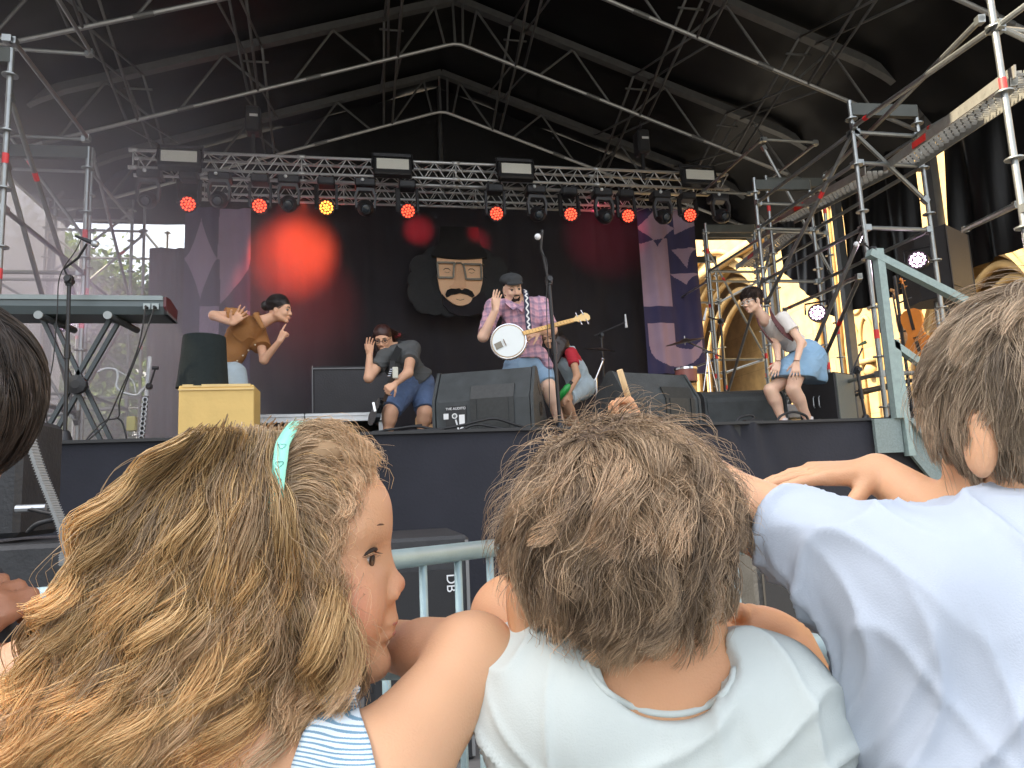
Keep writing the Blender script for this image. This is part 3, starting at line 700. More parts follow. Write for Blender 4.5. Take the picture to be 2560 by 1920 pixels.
# pale building far behind the stage on the left
fb=thing('white_house','pale house far behind the left end of the stage','building',(-14,38,0))
MB().box((-14,40,5.2),(26,6,10.4)).build('wall',mat('white_wall',(.8,.82,.82),.9),fb)
# ================= instruments and stage gear =================
def micstand(label,base,pts,mic=None,micdir=None,micmat=None,foot='tripod',r=.011,miclen=.16,clutch=(.5,),ball=None,cable=None):
    """pts: polyline base->top of pole, then boom points"""
    t=thing('microphone_stand',label,'microphone stand',base); b=V(base)
    m=MB(); m.beam(pts[0],pts[1],r*1.25,10)
    c=V(pts[0]).lerp(V(pts[1]),.55); d=(V(pts[1])-V(pts[0])).normalized(); m.beam(c-d*.05,c+d*.05,r*1.9,10); m.beam(V(pts[1])-d*.04,V(pts[1])+d*.03,r*2.2,10); m.build('pole',blackmetal,t,'auto')
    if len(pts)>2:
        m=MB(); m.tube(pts[1:],r*.8,8); u=V(pts[1]); m.box(u,(.05,.06,.07),None,.01); m.beam(u+V((0,-.05,0)),u+V((.0,.05,0)),.022,10); m.build('boom',blackmetal,t,'auto')
    m=MB()
    if foot=='tripod':
        for k in range(3):
            a=k*2.1+.5; m.beam(b+V((0,0,.14)),b+V((math.cos(a)*.3,math.sin(a)*.3,.012)),.011,8)
        m.beam(b+V((0,0,.05)),b+V((0,0,.2)),.022,10)
    else:
        m.lathe([(.13,0),(.13,.012),(.05,.03),(.03,.09),(.02,.1)],b,(0,0,1),20)
    m.build('base',blackmetal,t,'auto')
    if mic is not None:
        mc=V(mic); md=V(micdir).normalized()
        k=thing('microphone',label.replace('stand','').split(' with ')[0].strip()+', microphone clipped on its tip','microphone',mc) if False else None
        mm=MB(); mm.lathe([(.009,-miclen*.5),(.012,-miclen*.2),(.018,miclen*.25),(.018,miclen*.28)],mc,md,12)
        o=mm.build('microphone',micmat or blackmetal,t,'auto')
        if ball is not None:
            bb=MB(); bb.sphere(mc+md*(miclen*.33),.027,12); g=bb.build('mic_grille',ball,o,True)
    if cable:
        m=MB(); m.tube(catmull(cable,6),.004,5); m.build('cable',black,t,True)
    return t
wht=mat('white_enamel',(.75,.76,.78),.35); silv=mat('silver_mesh',(.5,.52,.54),.35,.7,.2,300)
# --- keyboard and stand ---
KY=5.75
k0=at(-90,725,KY); k1=at(408,742,KY); kb0=at(408,765,KY)
kt=thing('electronic_keyboard','long grey electronic keyboard seen from behind on its crossed stand','keyboard',(k1.x-.7,KY,k1.z-.12))
zt=k1.z; m=MB()
prof=[(0,0),(0,-.075),(.03,-.13),(.33,-.13),(.36,-.02),(.12,.012)]
m.prism([V((k1.x+.03*(z<-.1),KY+y,zt+z)) for y,z in prof],(-1.62,0,0)); m.build('body',mat('keyboard_teal_grey',(.11,.135,.14),.42,.15,.1,5),kt)
m=MB(); m.rbeam((k1.x-1.6,KY-.004,zt-.012),(k1.x,KY-.004,zt-.012),.02,.035); m.build('back_rim',mat('keyboard_rim',(.24,.28,.28),.4,.1),kt)
m=MB(); m.prism([V((k1.x+.002,KY+y,zt+z)) for y,z in prof],(.02,0,0)); m.build('end_cheek',mat('red_lit_cheek',(.10,.02,.025),.4),kt)  # red stage light falling on this end is put into its colour
m=MB()
for px in(367,388): p=at(px,766,KY-.012); m.box(p,(.05,.008,.045))
m.build('socket_plate',mat('socket_grey',(.4,.45,.45),.5),kt)
m=MB()
for px in(364,385):
    p=at(px,766,KY-.02); m.beam(p,p+V((.02,-.03,-.02)),.01)
m.build('plug',black,kt)
ks=thing('keyboard_stand','black double braced x shaped keyboard stand','keyboard stand',at(190,1100,KY+.1))
for (a,b) in(((118,795),(270,1112)),((287,800),(105,1118))):
    m=MB()
    for o in(-.035,.035):
        p=at(*a,KY+.15)+V((o,0,0)); q=at(*b,KY+.15)+V((o,0,0)); q.z=DZ+.02; m.rbeam(p,q,.028,.035,(0,1,0))
    m.rbeam(q+V((-.035,-.2,0)),q+V((-.035,.25,0)),.035,.035); m.build('leg',mat('stand_grey',(.07,.08,.085),.45,.3),ks)
for (px,py) in((95,762),(268,772)):
    p=at(px,py,KY-.06); m=MB(); p=V((p.x,KY-.04,zt-.155)); m.beam(p,p+V((.06,.5,0)),.026,12); m.build('arm',mat('stand_grey',(.07,.08,.085)),ks)
    m=MB(); m.lathe([(.03,-.012),(.03,0),(.01,.004)],p,(0,1,0),14); m.build('end_cap',mat('cap_grey',(.35,.38,.38),.6),ks)
m=MB(); c=at(200,965,KY+.1); m.lathe([(.03,-.1),(.07,-.09),(.07,-.04),(.03,-.03),(.03,.1)],c,(0,1,0),12); m.build('knob',black,ks)
# keyboard cables
def cable(name,label,pts,r=.006,mt=black,n=8):
    m=MB(); m.tube(catmull(pts,n),r,6); return tag(m.build(name,mt,None,True),label,'cable')
cable('cable','thin cable hanging from the left keyboard socket to the deck',[at(364,770,KY-.03),at(345,870,KY-.02),at(300,980,KY-.02),at(262,1060,KY),at(215,1105,KY-.1)],.006)
cable('cable','thin cable hanging from the right keyboard socket and looping on the deck',[at(385,770,KY-.03),at(362,840,KY-.04),at(330,920,KY-.02),at(300,1000,KY),at(296,1042,KY),at(262,1052,KY),at(232,1080,KY-.05),at(205,1112,KY-.1)],.006)
cable('cable','short looped cable end beside the yellow box',[at(290,1043,KY+.02),at(305,1055,KY+.02),at(314,1085,KY+.02),at(318,1110,KY+.02)],.007)
b=at(162,1100,5.55); b.z=DZ
micstand('black boom microphone stand in front of the keyboard, cable down its side',b,[b+V((0,0,.02)),at(173,700,5.55),at(160,672,5.55),at(195,645,5.52),at(217,610,5.5)],at(218,602,5.5),at(243,612,5.5)-at(195,592,5.5),foot='round',miclen=.17,ball=silv,
   cable=[at(205,592,5.49),at(190,625,5.48),at(150,690,5.5),at(143,780,5.5),at(133,900,5.5),at(118,980,5.5),at(118,1060,5.52),at(135,1100,5.5)])
# yellow box and felt hat
yb=mat('yellow_paint',(.70,.48,.17),.75,0,.16,4,bump=.25,bs=30,det=10)
a=at(447,961,5.62); c=at(635,966,5.62); W_=c.x-a.x
t=thing('yellow_box','plain yellow painted wooden box at the stage edge','box',((a.x+c.x)/2,5.8,DZ)); m=MB(); m.box(((a.x+c.x)/2,5.8,(a.z+DZ)/2-.01),(W_,.36,a.z-DZ),None,.006); m.build('carcass',yb,t)
m=MB(); m.box(((a.x+c.x)/2,5.8,a.z-.012),(W_-.05,.37,.02)); m.box(((a.x+c.x)/2,5.615,a.z-.04),(W_+.006,.01,.012)); m.build('lid',mat('yellow_lid',(.75,.54,.24),.7),t)
hc=at(507,961,5.8); hc.z=a.z+.002; ht=(at(510,835,5.8)-at(510,961,5.8)).length; rt=(at(568,835,5.8)-at(460,835,5.8)).length/2; rb_=(at(573,955,5.8)-at(443,955,5.8)).length/2
m=MB(); fe=mat('dark_felt',(.012,.018,.018),.97,0,.3,25,bump=.5,bs=90)
m.lathe([(rb_*1.02,-.012),(rb_*1.01,.01),(rb_*.98,.04),(rt*1.06,ht*.6),(rt*1.0,ht*.95),(rt*.98,ht),(rt*.9,ht+.004),(.001,ht-.004)],hc,(.02,0,1),36,False)
tag(m.build('felt_hat',fe,None,'auto'),'tall tapered dark felt hat standing on the yellow box','hat')
# riser with loudspeaker case
rz=at(760,1033,7.5).z; rx0=at(600,1040,7.5).x; rx1=at(985,1040,7.5).x
t=thing('riser','low aluminium framed riser behind the guitarist','riser',((rx0+rx1)/2,7.5,DZ))
m=MB(); xm=at(762,1040,7.5).x
for u,v in((rx0,xm-.004),(xm+.004,rx1)): m.box(((u+v)/2,7.5,rz-.05),(v-u,.05,.09),None,.006); m.box(((u+v)/2,7.47,rz-.028),(v-u,.02,.02)); m.box(((u+v)/2,7.47,rz-.085),(v-u,.02,.014))
m.build('frame',alu,t)
MB().box(((rx0+rx1)/2,8.5,rz-.02),(rx1-rx0,1.95,.03)).build('top',deckm,t)
for px in(745,955,610):
    x=at(px,1070,7.5).x; MB().box((x,7.55,(DZ+rz)/2-.05),(.06,.06,rz-DZ-.1)).build('leg',alu,t)
a=at(781,915,7.75); c=at(985,1033,7.75)
t=thing('flight_case','big black worn case standing on the aluminium riser','case',((a.x+c.x)/2,8.1,rz)); w=c.x-a.x
m=MB(); m.box(((a.x+c.x)/2,8.1,(a.z+rz)/2),(w,.7,a.z-rz),None,.02); m.build('body',mat('case_black',(.035,.033,.036),.6,0,.3,6,bump=.2,bs=60),t)
m=MB(); m.rbeam((a.x,7.745,rz+.01),(a.x,7.745,a.z),.012,.012); m.rbeam((a.x,7.742,a.z-.03),(c.x,7.742,a.z-.03),.014,.014); m.build('edge',mat('worn_edge',(.2,.2,.2),.6),t)
# acoustic guitar behind
gc=at(1072,1030,7.6)
def guitar_shape(m,c,u,f,s,th):
    """figure eight body outline, u up along the neck, f face normal"""
    u=V(u).normalized(); f=V(f).normalized(); r=u.cross(f); pts=[]
    for k in range(28):
        a=2*math.pi*k/28; y=math.cos(a); w=(.62+.38*math.cos(a+math.pi) *.6) *math.sin(a)*(1-.32*math.exp(-((y-.12)/.28)**2)); pts.append(c+u*(y*.5*s)+r*(w*.52*s))
    m.prism([p-f*th/2 for p in pts],f*th); return m
t=thing('acoustic_guitar','pale wooden guitar standing behind the guitarist’s legs'.replace('’',"'"),'guitar',gc)
m=MB(); guitar_shape(m,gc,(-.15,0,1),(-.1,-1,.1),.48,.09); m.build('body',mat('spruce',(.62,.36,.17),.35),t)
m=MB(); guitar_shape(m,gc+V((.02,-.05,-.03)),(-.15,0,1),(-.1,-1,.1),.2,.01); m.build('pickguard',mat('dark_guard',(.06,.02,.02),.3),t)
m=MB(); m.beam(gc+V((-.03,0,.2)),gc+V((-.09,.02,.42)),.022); m.box(gc+V((-.10,.02,.46)),(.06,.02,.10)); m.build('neck',mat('mahogany',(.15,.06,.03),.4),t)
# --- wedge monitors ---
def wedge(name,label,c,w,h,d,yaw,panel,side=cabm,round_=False):
    t=thing(name,label,'stage monitor',c,'black wedge monitors along the stage edge'); rot=Matrix.Rotation(R(yaw),3,'Z'); c=V(c)
    prof=[(0,0),(0,h*.5),(.02*d,h*.55),(d*.27,h*.985),(d*.33,h),(d*.42,h*.97),(d*.98,h*.26),(d,h*.22),(d*.96,0)]
    if round_: prof=[(0,0),(0,h*.72)]+[(d*.5-d*.5*math.cos(R(a)),h*.72+h*.28*math.sin(R(a))) for a in range(20,180,20)]+[(d,h*.6),(d,0)]
    m=MB(); m.prism([c+rot@V((-w/2+.02,y,z)) for y,z in prof],rot@V((w-.04,0,0))); m.build('cabinet',cabm,t)
    for s in(-1,1):
        m=MB(); p2=[(y*1.0-.008,z+.006 if z>.01 else 0) for y,z in prof]; m.prism([c+rot@V((s*(w/2-.0)-.012,y,z)) for y,z in p2],rot@V((.024,0,0))); m.build('side_panel',side,t)
    if panel:
        m=MB(); x0,x1=panel; m.box(c+rot@V(((x0+x1)/2*w,-.004,h*.27)),((x1-x0)*w,.02,h*.5),rot); m.prism([c+rot@V((x0*w,y,z)) for y,z in((-.012,h*.5),(0.0,h*.53),(d*.1,h*.72),(d*.1-.016,h*.73))],rot@V(((x1-x0)*w,0,0))) if True else 0
        for f in(.13,.86): m.box(c+rot@V(((x0+(x1-x0)*f)*w,-.016,h*.27)),(.012,.012,h*.5),rot)
        m.build('back_panel',mat('panel_black',(.02,.022,.022),.5,0,.6,40,det=2),t)
    return t,rot,c
mc=at(1208,1072,5.62); mc.z=DZ
t,rot,c=wedge('wedge_monitor','large black wedge monitor in front of the banjo player',mc,.80,.53,.6,-24,(-.12,.32))
m=MB(); m.box(c+rot@V((-.215,-.006,.13)),(.17,.012,.20),rot); o=m.build('connector_plate',black,t)
def txt(s,loc,size,rotm,mt,name='lettering',parent=None,ext=.001):
    cu=bpy.data.curves.new('txt','FONT'); cu.body=s; cu.size=size; cu.extrude=ext; cu.align_x='CENTER'; cu.align_y='CENTER'
    ob=bpy.data.objects.new('txt',cu); COL.objects.link(ob); dg=bpy.context.evaluated_depsgraph_get(); me=bpy.data.meshes.new_from_object(ob.evaluated_get(dg)); bpy.data.objects.remove(ob)
    M4=Matrix.Translation(loc)@rotm.to_4x4(); me.transform(M4); me.materials.clear(); return link(name,me,mt,parent)
FR=Matrix.Rotation(R(90),3,'X')
m=MB(); m.box(c+rot@V((-.295,-.016,.15)),(.04,.006,.045),rot); m.box(c+rot@V((-.165,-.016,.12)),(.045,.006,.075),rot); m.lathe([(.022,0),(.022,.006),(.014,.006),(.014,.0)],c+rot@V((-.225,-.012,.15)),rot@V((0,-1,0)),16); m.lathe([(.02,0),(.02,.006)],c+rot@V((-.165,-.014,.04)),rot@V((0,-1,0)),14)
m.rbeam(c+rot@V((-.215,-.02,.12)),c+rot@V((-.19,-.03,.03)),.012,.008); m.build('label_sticker',mat('sticker_white',(.8,.8,.8),.5),o)
txt('THE AUDITO',c+rot@V((-.215,-.014,.208)),.028,rot@FR,mat('sticker_white',(.8,.8,.8)),'lettering',o)
m=MB(); m.lathe([(.06,0),(.06,.004),(.052,.004),(.052,0)],c+rot@V((.413,.3,.2)),rot@V((1,0,0)),20); m.box(c+rot@V((.413,.26,.36)),(.006,.12,.035),rot@Matrix.Rotation(R(-40),3,'X')); m.box(c+rot@V((.413,.32,.2)),(.006,.02,.05),rot); m.build('side_handle',black,t)
mc=at(1664,1058,5.7); mc.z=DZ
wedge('wedge_monitor','black wedge monitor right of the centre boy’s head, open panel in its back'.replace('’',"'"),mc,.80,.50,.58,18,(.02,.42))
mc=at(1868,1050,6.95); mc.z=DZ
wedge('wedge_monitor','round topped dark cabinet behind the bending woman in denim',mc,.86,.50,.5,-8,None,round_=True)
# right speaker cabinet
a=at(2066,930,6.6); b=at(2150,1050,6.6); t=thing('speaker_cabinet','tall speaker cabinet with pale grey grille right of the woman in denim','speaker cabinet',((a.x+b.x)/2,6.8,DZ))
rot=Matrix.Rotation(R(28),3,'Z'); cc=V(((a.x+b.x)/2-.02,6.85,(a.z+DZ)/2)); MB().box(cc,(.40,.42,a.z-DZ),rot,.012).build('cabinet',black,t)
MB().box(cc+rot@V((0,-.216,0)),(.36,.01,a.z-DZ-.03),rot).build('grille',mat('grille_pale',(.22,.24,.22),.7,0,.15,200,bump=.2,bs=500),t)
m=MB(); 
for s in(-.03,.03): m.tube([cc+rot@V((-.206,s*1.0+.0,-.05)),cc+rot@V((-.225,s,-.03)),cc+rot@V((-.225,s,.05)),cc+rot@V((-.206,s,.07))],.006)
m.build('handle',silv,t)
# low white cases behind
t=MB(); t.box(at(1990,1030,7.4),(.32,.2,.16),None,.01); tag(t.build('white_case',wht),'small white case on the deck behind the woman’s feet'.replace('’',"'"),'case')
t=MB(); p=at(2310,985,7.6); t.box((p.x,p.y,DZ+.2),(.75,.4,.4),None,.02); o=tag(t.build('grey_bin',mat('pale_grey_case',(.5,.5,.5),.6),None),'pale grey case with red lettering behind the violin stands','case')
# mic stands
b=at(2165,1048,6.0); b.z=DZ
micstand('short boom microphone stand in front of the sunlit stone panel',b,[b+V((0,0,.02)),at(2142,925,6.0),at(2128,935,6.0),at(2156,870,5.98)],at(2158,858,5.97),(.6,-.2,.25),foot='round',miclen=.1,micmat=mat('green_black',(.05,.09,.04),.4))
b=at(1400,1045,5.72); b.z=DZ
micstand('tall black microphone stand rising beside the banjo player',b,[b,at(1372,700,5.62),at(1368,690,5.62),at(1358,640,5.6),at(1352,620,5.59),at(1356,575,5.58)],at(1349,588,5.56),(-.5,-.5,-.5),foot='round',r=.013,miclen=.12,ball=wht,
   cable=[at(1354,590,5.55),at(1352,625,5.57),at(1368,660,5.58),at(1366,760,5.58),at(1372,900,5.58),at(1374,1040,5.6)])
b=at(1512,1000,8.6); b.z=DZ
micstand('overhead microphone stand with a white pencil microphone behind the crouching player',b,[b,at(1503,838,8.6),at(1486,840,8.6),at(1563,806,8.5)],at(1565,807,8.5),(.02,0,-1),micmat=wht,miclen=.22)
b=at(1812,1000,8.3); b.z=DZ
micstand('boom stand with white pencil microphone between purple banner and scaffold',b,[b,at(1802,803,8.3),at(1812,805,8.3),at(1770,792,8.2)],at(1762,790,8.2),(-.3,0,-1),micmat=wht,miclen=.22)
p=at(2135,612,6.1); micstand('microphone stand at the stair head with a round white mic tip',V((p.x+.2,6.1,DZ)),[V((p.x+.2,6.1,DZ)),V((p.x+.2,6.1,p.z-.05)),V((p.x+.12,6.1,p.z+.01))],p+V((.07,0,.01)),(-1,-.2,-.15),foot='round',ball=wht)
# drums behind right
t=thing('cymbal','dark bronze crash cymbal tilted over the right wedge monitor','cymbal',at(1712,850,7.9)); c=at(1712,852,7.9)
m=MB(); m.lathe([(.001,.03),(.04,.022),(.06,.008),(.23,-.012),(.232,-.016),(.06,.0),(.001,.01)],c,(-.22,-.15,1),32); m.build('disc',mat('bronze_dark',(.09,.08,.065),.35,.7,.2,30),t,'auto')
m=MB(); m.beam(c+V((0,0,-.05)),c+V((0,0,.06)),.006); m.build('wing_nut',silv,t)
t=thing('cymbal_stand','chrome cymbal stand with a long boom beside the purple banner','cymbal stand',at(1765,1000,7.9)); chrome=mat('chrome',(.6,.6,.62),.18,.9)
m=MB(); q=at(1768,880,7.9); m.beam(V((q.x,7.9,DZ+.3)),q,.014); m.beam(q+V((.18,0,-.06)),c,.009); m.beam(q+V((.05,.01,0)),q+V((-.05,-.01,0)),.02); m.build('pole',chrome,t)
m=MB()
for s in(-1,1,0): m.beam(V((q.x,7.9,DZ+.55)),V((q.x+s*.3,7.9-(s==0)*.3,DZ+.01)),.009); m.beam(V((q.x+.01,7.9,q.z-.02)),V((q.x+s*.09,7.9,DZ+.6)),.007)
m.build('leg',chrome,t)
t=thing('drum','small drum with a dull red shell behind the right wedge','drum',at(1715,930,7.7)); c=at(1715,934,7.7)
MB().lathe([(.125,-.1),(.125,.05)],c,(0,0,1),24).build('shell',mat('drum_red',(.30,.10,.08),.4),t,'auto'); MB().lathe([(.132,.04),(.132,.065),(.01,.066)],c,(0,0,1),24).build('rim',chrome,t,'auto'); 
m=MB(); m.beam(V((c.x,7.7,DZ)),c,.02); m.build('leg',chrome,t)
t=thing('hihat_stand','chrome drum hardware behind the crouching player','cymbal stand',at(1492,990,8.2)); q=at(1490,945,8.2); m=MB()
m.beam(V((q.x,8.2,DZ)),q,.014); m.beam(q,at(1508,900,8.2),.01); m.beam(q,at(1462,985,8.2),.009); m.sphere(at(1507,898,8.2),.025,8); m.build('pole',chrome,t,'auto')
m=MB(); m.lathe([(.001,.02),(.04,.015),(.2,-.01),(.04,.0),(.001,.005)],at(1500,873,8.3),(.1,-.2,1),24); m.build('cymbal',mat('bronze_dark',(.09,.08,.065)),t,'auto')
# PAR lamps
ledw=mat('led_pink_white',(.9,.8,.9),.4,emit=(1,.62,.9),es=1.3)
def par(px,py,Y,label,f):
    c=at(px,py,Y); f=V(f).normalized(); t=thing('par_lamp',label,'stage light',c,'pinkish white lamps at the stage sides'); r=V((0,0,1)).cross(f).normalized(); u=f.cross(r)
    m=MB(); m.lathe([(.05,-.16),(.1,-.12),(.105,.01),(.095,.01),(.09,-.0)],c,f,24); m.build('housing',black,t,'auto')
    m=MB(); m.tube([c+r*.13+u*0,c+r*.13-f*.03+V((0,0,.13)),c-r*.13-f*.03+V((0,0,.13)),c-r*.13],.012,6); m.build('bracket',blackmetal,t)
    m=MB()
    for (rad,n) in((0,1),(.035,6),(.07,12)):
        for k in range(n): a=2*math.pi*k/n+.3; m.lathe([(.0145,0),(.0145,.004),(.006,.012)],c+r*(rad*math.cos(a))+u*(rad*math.sin(a)),f,8)
    m.build('led_cluster',ledw,t)
    l=bpy.data.lights.new('lamp_beam','SPOT'); l.energy=25; l.spot_size=R(60); l.spot_blend=1; l.color=(1,.75,.95); l.shadow_soft_size=.08
    o=bpy.data.objects.new('lamp_beam',l); COL.objects.link(o); o.location=c+f*.05; o.rotation_euler=f.to_track_quat('-Z','Y').to_euler(); o.parent=t; o.location=f*.05
    return l
par(2294,650,6.6,'pinkish white lamp left of the hanging loudspeaker',(-.75,-.6,-.05))
par(2043,782,7.4,'pinkish white lamp on the scaffold above the denim skirt',(-.7,-.7,.0))
l_=par(152,803,8.0,'pinkish white lamp glowing through the smoke under the keyboard',(.5,-.8,.0)); 
# hanging loudspeaker
Yp=7.0; a=at(2372,577,Yp); t=thing('loudspeaker','large angular black loudspeaker hanging on the right scaffold','loudspeaker',a)
zt_=a.z; zb=at(2400,748,Yp).z; P=[at(2303,612,Yp-.0),at(2372,577,Yp-.25),at(2418,571,Yp+.05),at(2440,700,Yp+.35)]
m=MB(); base=[V((P[0].x,Yp+.1,zb)),V((at(2385,735,Yp-.25).x,Yp-.25,zb)),V((at(2440,740,Yp+.05).x,Yp+.05,zb)),V((at(2440,740,Yp+.05).x,Yp+.45,zb)),V((P[0].x+.1,Yp+.5,zb))]
m.prism(base,(0,0,zt_-zb-.02)); m.build('cabinet',mat('speaker_dark',(.04,.038,.04),.6,0,.15,120,bump=.3,bs=300),t)
m=MB(); b0,b1,b2=base[0],base[1],base[2]
m.rbeam(b1+V((0,-.004,0)),b1+V((0,-.004,zt_-zb-.02)),.014,.014); m.rbeam(b2,b2+V((0,0,zt_-zb-.02)),.012,.012); m.rbeam(b0+V((0,-.004,.0)),b1+V((0,-.004,.0)),.012,.012); m.rbeam(b1+V((0,-.004,.11)),b2+V((0,-.004,.11)),.01,.01); m.build('edge_trim',black,t)
m=MB(); x=at(2362,800,Yp).x+.05; m.beam((x,Yp+.15,DZ),(x,Yp+.15,zb),.024,10); m.m(1).beam((x,Yp+.15,at(2370,838,Yp).z),(x,Yp+.15,at(2370,822,Yp).z),.026,10); m.build('pole',SM,t,'auto')
m=MB(); 
for s in(.09,.17,.22): m.beam((x+s,Yp+.2,DZ),(x+s*.8,Yp+.2,zb),.017 if s<.2 else .01,8)
m.build('stand_leg',blackmetal,t)
# violins and stands
vio=mat('violin_varnish',(.62,.20,.03),.22,0,.25,12); ebony=mat('ebony',(.02,.016,.014),.3)
def violin(label,scroll,end,face,Yc,s=.36,mt=vio):
    a=V(scroll); b=V(end); u=(a-b).normalized(); L=(a-b).length; f=V(face).normalized(); f=(f-u*f.dot(u)).normalized(); c=b+u*L*.3; t=thing('violin',label,'violin',b,'violins hung on stands')
    r=u.cross(f); pts=[]; w=L*.165; H=L*.6
    prof=[(0,0),(.55,.01),(.9,.07),(1,.18),(.95,.30),(.66,.40),(.56,.5),(.60,.6),(.72,.66),(.8,.78),(.72,.92),(.4,.99),(0,1)]
    o=[b+r*(w*p)+u*(H*q) for p,q in prof]+[b-r*(w*p)+u*(H*q) for p,q in prof[::-1][1:-1]]
    m=MB(); m.prism([p-f*.02 for p in o],f*.04); m.build('body',mt,t)
    m=MB(); m.rbeam(b+u*H*.55+f*.03,a-u*.05+f*.015,.026,.014,f); m.rbeam(b+u*H*.08+f*.03,b+u*H*.3+f*.035,.03,.01,f); m.rbeam(b+u*H*.38-r*.02+f*.03,b+u*H*.38+r*.02+f*.03,.006,.03,f); m.build('fingerboard',ebony,t)
    m=MB(); m.tube([a-u*.10,a-u*.04,a,a+f*.02+u*.012,a+f*.03,a+f*.02-u*.012,a+f*.008],[.012,.011,.012,.012,.011,.009,.006],8)
    for k in(-1,1): m.beam(a-u*.03*k-u*.05-r*.035,a-u*.03*k-u*.05+r*.035,.005)
    m.build('scroll',mt,t,True)
    return t
violin('glossy orange violin hung behind the grey stair post',at(2254,700,6.2),at(2305,888,6.1),(-.92,-.35,.1),6.2)
violin('second violin with a paler top half hidden by the stair post',at(2233,725,6.5),at(2268,880,6.5),(-.6,.3,.1),6.5,mt=mat('violin_pale',(.5,.26,.1),.3))
for (lab,pts) in(('black instrument stand holding the orange violin',[(2282,1035),(2236,690)]),('second black instrument stand right of the orange violin',[(2322,1030),(2302,910)])):
    b=at(*pts[0],6.3); b.z=DZ; q=at(*pts[1],6.3); t=thing('instrument_stand',lab,'instrument stand',b,'violin stands')
    m=MB(); m.beam(b,q,.016); c=b.lerp(q,.62); m.beam(c,c+V((.12,-.06,.03)),.009); m.beam(c+V((0,0,.3)),c+V((.1,-.08,.34)),.009); m.build('pole',blackmetal,t)
    m=MB()
    for k in range(3): a_=k*2.1; m.beam(b+V((0,0,.18)),b+V((.24*math.cos(a_),.24*math.sin(a_),.01)),.012)
    m.build('base',blackmetal,t)
b=at(2322,1025,6.2); b.z=DZ+.08; t=thing('yellow_clamp_stand','small yellow collared guitar stand on the deck','instrument stand',b)
MB().box(b,(.13,.06,.06),None,.015).build('collar',mat('yellow_plastic',(.75,.48,.04),.4),t)
m=MB(); m.beam(b,b+V((-.13,0,.22)),.008); m.beam(b,b+V((.0,0,.24)),.008); m.beam(b+V((-.03,0,.24)),b+V((.04,0,.25)),.014); m.beam(b+V((-.15,0,.22)),b+V((-.1,0,.23)),.012); m.beam(b,b+V((.15,-.05,-.07)),.01); m.beam(b,b+V((-.12,-.05,-.07)),.01); m.build('leg',blackmetal,t)
p=at(2265,1000,6.4); t=thing('gear_tube','dark printed tube standing by the violin stand','case',p); MB().lathe([(.035,-.12),(.04,.14)],p,(.1,0,1),12).build('tube',mat('tube_dark',(.05,.05,.06),.4),t,True); txt('SYSTEMI',p+V((0,-.045,0)),.05,Matrix.Rotation(R(90),3,'Y')@FR if False else Matrix.Rotation(R(-84),3,'Y')@FR,wht,'lettering',t)
# left homemade wind instrument
t=thing('wind_instrument','white upright pipe instrument with bent tube arm, in the smoke','instrument',at(352,1095,6.6)); q0=at(352,1098,6.6); q0.z=DZ; q1=at(375,892,6.6); qm=at(366,990,6.6)
m=MB(); m.beam(qm,q1,.017,10); m.build('pipe',wht,t,'auto')
m=MB(); m.beam(q0,qm,.019,10); m.build('lower_pipe',mat('dark_pipe',(.1,.1,.11),.4),t,'auto')
m=MB()
for k in range(11):
    c=q0.lerp(qm,.08+.085*k); m.lathe([(.024,0),(.024,.008),(.014,.008),(.014,0)],c+V((0,-.02,0)),(0,-1,0),12)
m.build('key_ring',wht,t)
m=MB(); m.tube(catmull([at(245,930,6.6),at(265,922,6.6),at(290,925,6.6),at(294,945,6.6),at(291,965,6.6),at(305,980,6.6),at(340,988,6.6),at(355,975,6.6),at(370,962,6.6)],5),.011,8); m.tube(catmull([at(290,925,6.6),at(330,950,6.6),at(340,985,6.6)],5),.006,6); m.build('bent_tube',wht,t,True)
m=MB(); m.box(at(373,966,6.58),(.05,.05,.05),None,.012); m.beam(at(376,960,6.58),at(388,922,6.55),.008); m.beam(at(381,920,6.55),at(396,920,6.55),.016); m.build('clamp',black,t)
# small items behind the keyboard
o=MB(); o.box(at(330,1060,8.6),(.09,.1,.16),None,.01); tag(o.build('yellow_carton',mat('pale_yellow',(.75,.68,.25),.7)),'small pale yellow carton low in the smoke','carton')
# ---------- grey stair and railing ----------
gp=mat('railing_paint',(.26,.34,.335),.5,.25,.25,30,bump=.15,bs=150); gp2=mat('stringer_paint',(.20,.25,.25),.6,.2,.35,60,bump=.4,bs=90)
Yr=5.28
t=thing('stage_stair','grey green galvanised stair with hand rail at the right stage corner','stair',at(2260,1045,Yr))
m=MB(); a=at(2188,640,Yr); b=at(2252,1045,Yr); x=(a.x+b.x)/2
m.rbeam((x,Yr,b.z-.0),(x,Yr,a.z+.06),.065,.07); m.rbeam((x+.075,Yr,at(2262,1140,Yr).z),(x+.055,Yr,at(2225,850,Yr).z),.06,.06); m.build('post',gp,t)
m=MB(); p=at(2172,632,Yr); q=at(2600,848,Yr); m.rbeam(p,q,.07,.065); m.build('hand_rail',gp,t)
m=MB(); p=at(2222,853,Yr); q=at(2480,1035,Yr); m.rbeam(p,q,.06,.055); m.build('middle_rail',gp,t)
m=MB(); p=at(2262,1050,Yr); q=at(2420,1260,Yr); d=V((.0,0,-.30)); m.prism([p+V((.03,.0,0)),q+V((.3,0,-.25)),q+V((.3,0,-.55)),p+V((.03,0,-.3))],(0,.03,0)); m.rbeam(p+V((.03,-.02,.0)),q+V((.3,-.02,-.25)),.06,.04); m.build('stringer',gp2,t)
m=MB(); p=at(2186,1047,Yr); q=at(2262,1130,Yr); m.box(((p.x+q.x)/2,Yr+.02,(p.z+q.z)/2),(q.x-p.x,.03,p.z-q.z)); m.build('corner_plate',gp2,t)
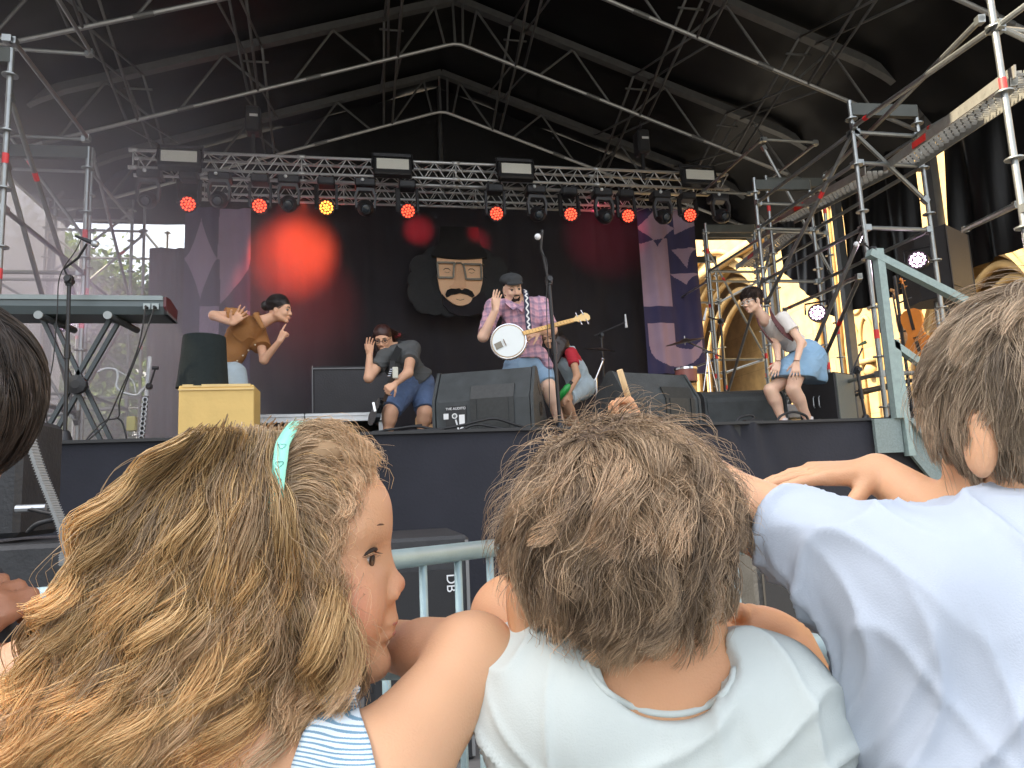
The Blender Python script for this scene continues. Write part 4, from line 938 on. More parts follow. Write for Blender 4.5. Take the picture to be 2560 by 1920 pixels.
m=MB(); p=at(2262,1048,Yr); m.box((p.x+.6,Yr+.05,p.z-.06),(1.15,.05,.1));
for i in range(9): m.box((p.x+.12+i*.12,Yr+.02,p.z-.05),(.05,.012,.02))
m.build('landing_edge',galv,t)
for i in range(4):
    m=MB(); m.box((p.x+.35+i*.28,Yr+.45,DZ-.2-i*.2),(.28,.8,.03)); m.build('tread',galv,t)
m=MB(); m.box((p.x+.06,Yr+.9,DZ+.01),(.1,.0+.05,.02)); 
# ---------- cables on the stage edge ----------
def edgecab(label,pts,r=.009): return cable('stage_cable',label,[at(x,y,Y) for x,y,Y in pts],r)
edgecab('black cable bundle along the stage edge before the centre wedge, upper loop',[(960,1076,5.45),(1040,1066,5.45),(1090,1073,5.45),(1150,1064,5.45),(1200,1052,5.44),(1240,1047,5.43),(1290,1062,5.43),(1330,1074,5.45)],.010)
edgecab('black cable lying flat along the stage edge before the centre wedge',[(1000,1080,5.43),(1080,1074,5.42),(1140,1078,5.42),(1190,1062,5.42),(1250,1070,5.42),(1320,1078,5.43)],.009)
edgecab('grey cable end left of the centre wedge',[(930,1080,5.45),(965,1076,5.45),(1010,1068,5.45),(1055,1062,5.46)],.007)
edgecab('coiled black cable by the feet of the woman in denim',[(1940,1055,5.5),(1955,1038,5.5),(1985,1030,5.5),(2015,1040,5.5),(2025,1058,5.5),(2050,1050,5.48),(2060,1062,5.47),(2020,1068,5.46),(1940,1064,5.45),(1850,1060,5.45),(1790,1060,5.45)],.011)
edgecab('black cable with loop right of the wedge monitors',[(1840,1056,5.47),(1850,1044,5.47),(1875,1038,5.47),(1885,1045,5.47),(1870,1056,5.46),(1930,1058,5.45),(1990,1062,5.44)],.010)
m=MB(); m.box(at(1882,1056,5.44),(.16,.07,.045),None,.01); m.rbeam(at(2035,1066,5.42),at(2065,1063,5.42),.02,.02); tag(m.build('cable_connector',black),'black cable connector box on the stage edge','connector')
# ---------- loudspeakers under the stage ----------
def sub(label,x0,x1,ytop,yfront,Yf,dep=.9,zb=0):
    p=at(x0,yfront,Yf); q=at(x1,yfront,Yf); t=thing('subwoofer',label,'subwoofer',((p.x+q.x)/2,Yf+dep/2,0)); h=(p.z+q.z)/2
    m=MB(); m.box(((p.x+q.x)/2,Yf+dep/2,h/2),(q.x-p.x,dep,h),None,.015); m.build('cabinet',mat('sub_black',(.03,.031,.034),.6,0,.5,10,bump=.3,bs=60),t)
    m=MB(); m.box(((p.x+q.x)/2-.02,Yf-.012,h*.45),(q.x-p.x-.12,.02,h*.8)); m.build('grille',mat('sub_grille',(.02,.02,.022),.7,0,.3,200),t)
    m=MB(); m.rbeam((q.x-.012,Yf-.004,0.02),(q.x-.012,Yf-.004,h-.02),.014,.014); m.build('edge_protector',mat('worn_edge',(.2,.2,.2)),t)
    return t,(p,q,h)
t,(p,q,h)=sub('black subwoofer box below the stage between girl and centre boy',905,1172,1310,1345,3.3,.75)
txt('DB',V((q.x-.09,3.27,h-.2)),.06,Matrix.Rotation(R(90),3,'Y')@FR if False else Matrix.Rotation(R(90),3,'Y')@FR,wht,'lettering',t)
sub('black subwoofer box below the stage between centre boy and right boy',1880,2110,1360,1370,3.5,.7)
sub('wide black subwoofer at the left edge, topped by a speaker',-260,180,1340,1368,2.9,.9)
p=at(-80,1335,3.1); q=at(44,1335,3.1); hz=at(44,1345,3.1).z
t=thing('front_loudspeaker','black loudspeaker standing on the left subwoofer','loudspeaker',((p.x+q.x)/2,3.25,hz)); zt_=at(40,1120,3.1).z; zt_=at(50,1040,3.1).z
m=MB(); m.box(((p.x+q.x)/2,3.3,(hz+zt_)/2),(q.x-p.x,.4,zt_-hz),None,.02); m.build('cabinet',mat('sub_black',(.03,.031,.034)),t)
m=MB(); p=at(40,1272,3.05); m.beam(p,p+V((.1,0,0)),.014); o=m.build('connector',silv,t); 
cable('cable','thin dark cable plugged into the left front loudspeaker',[at(66,1272,3.05),at(90,1276,3.03),at(130,1285,3.0),at(165,1290,3.0)],.008)
cable('cable','pale and dark cable lying on the left subwoofer',[at(70,1330,3.0),at(90,1312,2.98),at(120,1302,2.98),at(150,1298,3.0)],.009)
m=MB(); pts=catmull([at(62,1050,2.9),at(95,1160,2.88),(at(130,1250,2.86)),at(160,1335,2.84),at(162,1420,2.84),at(158,1500,2.84)],14)
for a,b in zip(pts[:-1],pts[1:]): m.rbeam(a,b,.034,.012); m.rbeam(a.lerp(b,.3),a.lerp(b,.55),.037,.02)
tag(m.build('ribbed_strap',mat('grey_strap',(.30,.31,.31),.8,0,.15,60)),'grey ribbed strap hanging down at the left before the stage skirt','strap')
# ---------- crowd barriers ----------
def barrier(label,p,q,r,spacing,foot=0.0,corner=False,barr=.009,postr=.0,h0=.15):
    p=V(p);q=V(q); t=thing('crowd_barrier',label,'barrier',(p.x,p.y,0),'galvanised crowd barriers'); u=(q-p); L=u.length; u.normalize()
    m=MB(); path=[p,q] if not corner else [p,q-u*.06,q-u*.015+V((0,0,-.015)),q+V((0,0,-.06)),V((q.x,q.y,.1))]
    m.tube(path if not corner else [p]+catmull(path[1:4],5)+[path[-1]],r,14); m.build('top_rail',galv,t,True)
    n=int(L/spacing); lo0=V((p.x,p.y,h0)); lo1=V((q.x,q.y,h0)); m=MB(); m.beam(lo0,lo1,r*.6,8); m.build('bottom_rail',galv,t)
    for i in range(n):
        c=p+u*(spacing*(i+.6)); MB().beam((c.x,c.y,h0),(c.x,c.y,c.z-r*.6),barr,8).build('bar',galv,t,True)
    if postr:
        m=MB(); c=q-u*.005; 
        m.beam((c.x,c.y,.05),(c.x,c.y,c.z-.06),postr,12); m.rbeam((c.x,c.y-.3,.03),(c.x,c.y+.3,.03),.05,.03); m.build('foot_post',galv,t,True)
    return t
a0=atd(-60,1524,.98); a1=atd(1340,1357,1.86)
barrier('pale galvanised crowd barrier running from the left edge behind the girl',a0,a1,.0205,.105)
b0=atd(1430,1372,2.0); b1=atd(1935,1368,2.12)
barrier('far galvanised crowd barrier seen under the right boy\'s raised arm',b0,b1,.0205,.105)
c0=atd(700,1660,.86); c1=atd(2125,1618,.86)
barrier('nearest galvanised crowd barrier the boys lean on, with welded end post',c0,c1,.0215,.4,corner=True,barr=.008,postr=.0)
cp=atd(2096,1690,.93); t=thing('barrier_post','thick galvanised post under the end of the nearest barrier','post',(cp.x,cp.y,0)); MB().beam((cp.x,cp.y,0),(cp.x,cp.y,cp.z),.0165,14).build('post',galv,t,True); MB().lathe([(.0175,-.012),(.0175,.0),(.012,.004)],cp,(0,0,1),14).build('weld_collar',alu,t,True)
# ================= implicit modelling toolkit =================
def A3(v): return np.array(tuple(v),dtype=np.float32)
class Field:
    def __init__(s,res): s.res=res; s.ops=[]
    def cone(s,a,b,r1,r2,k=.02,op='u',flat=False,flata=False,hollow=0):
        a,b=A3(a),A3(b); r=max(r1,r2); lo=np.minimum(a,b)-r; hi=np.maximum(a,b)+r; ba=b-a; L2=float(ba@ba)+1e-9; un=ba/math.sqrt(L2)
        def fn(P):
            pa=P-a; h=(pa@ba)/L2; hc=np.clip(h,0,1); d=np.linalg.norm(pa-hc[...,None]*ba,axis=-1)-(r1+(r2-r1)*hc)
            if flat: d=np.maximum(d,(P-b)@un)
            if flata: d=np.maximum(d,-((P-a)@un))
            return d
        s.ops.append((op,fn,lo,hi,k)); return s
    def chain(s,pts,rs,k=.02):
        for i in range(len(pts)-1): s.cone(pts[i],pts[i+1],rs[i],rs[i+1],k)
        return s
    def ell(s,c,rad,rot=None,k=.02,op='u'):
        c=A3(c); rad=np.array(rad,dtype=np.float32); M=np.eye(3,dtype=np.float32) if rot is None else np.array([tuple(r) for r in rot],dtype=np.float32)
        ext=np.sqrt(((M*rad[None,:])**2).sum(1)); lo=c-ext; hi=c+ext
        def fn(P):
            q=((P-c)@M)/rad; k0=np.linalg.norm(q,axis=-1); k1=np.linalg.norm(q/rad,axis=-1)+1e-6; return k0*(k0-1)/k1
        s.ops.append((op,fn,lo,hi,k)); return s
    def half(s,p,n,k=.003,lo=None,hi=None):
        """keep the side opposite to n"""
        p,n=A3(p),A3(V(n).normalized()); s.ops.append(('i',lambda P:(P-p)@n,lo,hi,k)); return s
    def mesh(s,name,mt,parent=None,disp=None,smooth=1,colfn=None):
        us=[o for o in s.ops if o[0]=='u']; lo=np.min([o[2] for o in us],0)-.03; hi=np.max([o[3] for o in us],0)+.03
        n=np.ceil((hi-lo)/s.res).astype(int)+1; ax=[lo[i]+s.res*np.arange(n[i],dtype=np.float32) for i in range(3)]
        F=np.full(n,1.0,np.float32)
        for op,fn,l,h,k in s.ops:
            if l is None: i0=np.zeros(3,int); i1=n
            else:
                m=k+s.res*2.5; i0=np.clip(np.floor((l-m-lo)/s.res).astype(int),0,n); i1=np.clip(np.ceil((h+m-lo)/s.res).astype(int)+1,0,n)
            if (i1<=i0).any(): continue
            sl=tuple(slice(i0[i],i1[i]) for i in range(3))
            P=np.stack(np.meshgrid(*[ax[i][sl[i]] for i in range(3)],indexing='ij'),-1); d=fn(P).astype(np.float32); f=F[sl]; k=max(k,1e-5)
            if op=='u': hh=np.maximum(k-np.abs(f-d),0)/k; F[sl]=np.minimum(f,d)-hh*hh*k*.25
            elif op=='s': hh=np.maximum(k-np.abs(f+d),0)/k; F[sl]=np.maximum(f,-d)+hh*hh*k*.25
            else: hh=np.maximum(k-np.abs(f-d),0)/k; F[sl]=np.maximum(f,d)+hh*hh*k*.25
        Vv,Q=snets(F,lo,s.res)
        for _ in range(smooth): Vv=lap(Vv,Q)
        if disp is not None: N=vnorm(Vv,Q); Vv=Vv+N*disp(Vv,N)[:,None]
        me=bpy.data.meshes.new(name); me.vertices.add(len(Vv)); me.vertices.foreach_set('co',Vv.astype(np.float32).ravel())
        me.loops.add(Q.size); me.loops.foreach_set('vertex_index',Q.ravel().astype(np.int32)); me.polygons.add(len(Q)); me.polygons.foreach_set('loop_start',np.arange(0,Q.size,4,dtype=np.int32)); me.update(calc_edges=True)
        if colfn is not None:
            at_=me.attributes.new('tint','FLOAT_COLOR','POINT'); c=np.ones((len(Vv),4),np.float32); c[:,:3]=colfn(Vv); at_.data.foreach_set('color',c.ravel())
        return link(name,me,mt,parent,True)
def snets(F,lo,res):
    S_=F<0; n=np.array(F.shape)-1; ssum=np.zeros(n,np.float32); cnt=np.zeros(n,np.float32); acc=np.zeros((*n,3),np.float32)
    offs=[(i,j,k) for i in(0,1) for j in(0,1) for k in(0,1)]
    mix=None
    cor=[S_[i:i+n[0],j:j+n[1],k:k+n[2]] for i,j,k in offs]; al=np.logical_and.reduce(cor); an=np.logical_or.reduce(cor); mix=an&~al
    idx=np.argwhere(mix); vid=-np.ones(n,np.int64); vid[mix]=np.arange(len(idx))
    acc=np.zeros((len(idx),3),np.float32); cnt=np.zeros(len(idx),np.float32)
    for a in offs:
        for d in range(3):
            if a[d]==1: continue
            b=list(a); b[d]=1
            fa=F[idx[:,0]+a[0],idx[:,1]+a[1],idx[:,2]+a[2]]; fb=F[idx[:,0]+b[0],idx[:,1]+b[1],idx[:,2]+b[2]]
            m=(fa<0)!=(fb<0); t=np.where(m,fa/(fa-fb+1e-12*(fa==fb)),0); p=np.zeros((len(idx),3),np.float32)+np.array(a,np.float32); p[:,d]+=t
            acc[m]+=p[m]; cnt[m]+=1
    Vv=(idx+acc/np.maximum(cnt,1)[:,None])*res+lo
    Q=[]
    for d in range(3):
        sl0=[slice(None)]*3; sl1=[slice(None)]*3; sl0[d]=slice(0,-1); sl1[d]=slice(1,None)
        s0,s1=S_[tuple(sl0)],S_[tuple(sl1)]; e=np.argwhere(s0!=s1); o1,o2=[x for x in range(3) if x!=d]
        ok=(e[:,o1]>0)&(e[:,o2]>0)&(e[:,o1]<n[o1])&(e[:,o2]<n[o2])&(e[:,d]<n[d]); e=e[ok]; ins=s0[tuple(e.T)]
        c=[]
        for (u,v) in((-1,-1),(0,-1),(0,0),(-1,0)):
            q=e.copy(); q[:,o1]+=u; q[:,o2]+=v; c.append(vid[tuple(q.T)])
        q=np.stack(c,1); flip=ins if d!=1 else ~ins; q[~flip]=q[~flip][:,::-1]; Q.append(q)
    return Vv,np.concatenate(Q)
def lap(Vv,Q,w=.5):
    acc=np.zeros_like(Vv); cnt=np.zeros(len(Vv),Vv.dtype)
    for i in range(4):
        a,b=Q[:,i],Q[:,(i+1)%4]
        for c in range(3): acc[:,c]+=np.bincount(a,Vv[b,c],len(Vv))+np.bincount(b,Vv[a,c],len(Vv))
        cnt+=np.bincount(a,minlength=len(Vv))+np.bincount(b,minlength=len(Vv))
    return Vv*(1-w)+w*acc/np.maximum(cnt,1)[:,None]
def vnorm(Vv,Q):
    n=np.cross(Vv[Q[:,2]]-Vv[Q[:,0]],Vv[Q[:,3]]-Vv[Q[:,1]]); N=np.zeros_like(Vv)
    for i in range(4):
        for c in range(3): N[:,c]+=np.bincount(Q[:,i],n[:,c],len(Vv))
    return N/(np.linalg.norm(N,axis=1)[:,None]+1e-12)
def folds(amp=.004,fr=22,seed=0,dirs=3):
    r=np.random.RandomState(seed); D=[r.normal(size=3) for _ in range(dirs)]; D=[d/np.linalg.norm(d) for d in D]; W_=[r.normal(size=3)*fr*.35 for _ in range(dirs)]
    def f(P,N):
        t=0
        for i,(d,w) in enumerate(zip(D,W_)):
            x=P@d*fr*(1+.35*i)+1.8*np.sin(P@w+i)+1.1*np.sin(P@np.roll(w,1)*1.7); t=t+(np.abs(np.sin(x))**.6*-1+.6)*(.5+.5*np.sin(P@w*.5+i*2))
        return (amp*t/dirs*1.6).astype(P.dtype)
    return f
def wrinkle(amp=.004,fr=100,seed=0,dirs=3):
    r=np.random.RandomState(seed); D=r.normal(size=(dirs,3)); D/=np.linalg.norm(D,axis=1)[:,None]; W_=r.normal(size=(dirs,3))*fr*.16; W2=r.normal(size=(dirs,3))*fr*.22
    def f(P,N):
        t=np.zeros(len(P))
        for d,w,w2 in zip(D,W_,W2):
            x=P@d*fr*.5+2.2*np.sin(P@w)+1.2*np.sin(P@w2+1); rg=(1-np.abs(np.sin(x)))**2.2; m=np.clip(.5+.8*np.sin(P@w2*.6+2),0,1); t+=rg*m-.25*m
        return (amp*t).astype(P.dtype)
    return f
def axes(side,up):   # torso frame matrix columns: lateral, front-back, up
    z=V(up).normalized(); x=(V(side)-z*V(side).dot(z)).normalized(); y=z.cross(x); return Matrix((x,y,z)).transposed()
def hand(F,w,d,n,thumb,curl=(.2,.2,.25,.3,.2),spread=.12,s=1.0,k=.005):
    """w wrist, d finger direction, n palm normal, thumb +1/-1 side"""
    w=V(w); d=V(d).normalized(); n=V(n); n=(n-d*n.dot(d)).normalized(); sd=d.cross(n)*thumb
    L=[.074,.082,.076,.060]; tips=[]
    for i in range(4):
        o=(1.5-i)*.020*s; kn=w+d*.085*s*(1-.03*abs(i-1))+sd*o-n*.003*s; F.cone(w+sd*o*.55+d*.012*s,kn,.0145*s,.0115*s,.012*s)
        a=spread*(1.5-i); dr=(d*math.cos(a)+sd*math.sin(a)).normalized(); p=kn; ang=0
        for j,fr_ in enumerate((.46,.30,.24)):
            ang+=curl[i+1]*(1,1.15,.8)[j]; q=p+(dr*math.cos(ang)+n*math.sin(ang))*L[i]*fr_*s; r0=(.0092,.0082,.0074,.0066)[j]*s*(.88 if i==3 else 1); r1=(.0092,.0082,.0074,.0066)[j+1]*s*(.88 if i==3 else 1)
            F.cone(p,q,r0,r1,k); p=q
        tips.append(p)
    b=w+d*.022*s+sd*.024*s+n*.006*s; td=(d*.62+sd*(.62)+n*.35).normalized(); m_=b+td*.042*s; F.cone(w+d*.01*s+sd*.008*s,b,.015*s,.0145*s,.01*s); F.cone(b,m_,.0135*s,.0105*s,.008*s)
    td2=(td*.8+d*.45+n*curl[0]).normalized(); e=m_+td2*.030*s; F.cone(m_,e,.0100*s,.0078*s,k); e2=e+td2*.012*s; F.cone(e,e2,.0078*s,.007*s,k); tips.append(e2); return tips
def headshape(F,c,f,u,s=1.0,ear=True,nose=1.0,jaw=1.0,neck=None,neckr=.055):
    """c centre of the skull between the ears, f forward, u up"""
    f,u,r=frame_from(f,u); c=V(c); M=Matrix((f,u,r)).transposed()
    P=lambda a,b,d=0:c+(f*a+u*b+r*d)*s
    F.ell(P(-.012,.035),(.093*s,.082*s,.074*s),M,.02*s); F.ell(P(.028,-.018),(.062*s,.082*s,.060*s),M,.03*s)
    F.cone(P(.045,-.075,.022),P(-.01,-.045,.05),.022*s*jaw,.024*s,.02*s); F.cone(P(.045,-.075,-.022),P(-.01,-.045,-.05),.022*s*jaw,.024*s,.02*s); F.ell(P(.068,-.092),(.020*s,.018*s,.022*s),M,.02*s)
    for d in(-1,1):
        F.ell(P(.060,-.030,d*.036),(.024*s,.022*s,.020*s),M,.015*s); F.ell(P(.094,.002,d*.031),(.016*s,.012*s,.018*s),M,.012*s,'s')
        F.cone(P(.078,.024,d*.012),P(.072,.024,d*.045),.011*s,.009*s,.012*s)
        if ear: F.ell(P(-.008,-.008,d*.074),(.018*s,.031*s,.009*s),axes(M@V((1,0,.3*d)),u) if False else M,.006*s); F.ell(P(-.004,-.006,d*.084),(.010*s,.018*s,.006*s),M,.004*s,'s')
    F.cone(P(.086,.010),P(.1045*nose,-.028),.008*s,.0095*s,.010*s); F.ell(P(.096,-.033,.011),(.012*s,.009*s,.008*s),M,.006*s); F.ell(P(.096,-.033,-.011),(.012*s,.009*s,.008*s),M,.006*s)
    F.ell(P(.092,-.056),(.010*s,.0055*s,.022*s),M,.006*s); F.ell(P(.090,-.068),(.010*s,.006*s,.019*s),M,.006*s); F.cone(P(.106,-.0615,-.02),P(.106,-.0615,.02),.0022*s,.0022*s,.003*s,'s')
    if neck is not None: F.cone(neck,P(-.018,-.045),neckr,neckr*.92,.03*s)
    return P,M
def eyes(P,M,s,parent,iris=(.06,.03,.015),white=(.42,.38,.35),closed=False,brow=(.03,.02,.015),browt=.0035):
    m=MB()
    for d in(-1,1): m.sphere(P(.073,.002,d*.031),.0125*s,12)
    e=m.build('eyes',mat('eye_white',white,.2),parent,True)
    m=MB(); f=(P(1,0)-P(0,0)).normalized()
    for d in(-1,1):
        c=P(.0735,.001,d*.031); dr=(f+(P(0,0,d)-P(0,0)).normalized()*.15-(P(0,1)-P(0,0)).normalized()*.15).normalized(); m.lathe([(.0078*s,0.0),(.0055*s,.0018*s),(.001*s,.0024*s)],c+dr*.0115*s,dr,12)
    m.build('iris',mat('iris_%d'%int(iris[0]*999),iris,.15),e)
    m=MB()
    for d in(-1,1):
        m.tube([P(.079,.004,d*.018),P(.0875,.0085,d*.026),P(.0865,.0095,d*.034),P(.076,.004,d*.044)],.0016*s,5)
    m.build('lashes',mat('lash_dark',(.02,.012,.01),.7),e)
    m=MB()
    for d in(-1,1): m.tube([P(.090,.022,d*.012),P(.092,.027,d*.024),P(.085,.028,d*.038),P(.076,.022,d*.048)],[browt*s*.7,browt*s,browt*s*.9,browt*s*.4],6)
    m.build('eyebrows',mat('brow_%d'%int(brow[0]*999),brow,.9),parent,True)
def skinmat(name,col,sss=.12,red=(.65,.22,.16)):
    m=mat(name,col,.52,0,.13,9,bump=.12,bs=480,spec=.35,sss=sss,det=9); return m
# ---------- hair strands ----------
def hairmat(name,c0,c1,rough=.42,spec=.6):
    if name in _M: return _M[name]
    m=bpy.data.materials.new(name); m.use_nodes=True; n=m.node_tree; b=n.nodes['Principled BSDF']; m.diffuse_color=(*c0,1)
    g=n.nodes.new('ShaderNodeNewGeometry'); r=n.nodes.new('ShaderNodeValToRGB'); r.color_ramp.elements[0].color=(*c0,1); r.color_ramp.elements[1].color=(*c1,1); r.color_ramp.elements[1].position=.95
    tc=n.nodes.new('ShaderNodeTexCoord'); nz=n.nodes.new('ShaderNodeTexNoise'); nz.inputs['Scale'].default_value=24; nz.inputs['Detail'].default_value=2; n.links.new(tc.outputs['Object'],nz.inputs[0])
    mm=n.nodes.new('ShaderNodeMath'); mm.operation='MULTIPLY_ADD'; mm.inputs[1].default_value=.55; n.links.new(g.outputs['Random Per Island'],mm.inputs[0])
    m2=n.nodes.new('ShaderNodeMapRange'); m2.inputs[1].default_value=.3; m2.inputs[2].default_value=.7; m2.inputs[3].default_value=0; m2.inputs[4].default_value=.5; n.links.new(nz.outputs['Fac'],m2.inputs[0]); n.links.new(m2.outputs[0],mm.inputs[2])
    n.links.new(mm.outputs[0],r.inputs[0]); n.links.new(r.outputs[0],b.inputs['Base Color']); b.inputs['Roughness'].default_value=rough; b.inputs['Specular IOR Level'].default_value=spec
    b.inputs['Sheen Weight'].default_value=.0
    tr=n.nodes.new('ShaderNodeBsdfTranslucent'); n.links.new(r.outputs[0],tr.inputs[0]); ms=n.nodes.new('ShaderNodeMixShader'); ms.inputs[0].default_value=.22; n.links.new(b.outputs[0],ms.inputs[1]); n.links.new(tr.outputs[0],ms.inputs[2]); n.links.new(ms.outputs[0],n.nodes['Material Output'].inputs[0])
    _M[name]=m; return m
def strands(name,paths,rad,mt,parent,taper=.25):
    """paths N,K,3; three sided tapering tubes"""
    P=np.asarray(paths,np.float32); N,K,_=P.shape; T=np.gradient(P,axis=1); T/=np.linalg.norm(T,axis=2,keepdims=True)+1e-9
    ref=np.random.RandomState(1).normal(size=(N,1,3)).astype(np.float32); X=np.cross(T,ref); X/=np.linalg.norm(X,axis=2,keepdims=True)+1e-9; Y=np.cross(T,X)
    r=np.broadcast_to(np.asarray(rad,np.float32).reshape(-1,1) if np.ndim(rad) else np.float32(rad),(N,1)); t=np.linspace(0,1,K,dtype=np.float32); rr=(r*(1-(1-taper)*t**1.5)[None,:])[...,None]
    V3=[P+rr*(X*math.cos(a)+Y*math.sin(a)) for a in(0,2.0944,4.18879)]
    Vv=np.stack(V3,2).reshape(-1,3); base=(np.arange(N)*K*3)[:,None,None]+(np.arange(K-1)*3)[None,:,None]
    q=[]
    for a in range(3): b=(a+1)%3; q.append(np.stack([base+a,base+b,base+3+b,base+3+a],-1).reshape(-1,4))
    Q=np.concatenate(q)
    me=bpy.data.meshes.new(name); me.vertices.add(len(Vv)); me.vertices.foreach_set('co',Vv.ravel()); me.loops.add(Q.size); me.loops.foreach_set('vertex_index',Q.ravel().astype(np.int32)); me.polygons.add(len(Q)); me.polygons.foreach_set('loop_start',np.arange(0,Q.size,4,dtype=np.int32)); me.update(calc_edges=True)
    return link(name,me,mt,parent,True)
def nzf(P,fr,seed):   # smooth vector noise
    r=np.random.RandomState(seed); out=np.zeros_like(P)
    for c in range(3):
        for o in range(3):
            w=r.normal(size=3)*fr*(1.6**o); out[...,c]+=np.sin(P@w+r.uniform(0,6))*(.6**o)
    return out/1.6
def groom(name,c,M,rad,mask,flow,length,n,K,mt,parent,seed=0,lift=.006,clumps=300,clump=.6,rnd=.25,r=.00035,curl=0,wl=.03,fr=25,lenvar=.3,grav=0.0,liftvar=1.0):
    """strands on an ellipsoid. mask(d)->bool and flow(pos_local)->dir work in the local frame (f,u,r)"""
    rs=np.random.RandomState(seed); M=np.array([tuple(x) for x in M],np.float32); c=A3(c); rad=np.array(rad,np.float32)
    def integrate(root_d,L,seed2,rn):
        p=root_d*rad; out=[p.copy()]; step=L/(K-1); d=None; jit=rs.normal(size=p.shape)*rn
        for k in range(K-1):
            t=k/(K-1); nrm=p/rad**2; nrm/=np.linalg.norm(nrm,axis=1,keepdims=True)
            v=flow(p)+nzf(p,fr,seed2)*rnd+jit*(.4+t); v=v-nrm*(v*nrm).sum(1,keepdims=True); v/=np.linalg.norm(v,axis=1,keepdims=True)+1e-9
            v=v+np.array([0,-grav*t,0])
            v/=np.linalg.norm(v,axis=1,keepdims=True)+1e-9
            v=v+nrm*(.55*(1-t)**2)*(1 if k<3 else .3)
            p=p+v*step[:,None]
            # keep above the scalp
            e=np.linalg.norm(p/rad,axis=1,keepdims=True); hgt=lift*(.35+.65*math.sin(min(1,t*1.4)*1.57)); mn=1+hgt/rad.mean(); tgt=np.clip(e,mn*.995,mn+ .02*liftvar); p=p*(1+(tgt/e-1)*.7); out.append(p.copy())
        return np.stack(out,1)
    d=rs.normal(size=(n*3,3)); d/=np.linalg.norm(d,axis=1,keepdims=True); d=d[mask(d)][:n]; N=len(d)
    L=(length(d) if callable(length) else np.full(N,length))*rs.uniform(1-lenvar,1+lenvar*.5,N)
    path=integrate(d.astype(np.float64),L,seed+5,.06)
    ci=rs.choice(N,min(clumps,N),replace=False); cd=d[ci]
    idx=np.argmax(d@cd.T,axis=1); cp=path[ci][idx]
    t=np.linspace(0,1,K)[None,:,None]; w=clump*t**1.1; path=path*(1-w)+(cp+(path[:,:1]-cp[:,:1])*.15)*w
    if curl:
        ph=rs.uniform(0,6.28,len(ci))[idx][:,None]+rs.normal(size=(N,1))*.5; s_=np.linspace(0,1,K)[None,:]*L[:,None]; a=s_/wl*6.283+ph; T=np.gradient(path,axis=1); T/=np.linalg.norm(T,axis=2,keepdims=True)+1e-9
        nr=path/np.linalg.norm(path,axis=2,keepdims=True); B=np.cross(T,nr); amp=(curl*np.linspace(0,1,K)[None,:]**.7)[...,None]; path=path+amp*(nr*np.cos(a)[...,None]*.7+B*np.sin(a)[...,None])
    W_=path@M.T+c
    return strands(name,W_,r*rs.uniform(.7,1.4,N),mt,parent)
# ================= band members =================
def person(label,loc): return thing('person',label,'person',loc)
def torso(F,pel,chest,neck,shl,shr,side,s=1.0,pad=0.0,hipw=.155,chw=.155,dep=.105,k=.05,chdep=None):
    up1=V(chest)-V(pel); M1=axes(side,up1); up2=V(neck)-V(chest); M2=axes(V(shr)-V(shl),up2)
    F.ell(pel,((hipw+pad)*s,(dep+.015+pad)*s,(.12+pad)*s),M1,k); mid=V(pel).lerp(V(chest),.5); F.ell(mid,((.125+pad)*s,(dep-.005+pad)*s,(.16+pad)*s),M1,k)
    F.ell(chest,((chw+pad)*s,((chdep or dep)+pad)*s,(.165+pad)*s),M2,k); F.cone(shl,shr,(.052+pad)*s,(.052+pad)*s,k); F.cone(chest,neck,(.09+pad)*s,(.05+pad*.5)*s,k)
def limb(F,a,b,c,r,k=.02,s=1.0,pad=0):
    F.cone(a,b,(r[0]+pad)*s,(r[1]+pad)*s,k); F.cone(b,c,(r[1]+pad)*s,(r[2]+pad)*s,k); m=V(b).lerp(V(c),.3); F.cone(V(b).lerp(V(c),.1),m,(r[1]+.002+pad)*s,(r[1]+.002+pad)*s,k)
def foot(F,ank,fd,s=1.0):
    fd=V(fd).normalized(); a=V(ank); F.cone(a,a+V((0,0,-.06)),.035*s,.034*s); F.cone(a+V((0,0,-.055))-fd*.03,a+fd*.15+V((0,0,-.07)),.034*s,.026*s,.03)
sk1=skinmat('skin_fair',(.74,.42,.27)); sk2=skinmat('skin_light',(.80,.52,.38)); sk3=skinmat('skin_warm',(.60,.33,.20))
denim=mat('denim_blue',(.10,.15,.27),.85,0,.35,14,bump=.25,bs=160); denim2=mat('denim_washed',(.24,.36,.50),.85,0,.3,8,bump=.25,bs=180); denim3=mat('denim_pale',(.42,.50,.54),.85,0,.2,10,bump=.2,bs=160)
RES=.0058
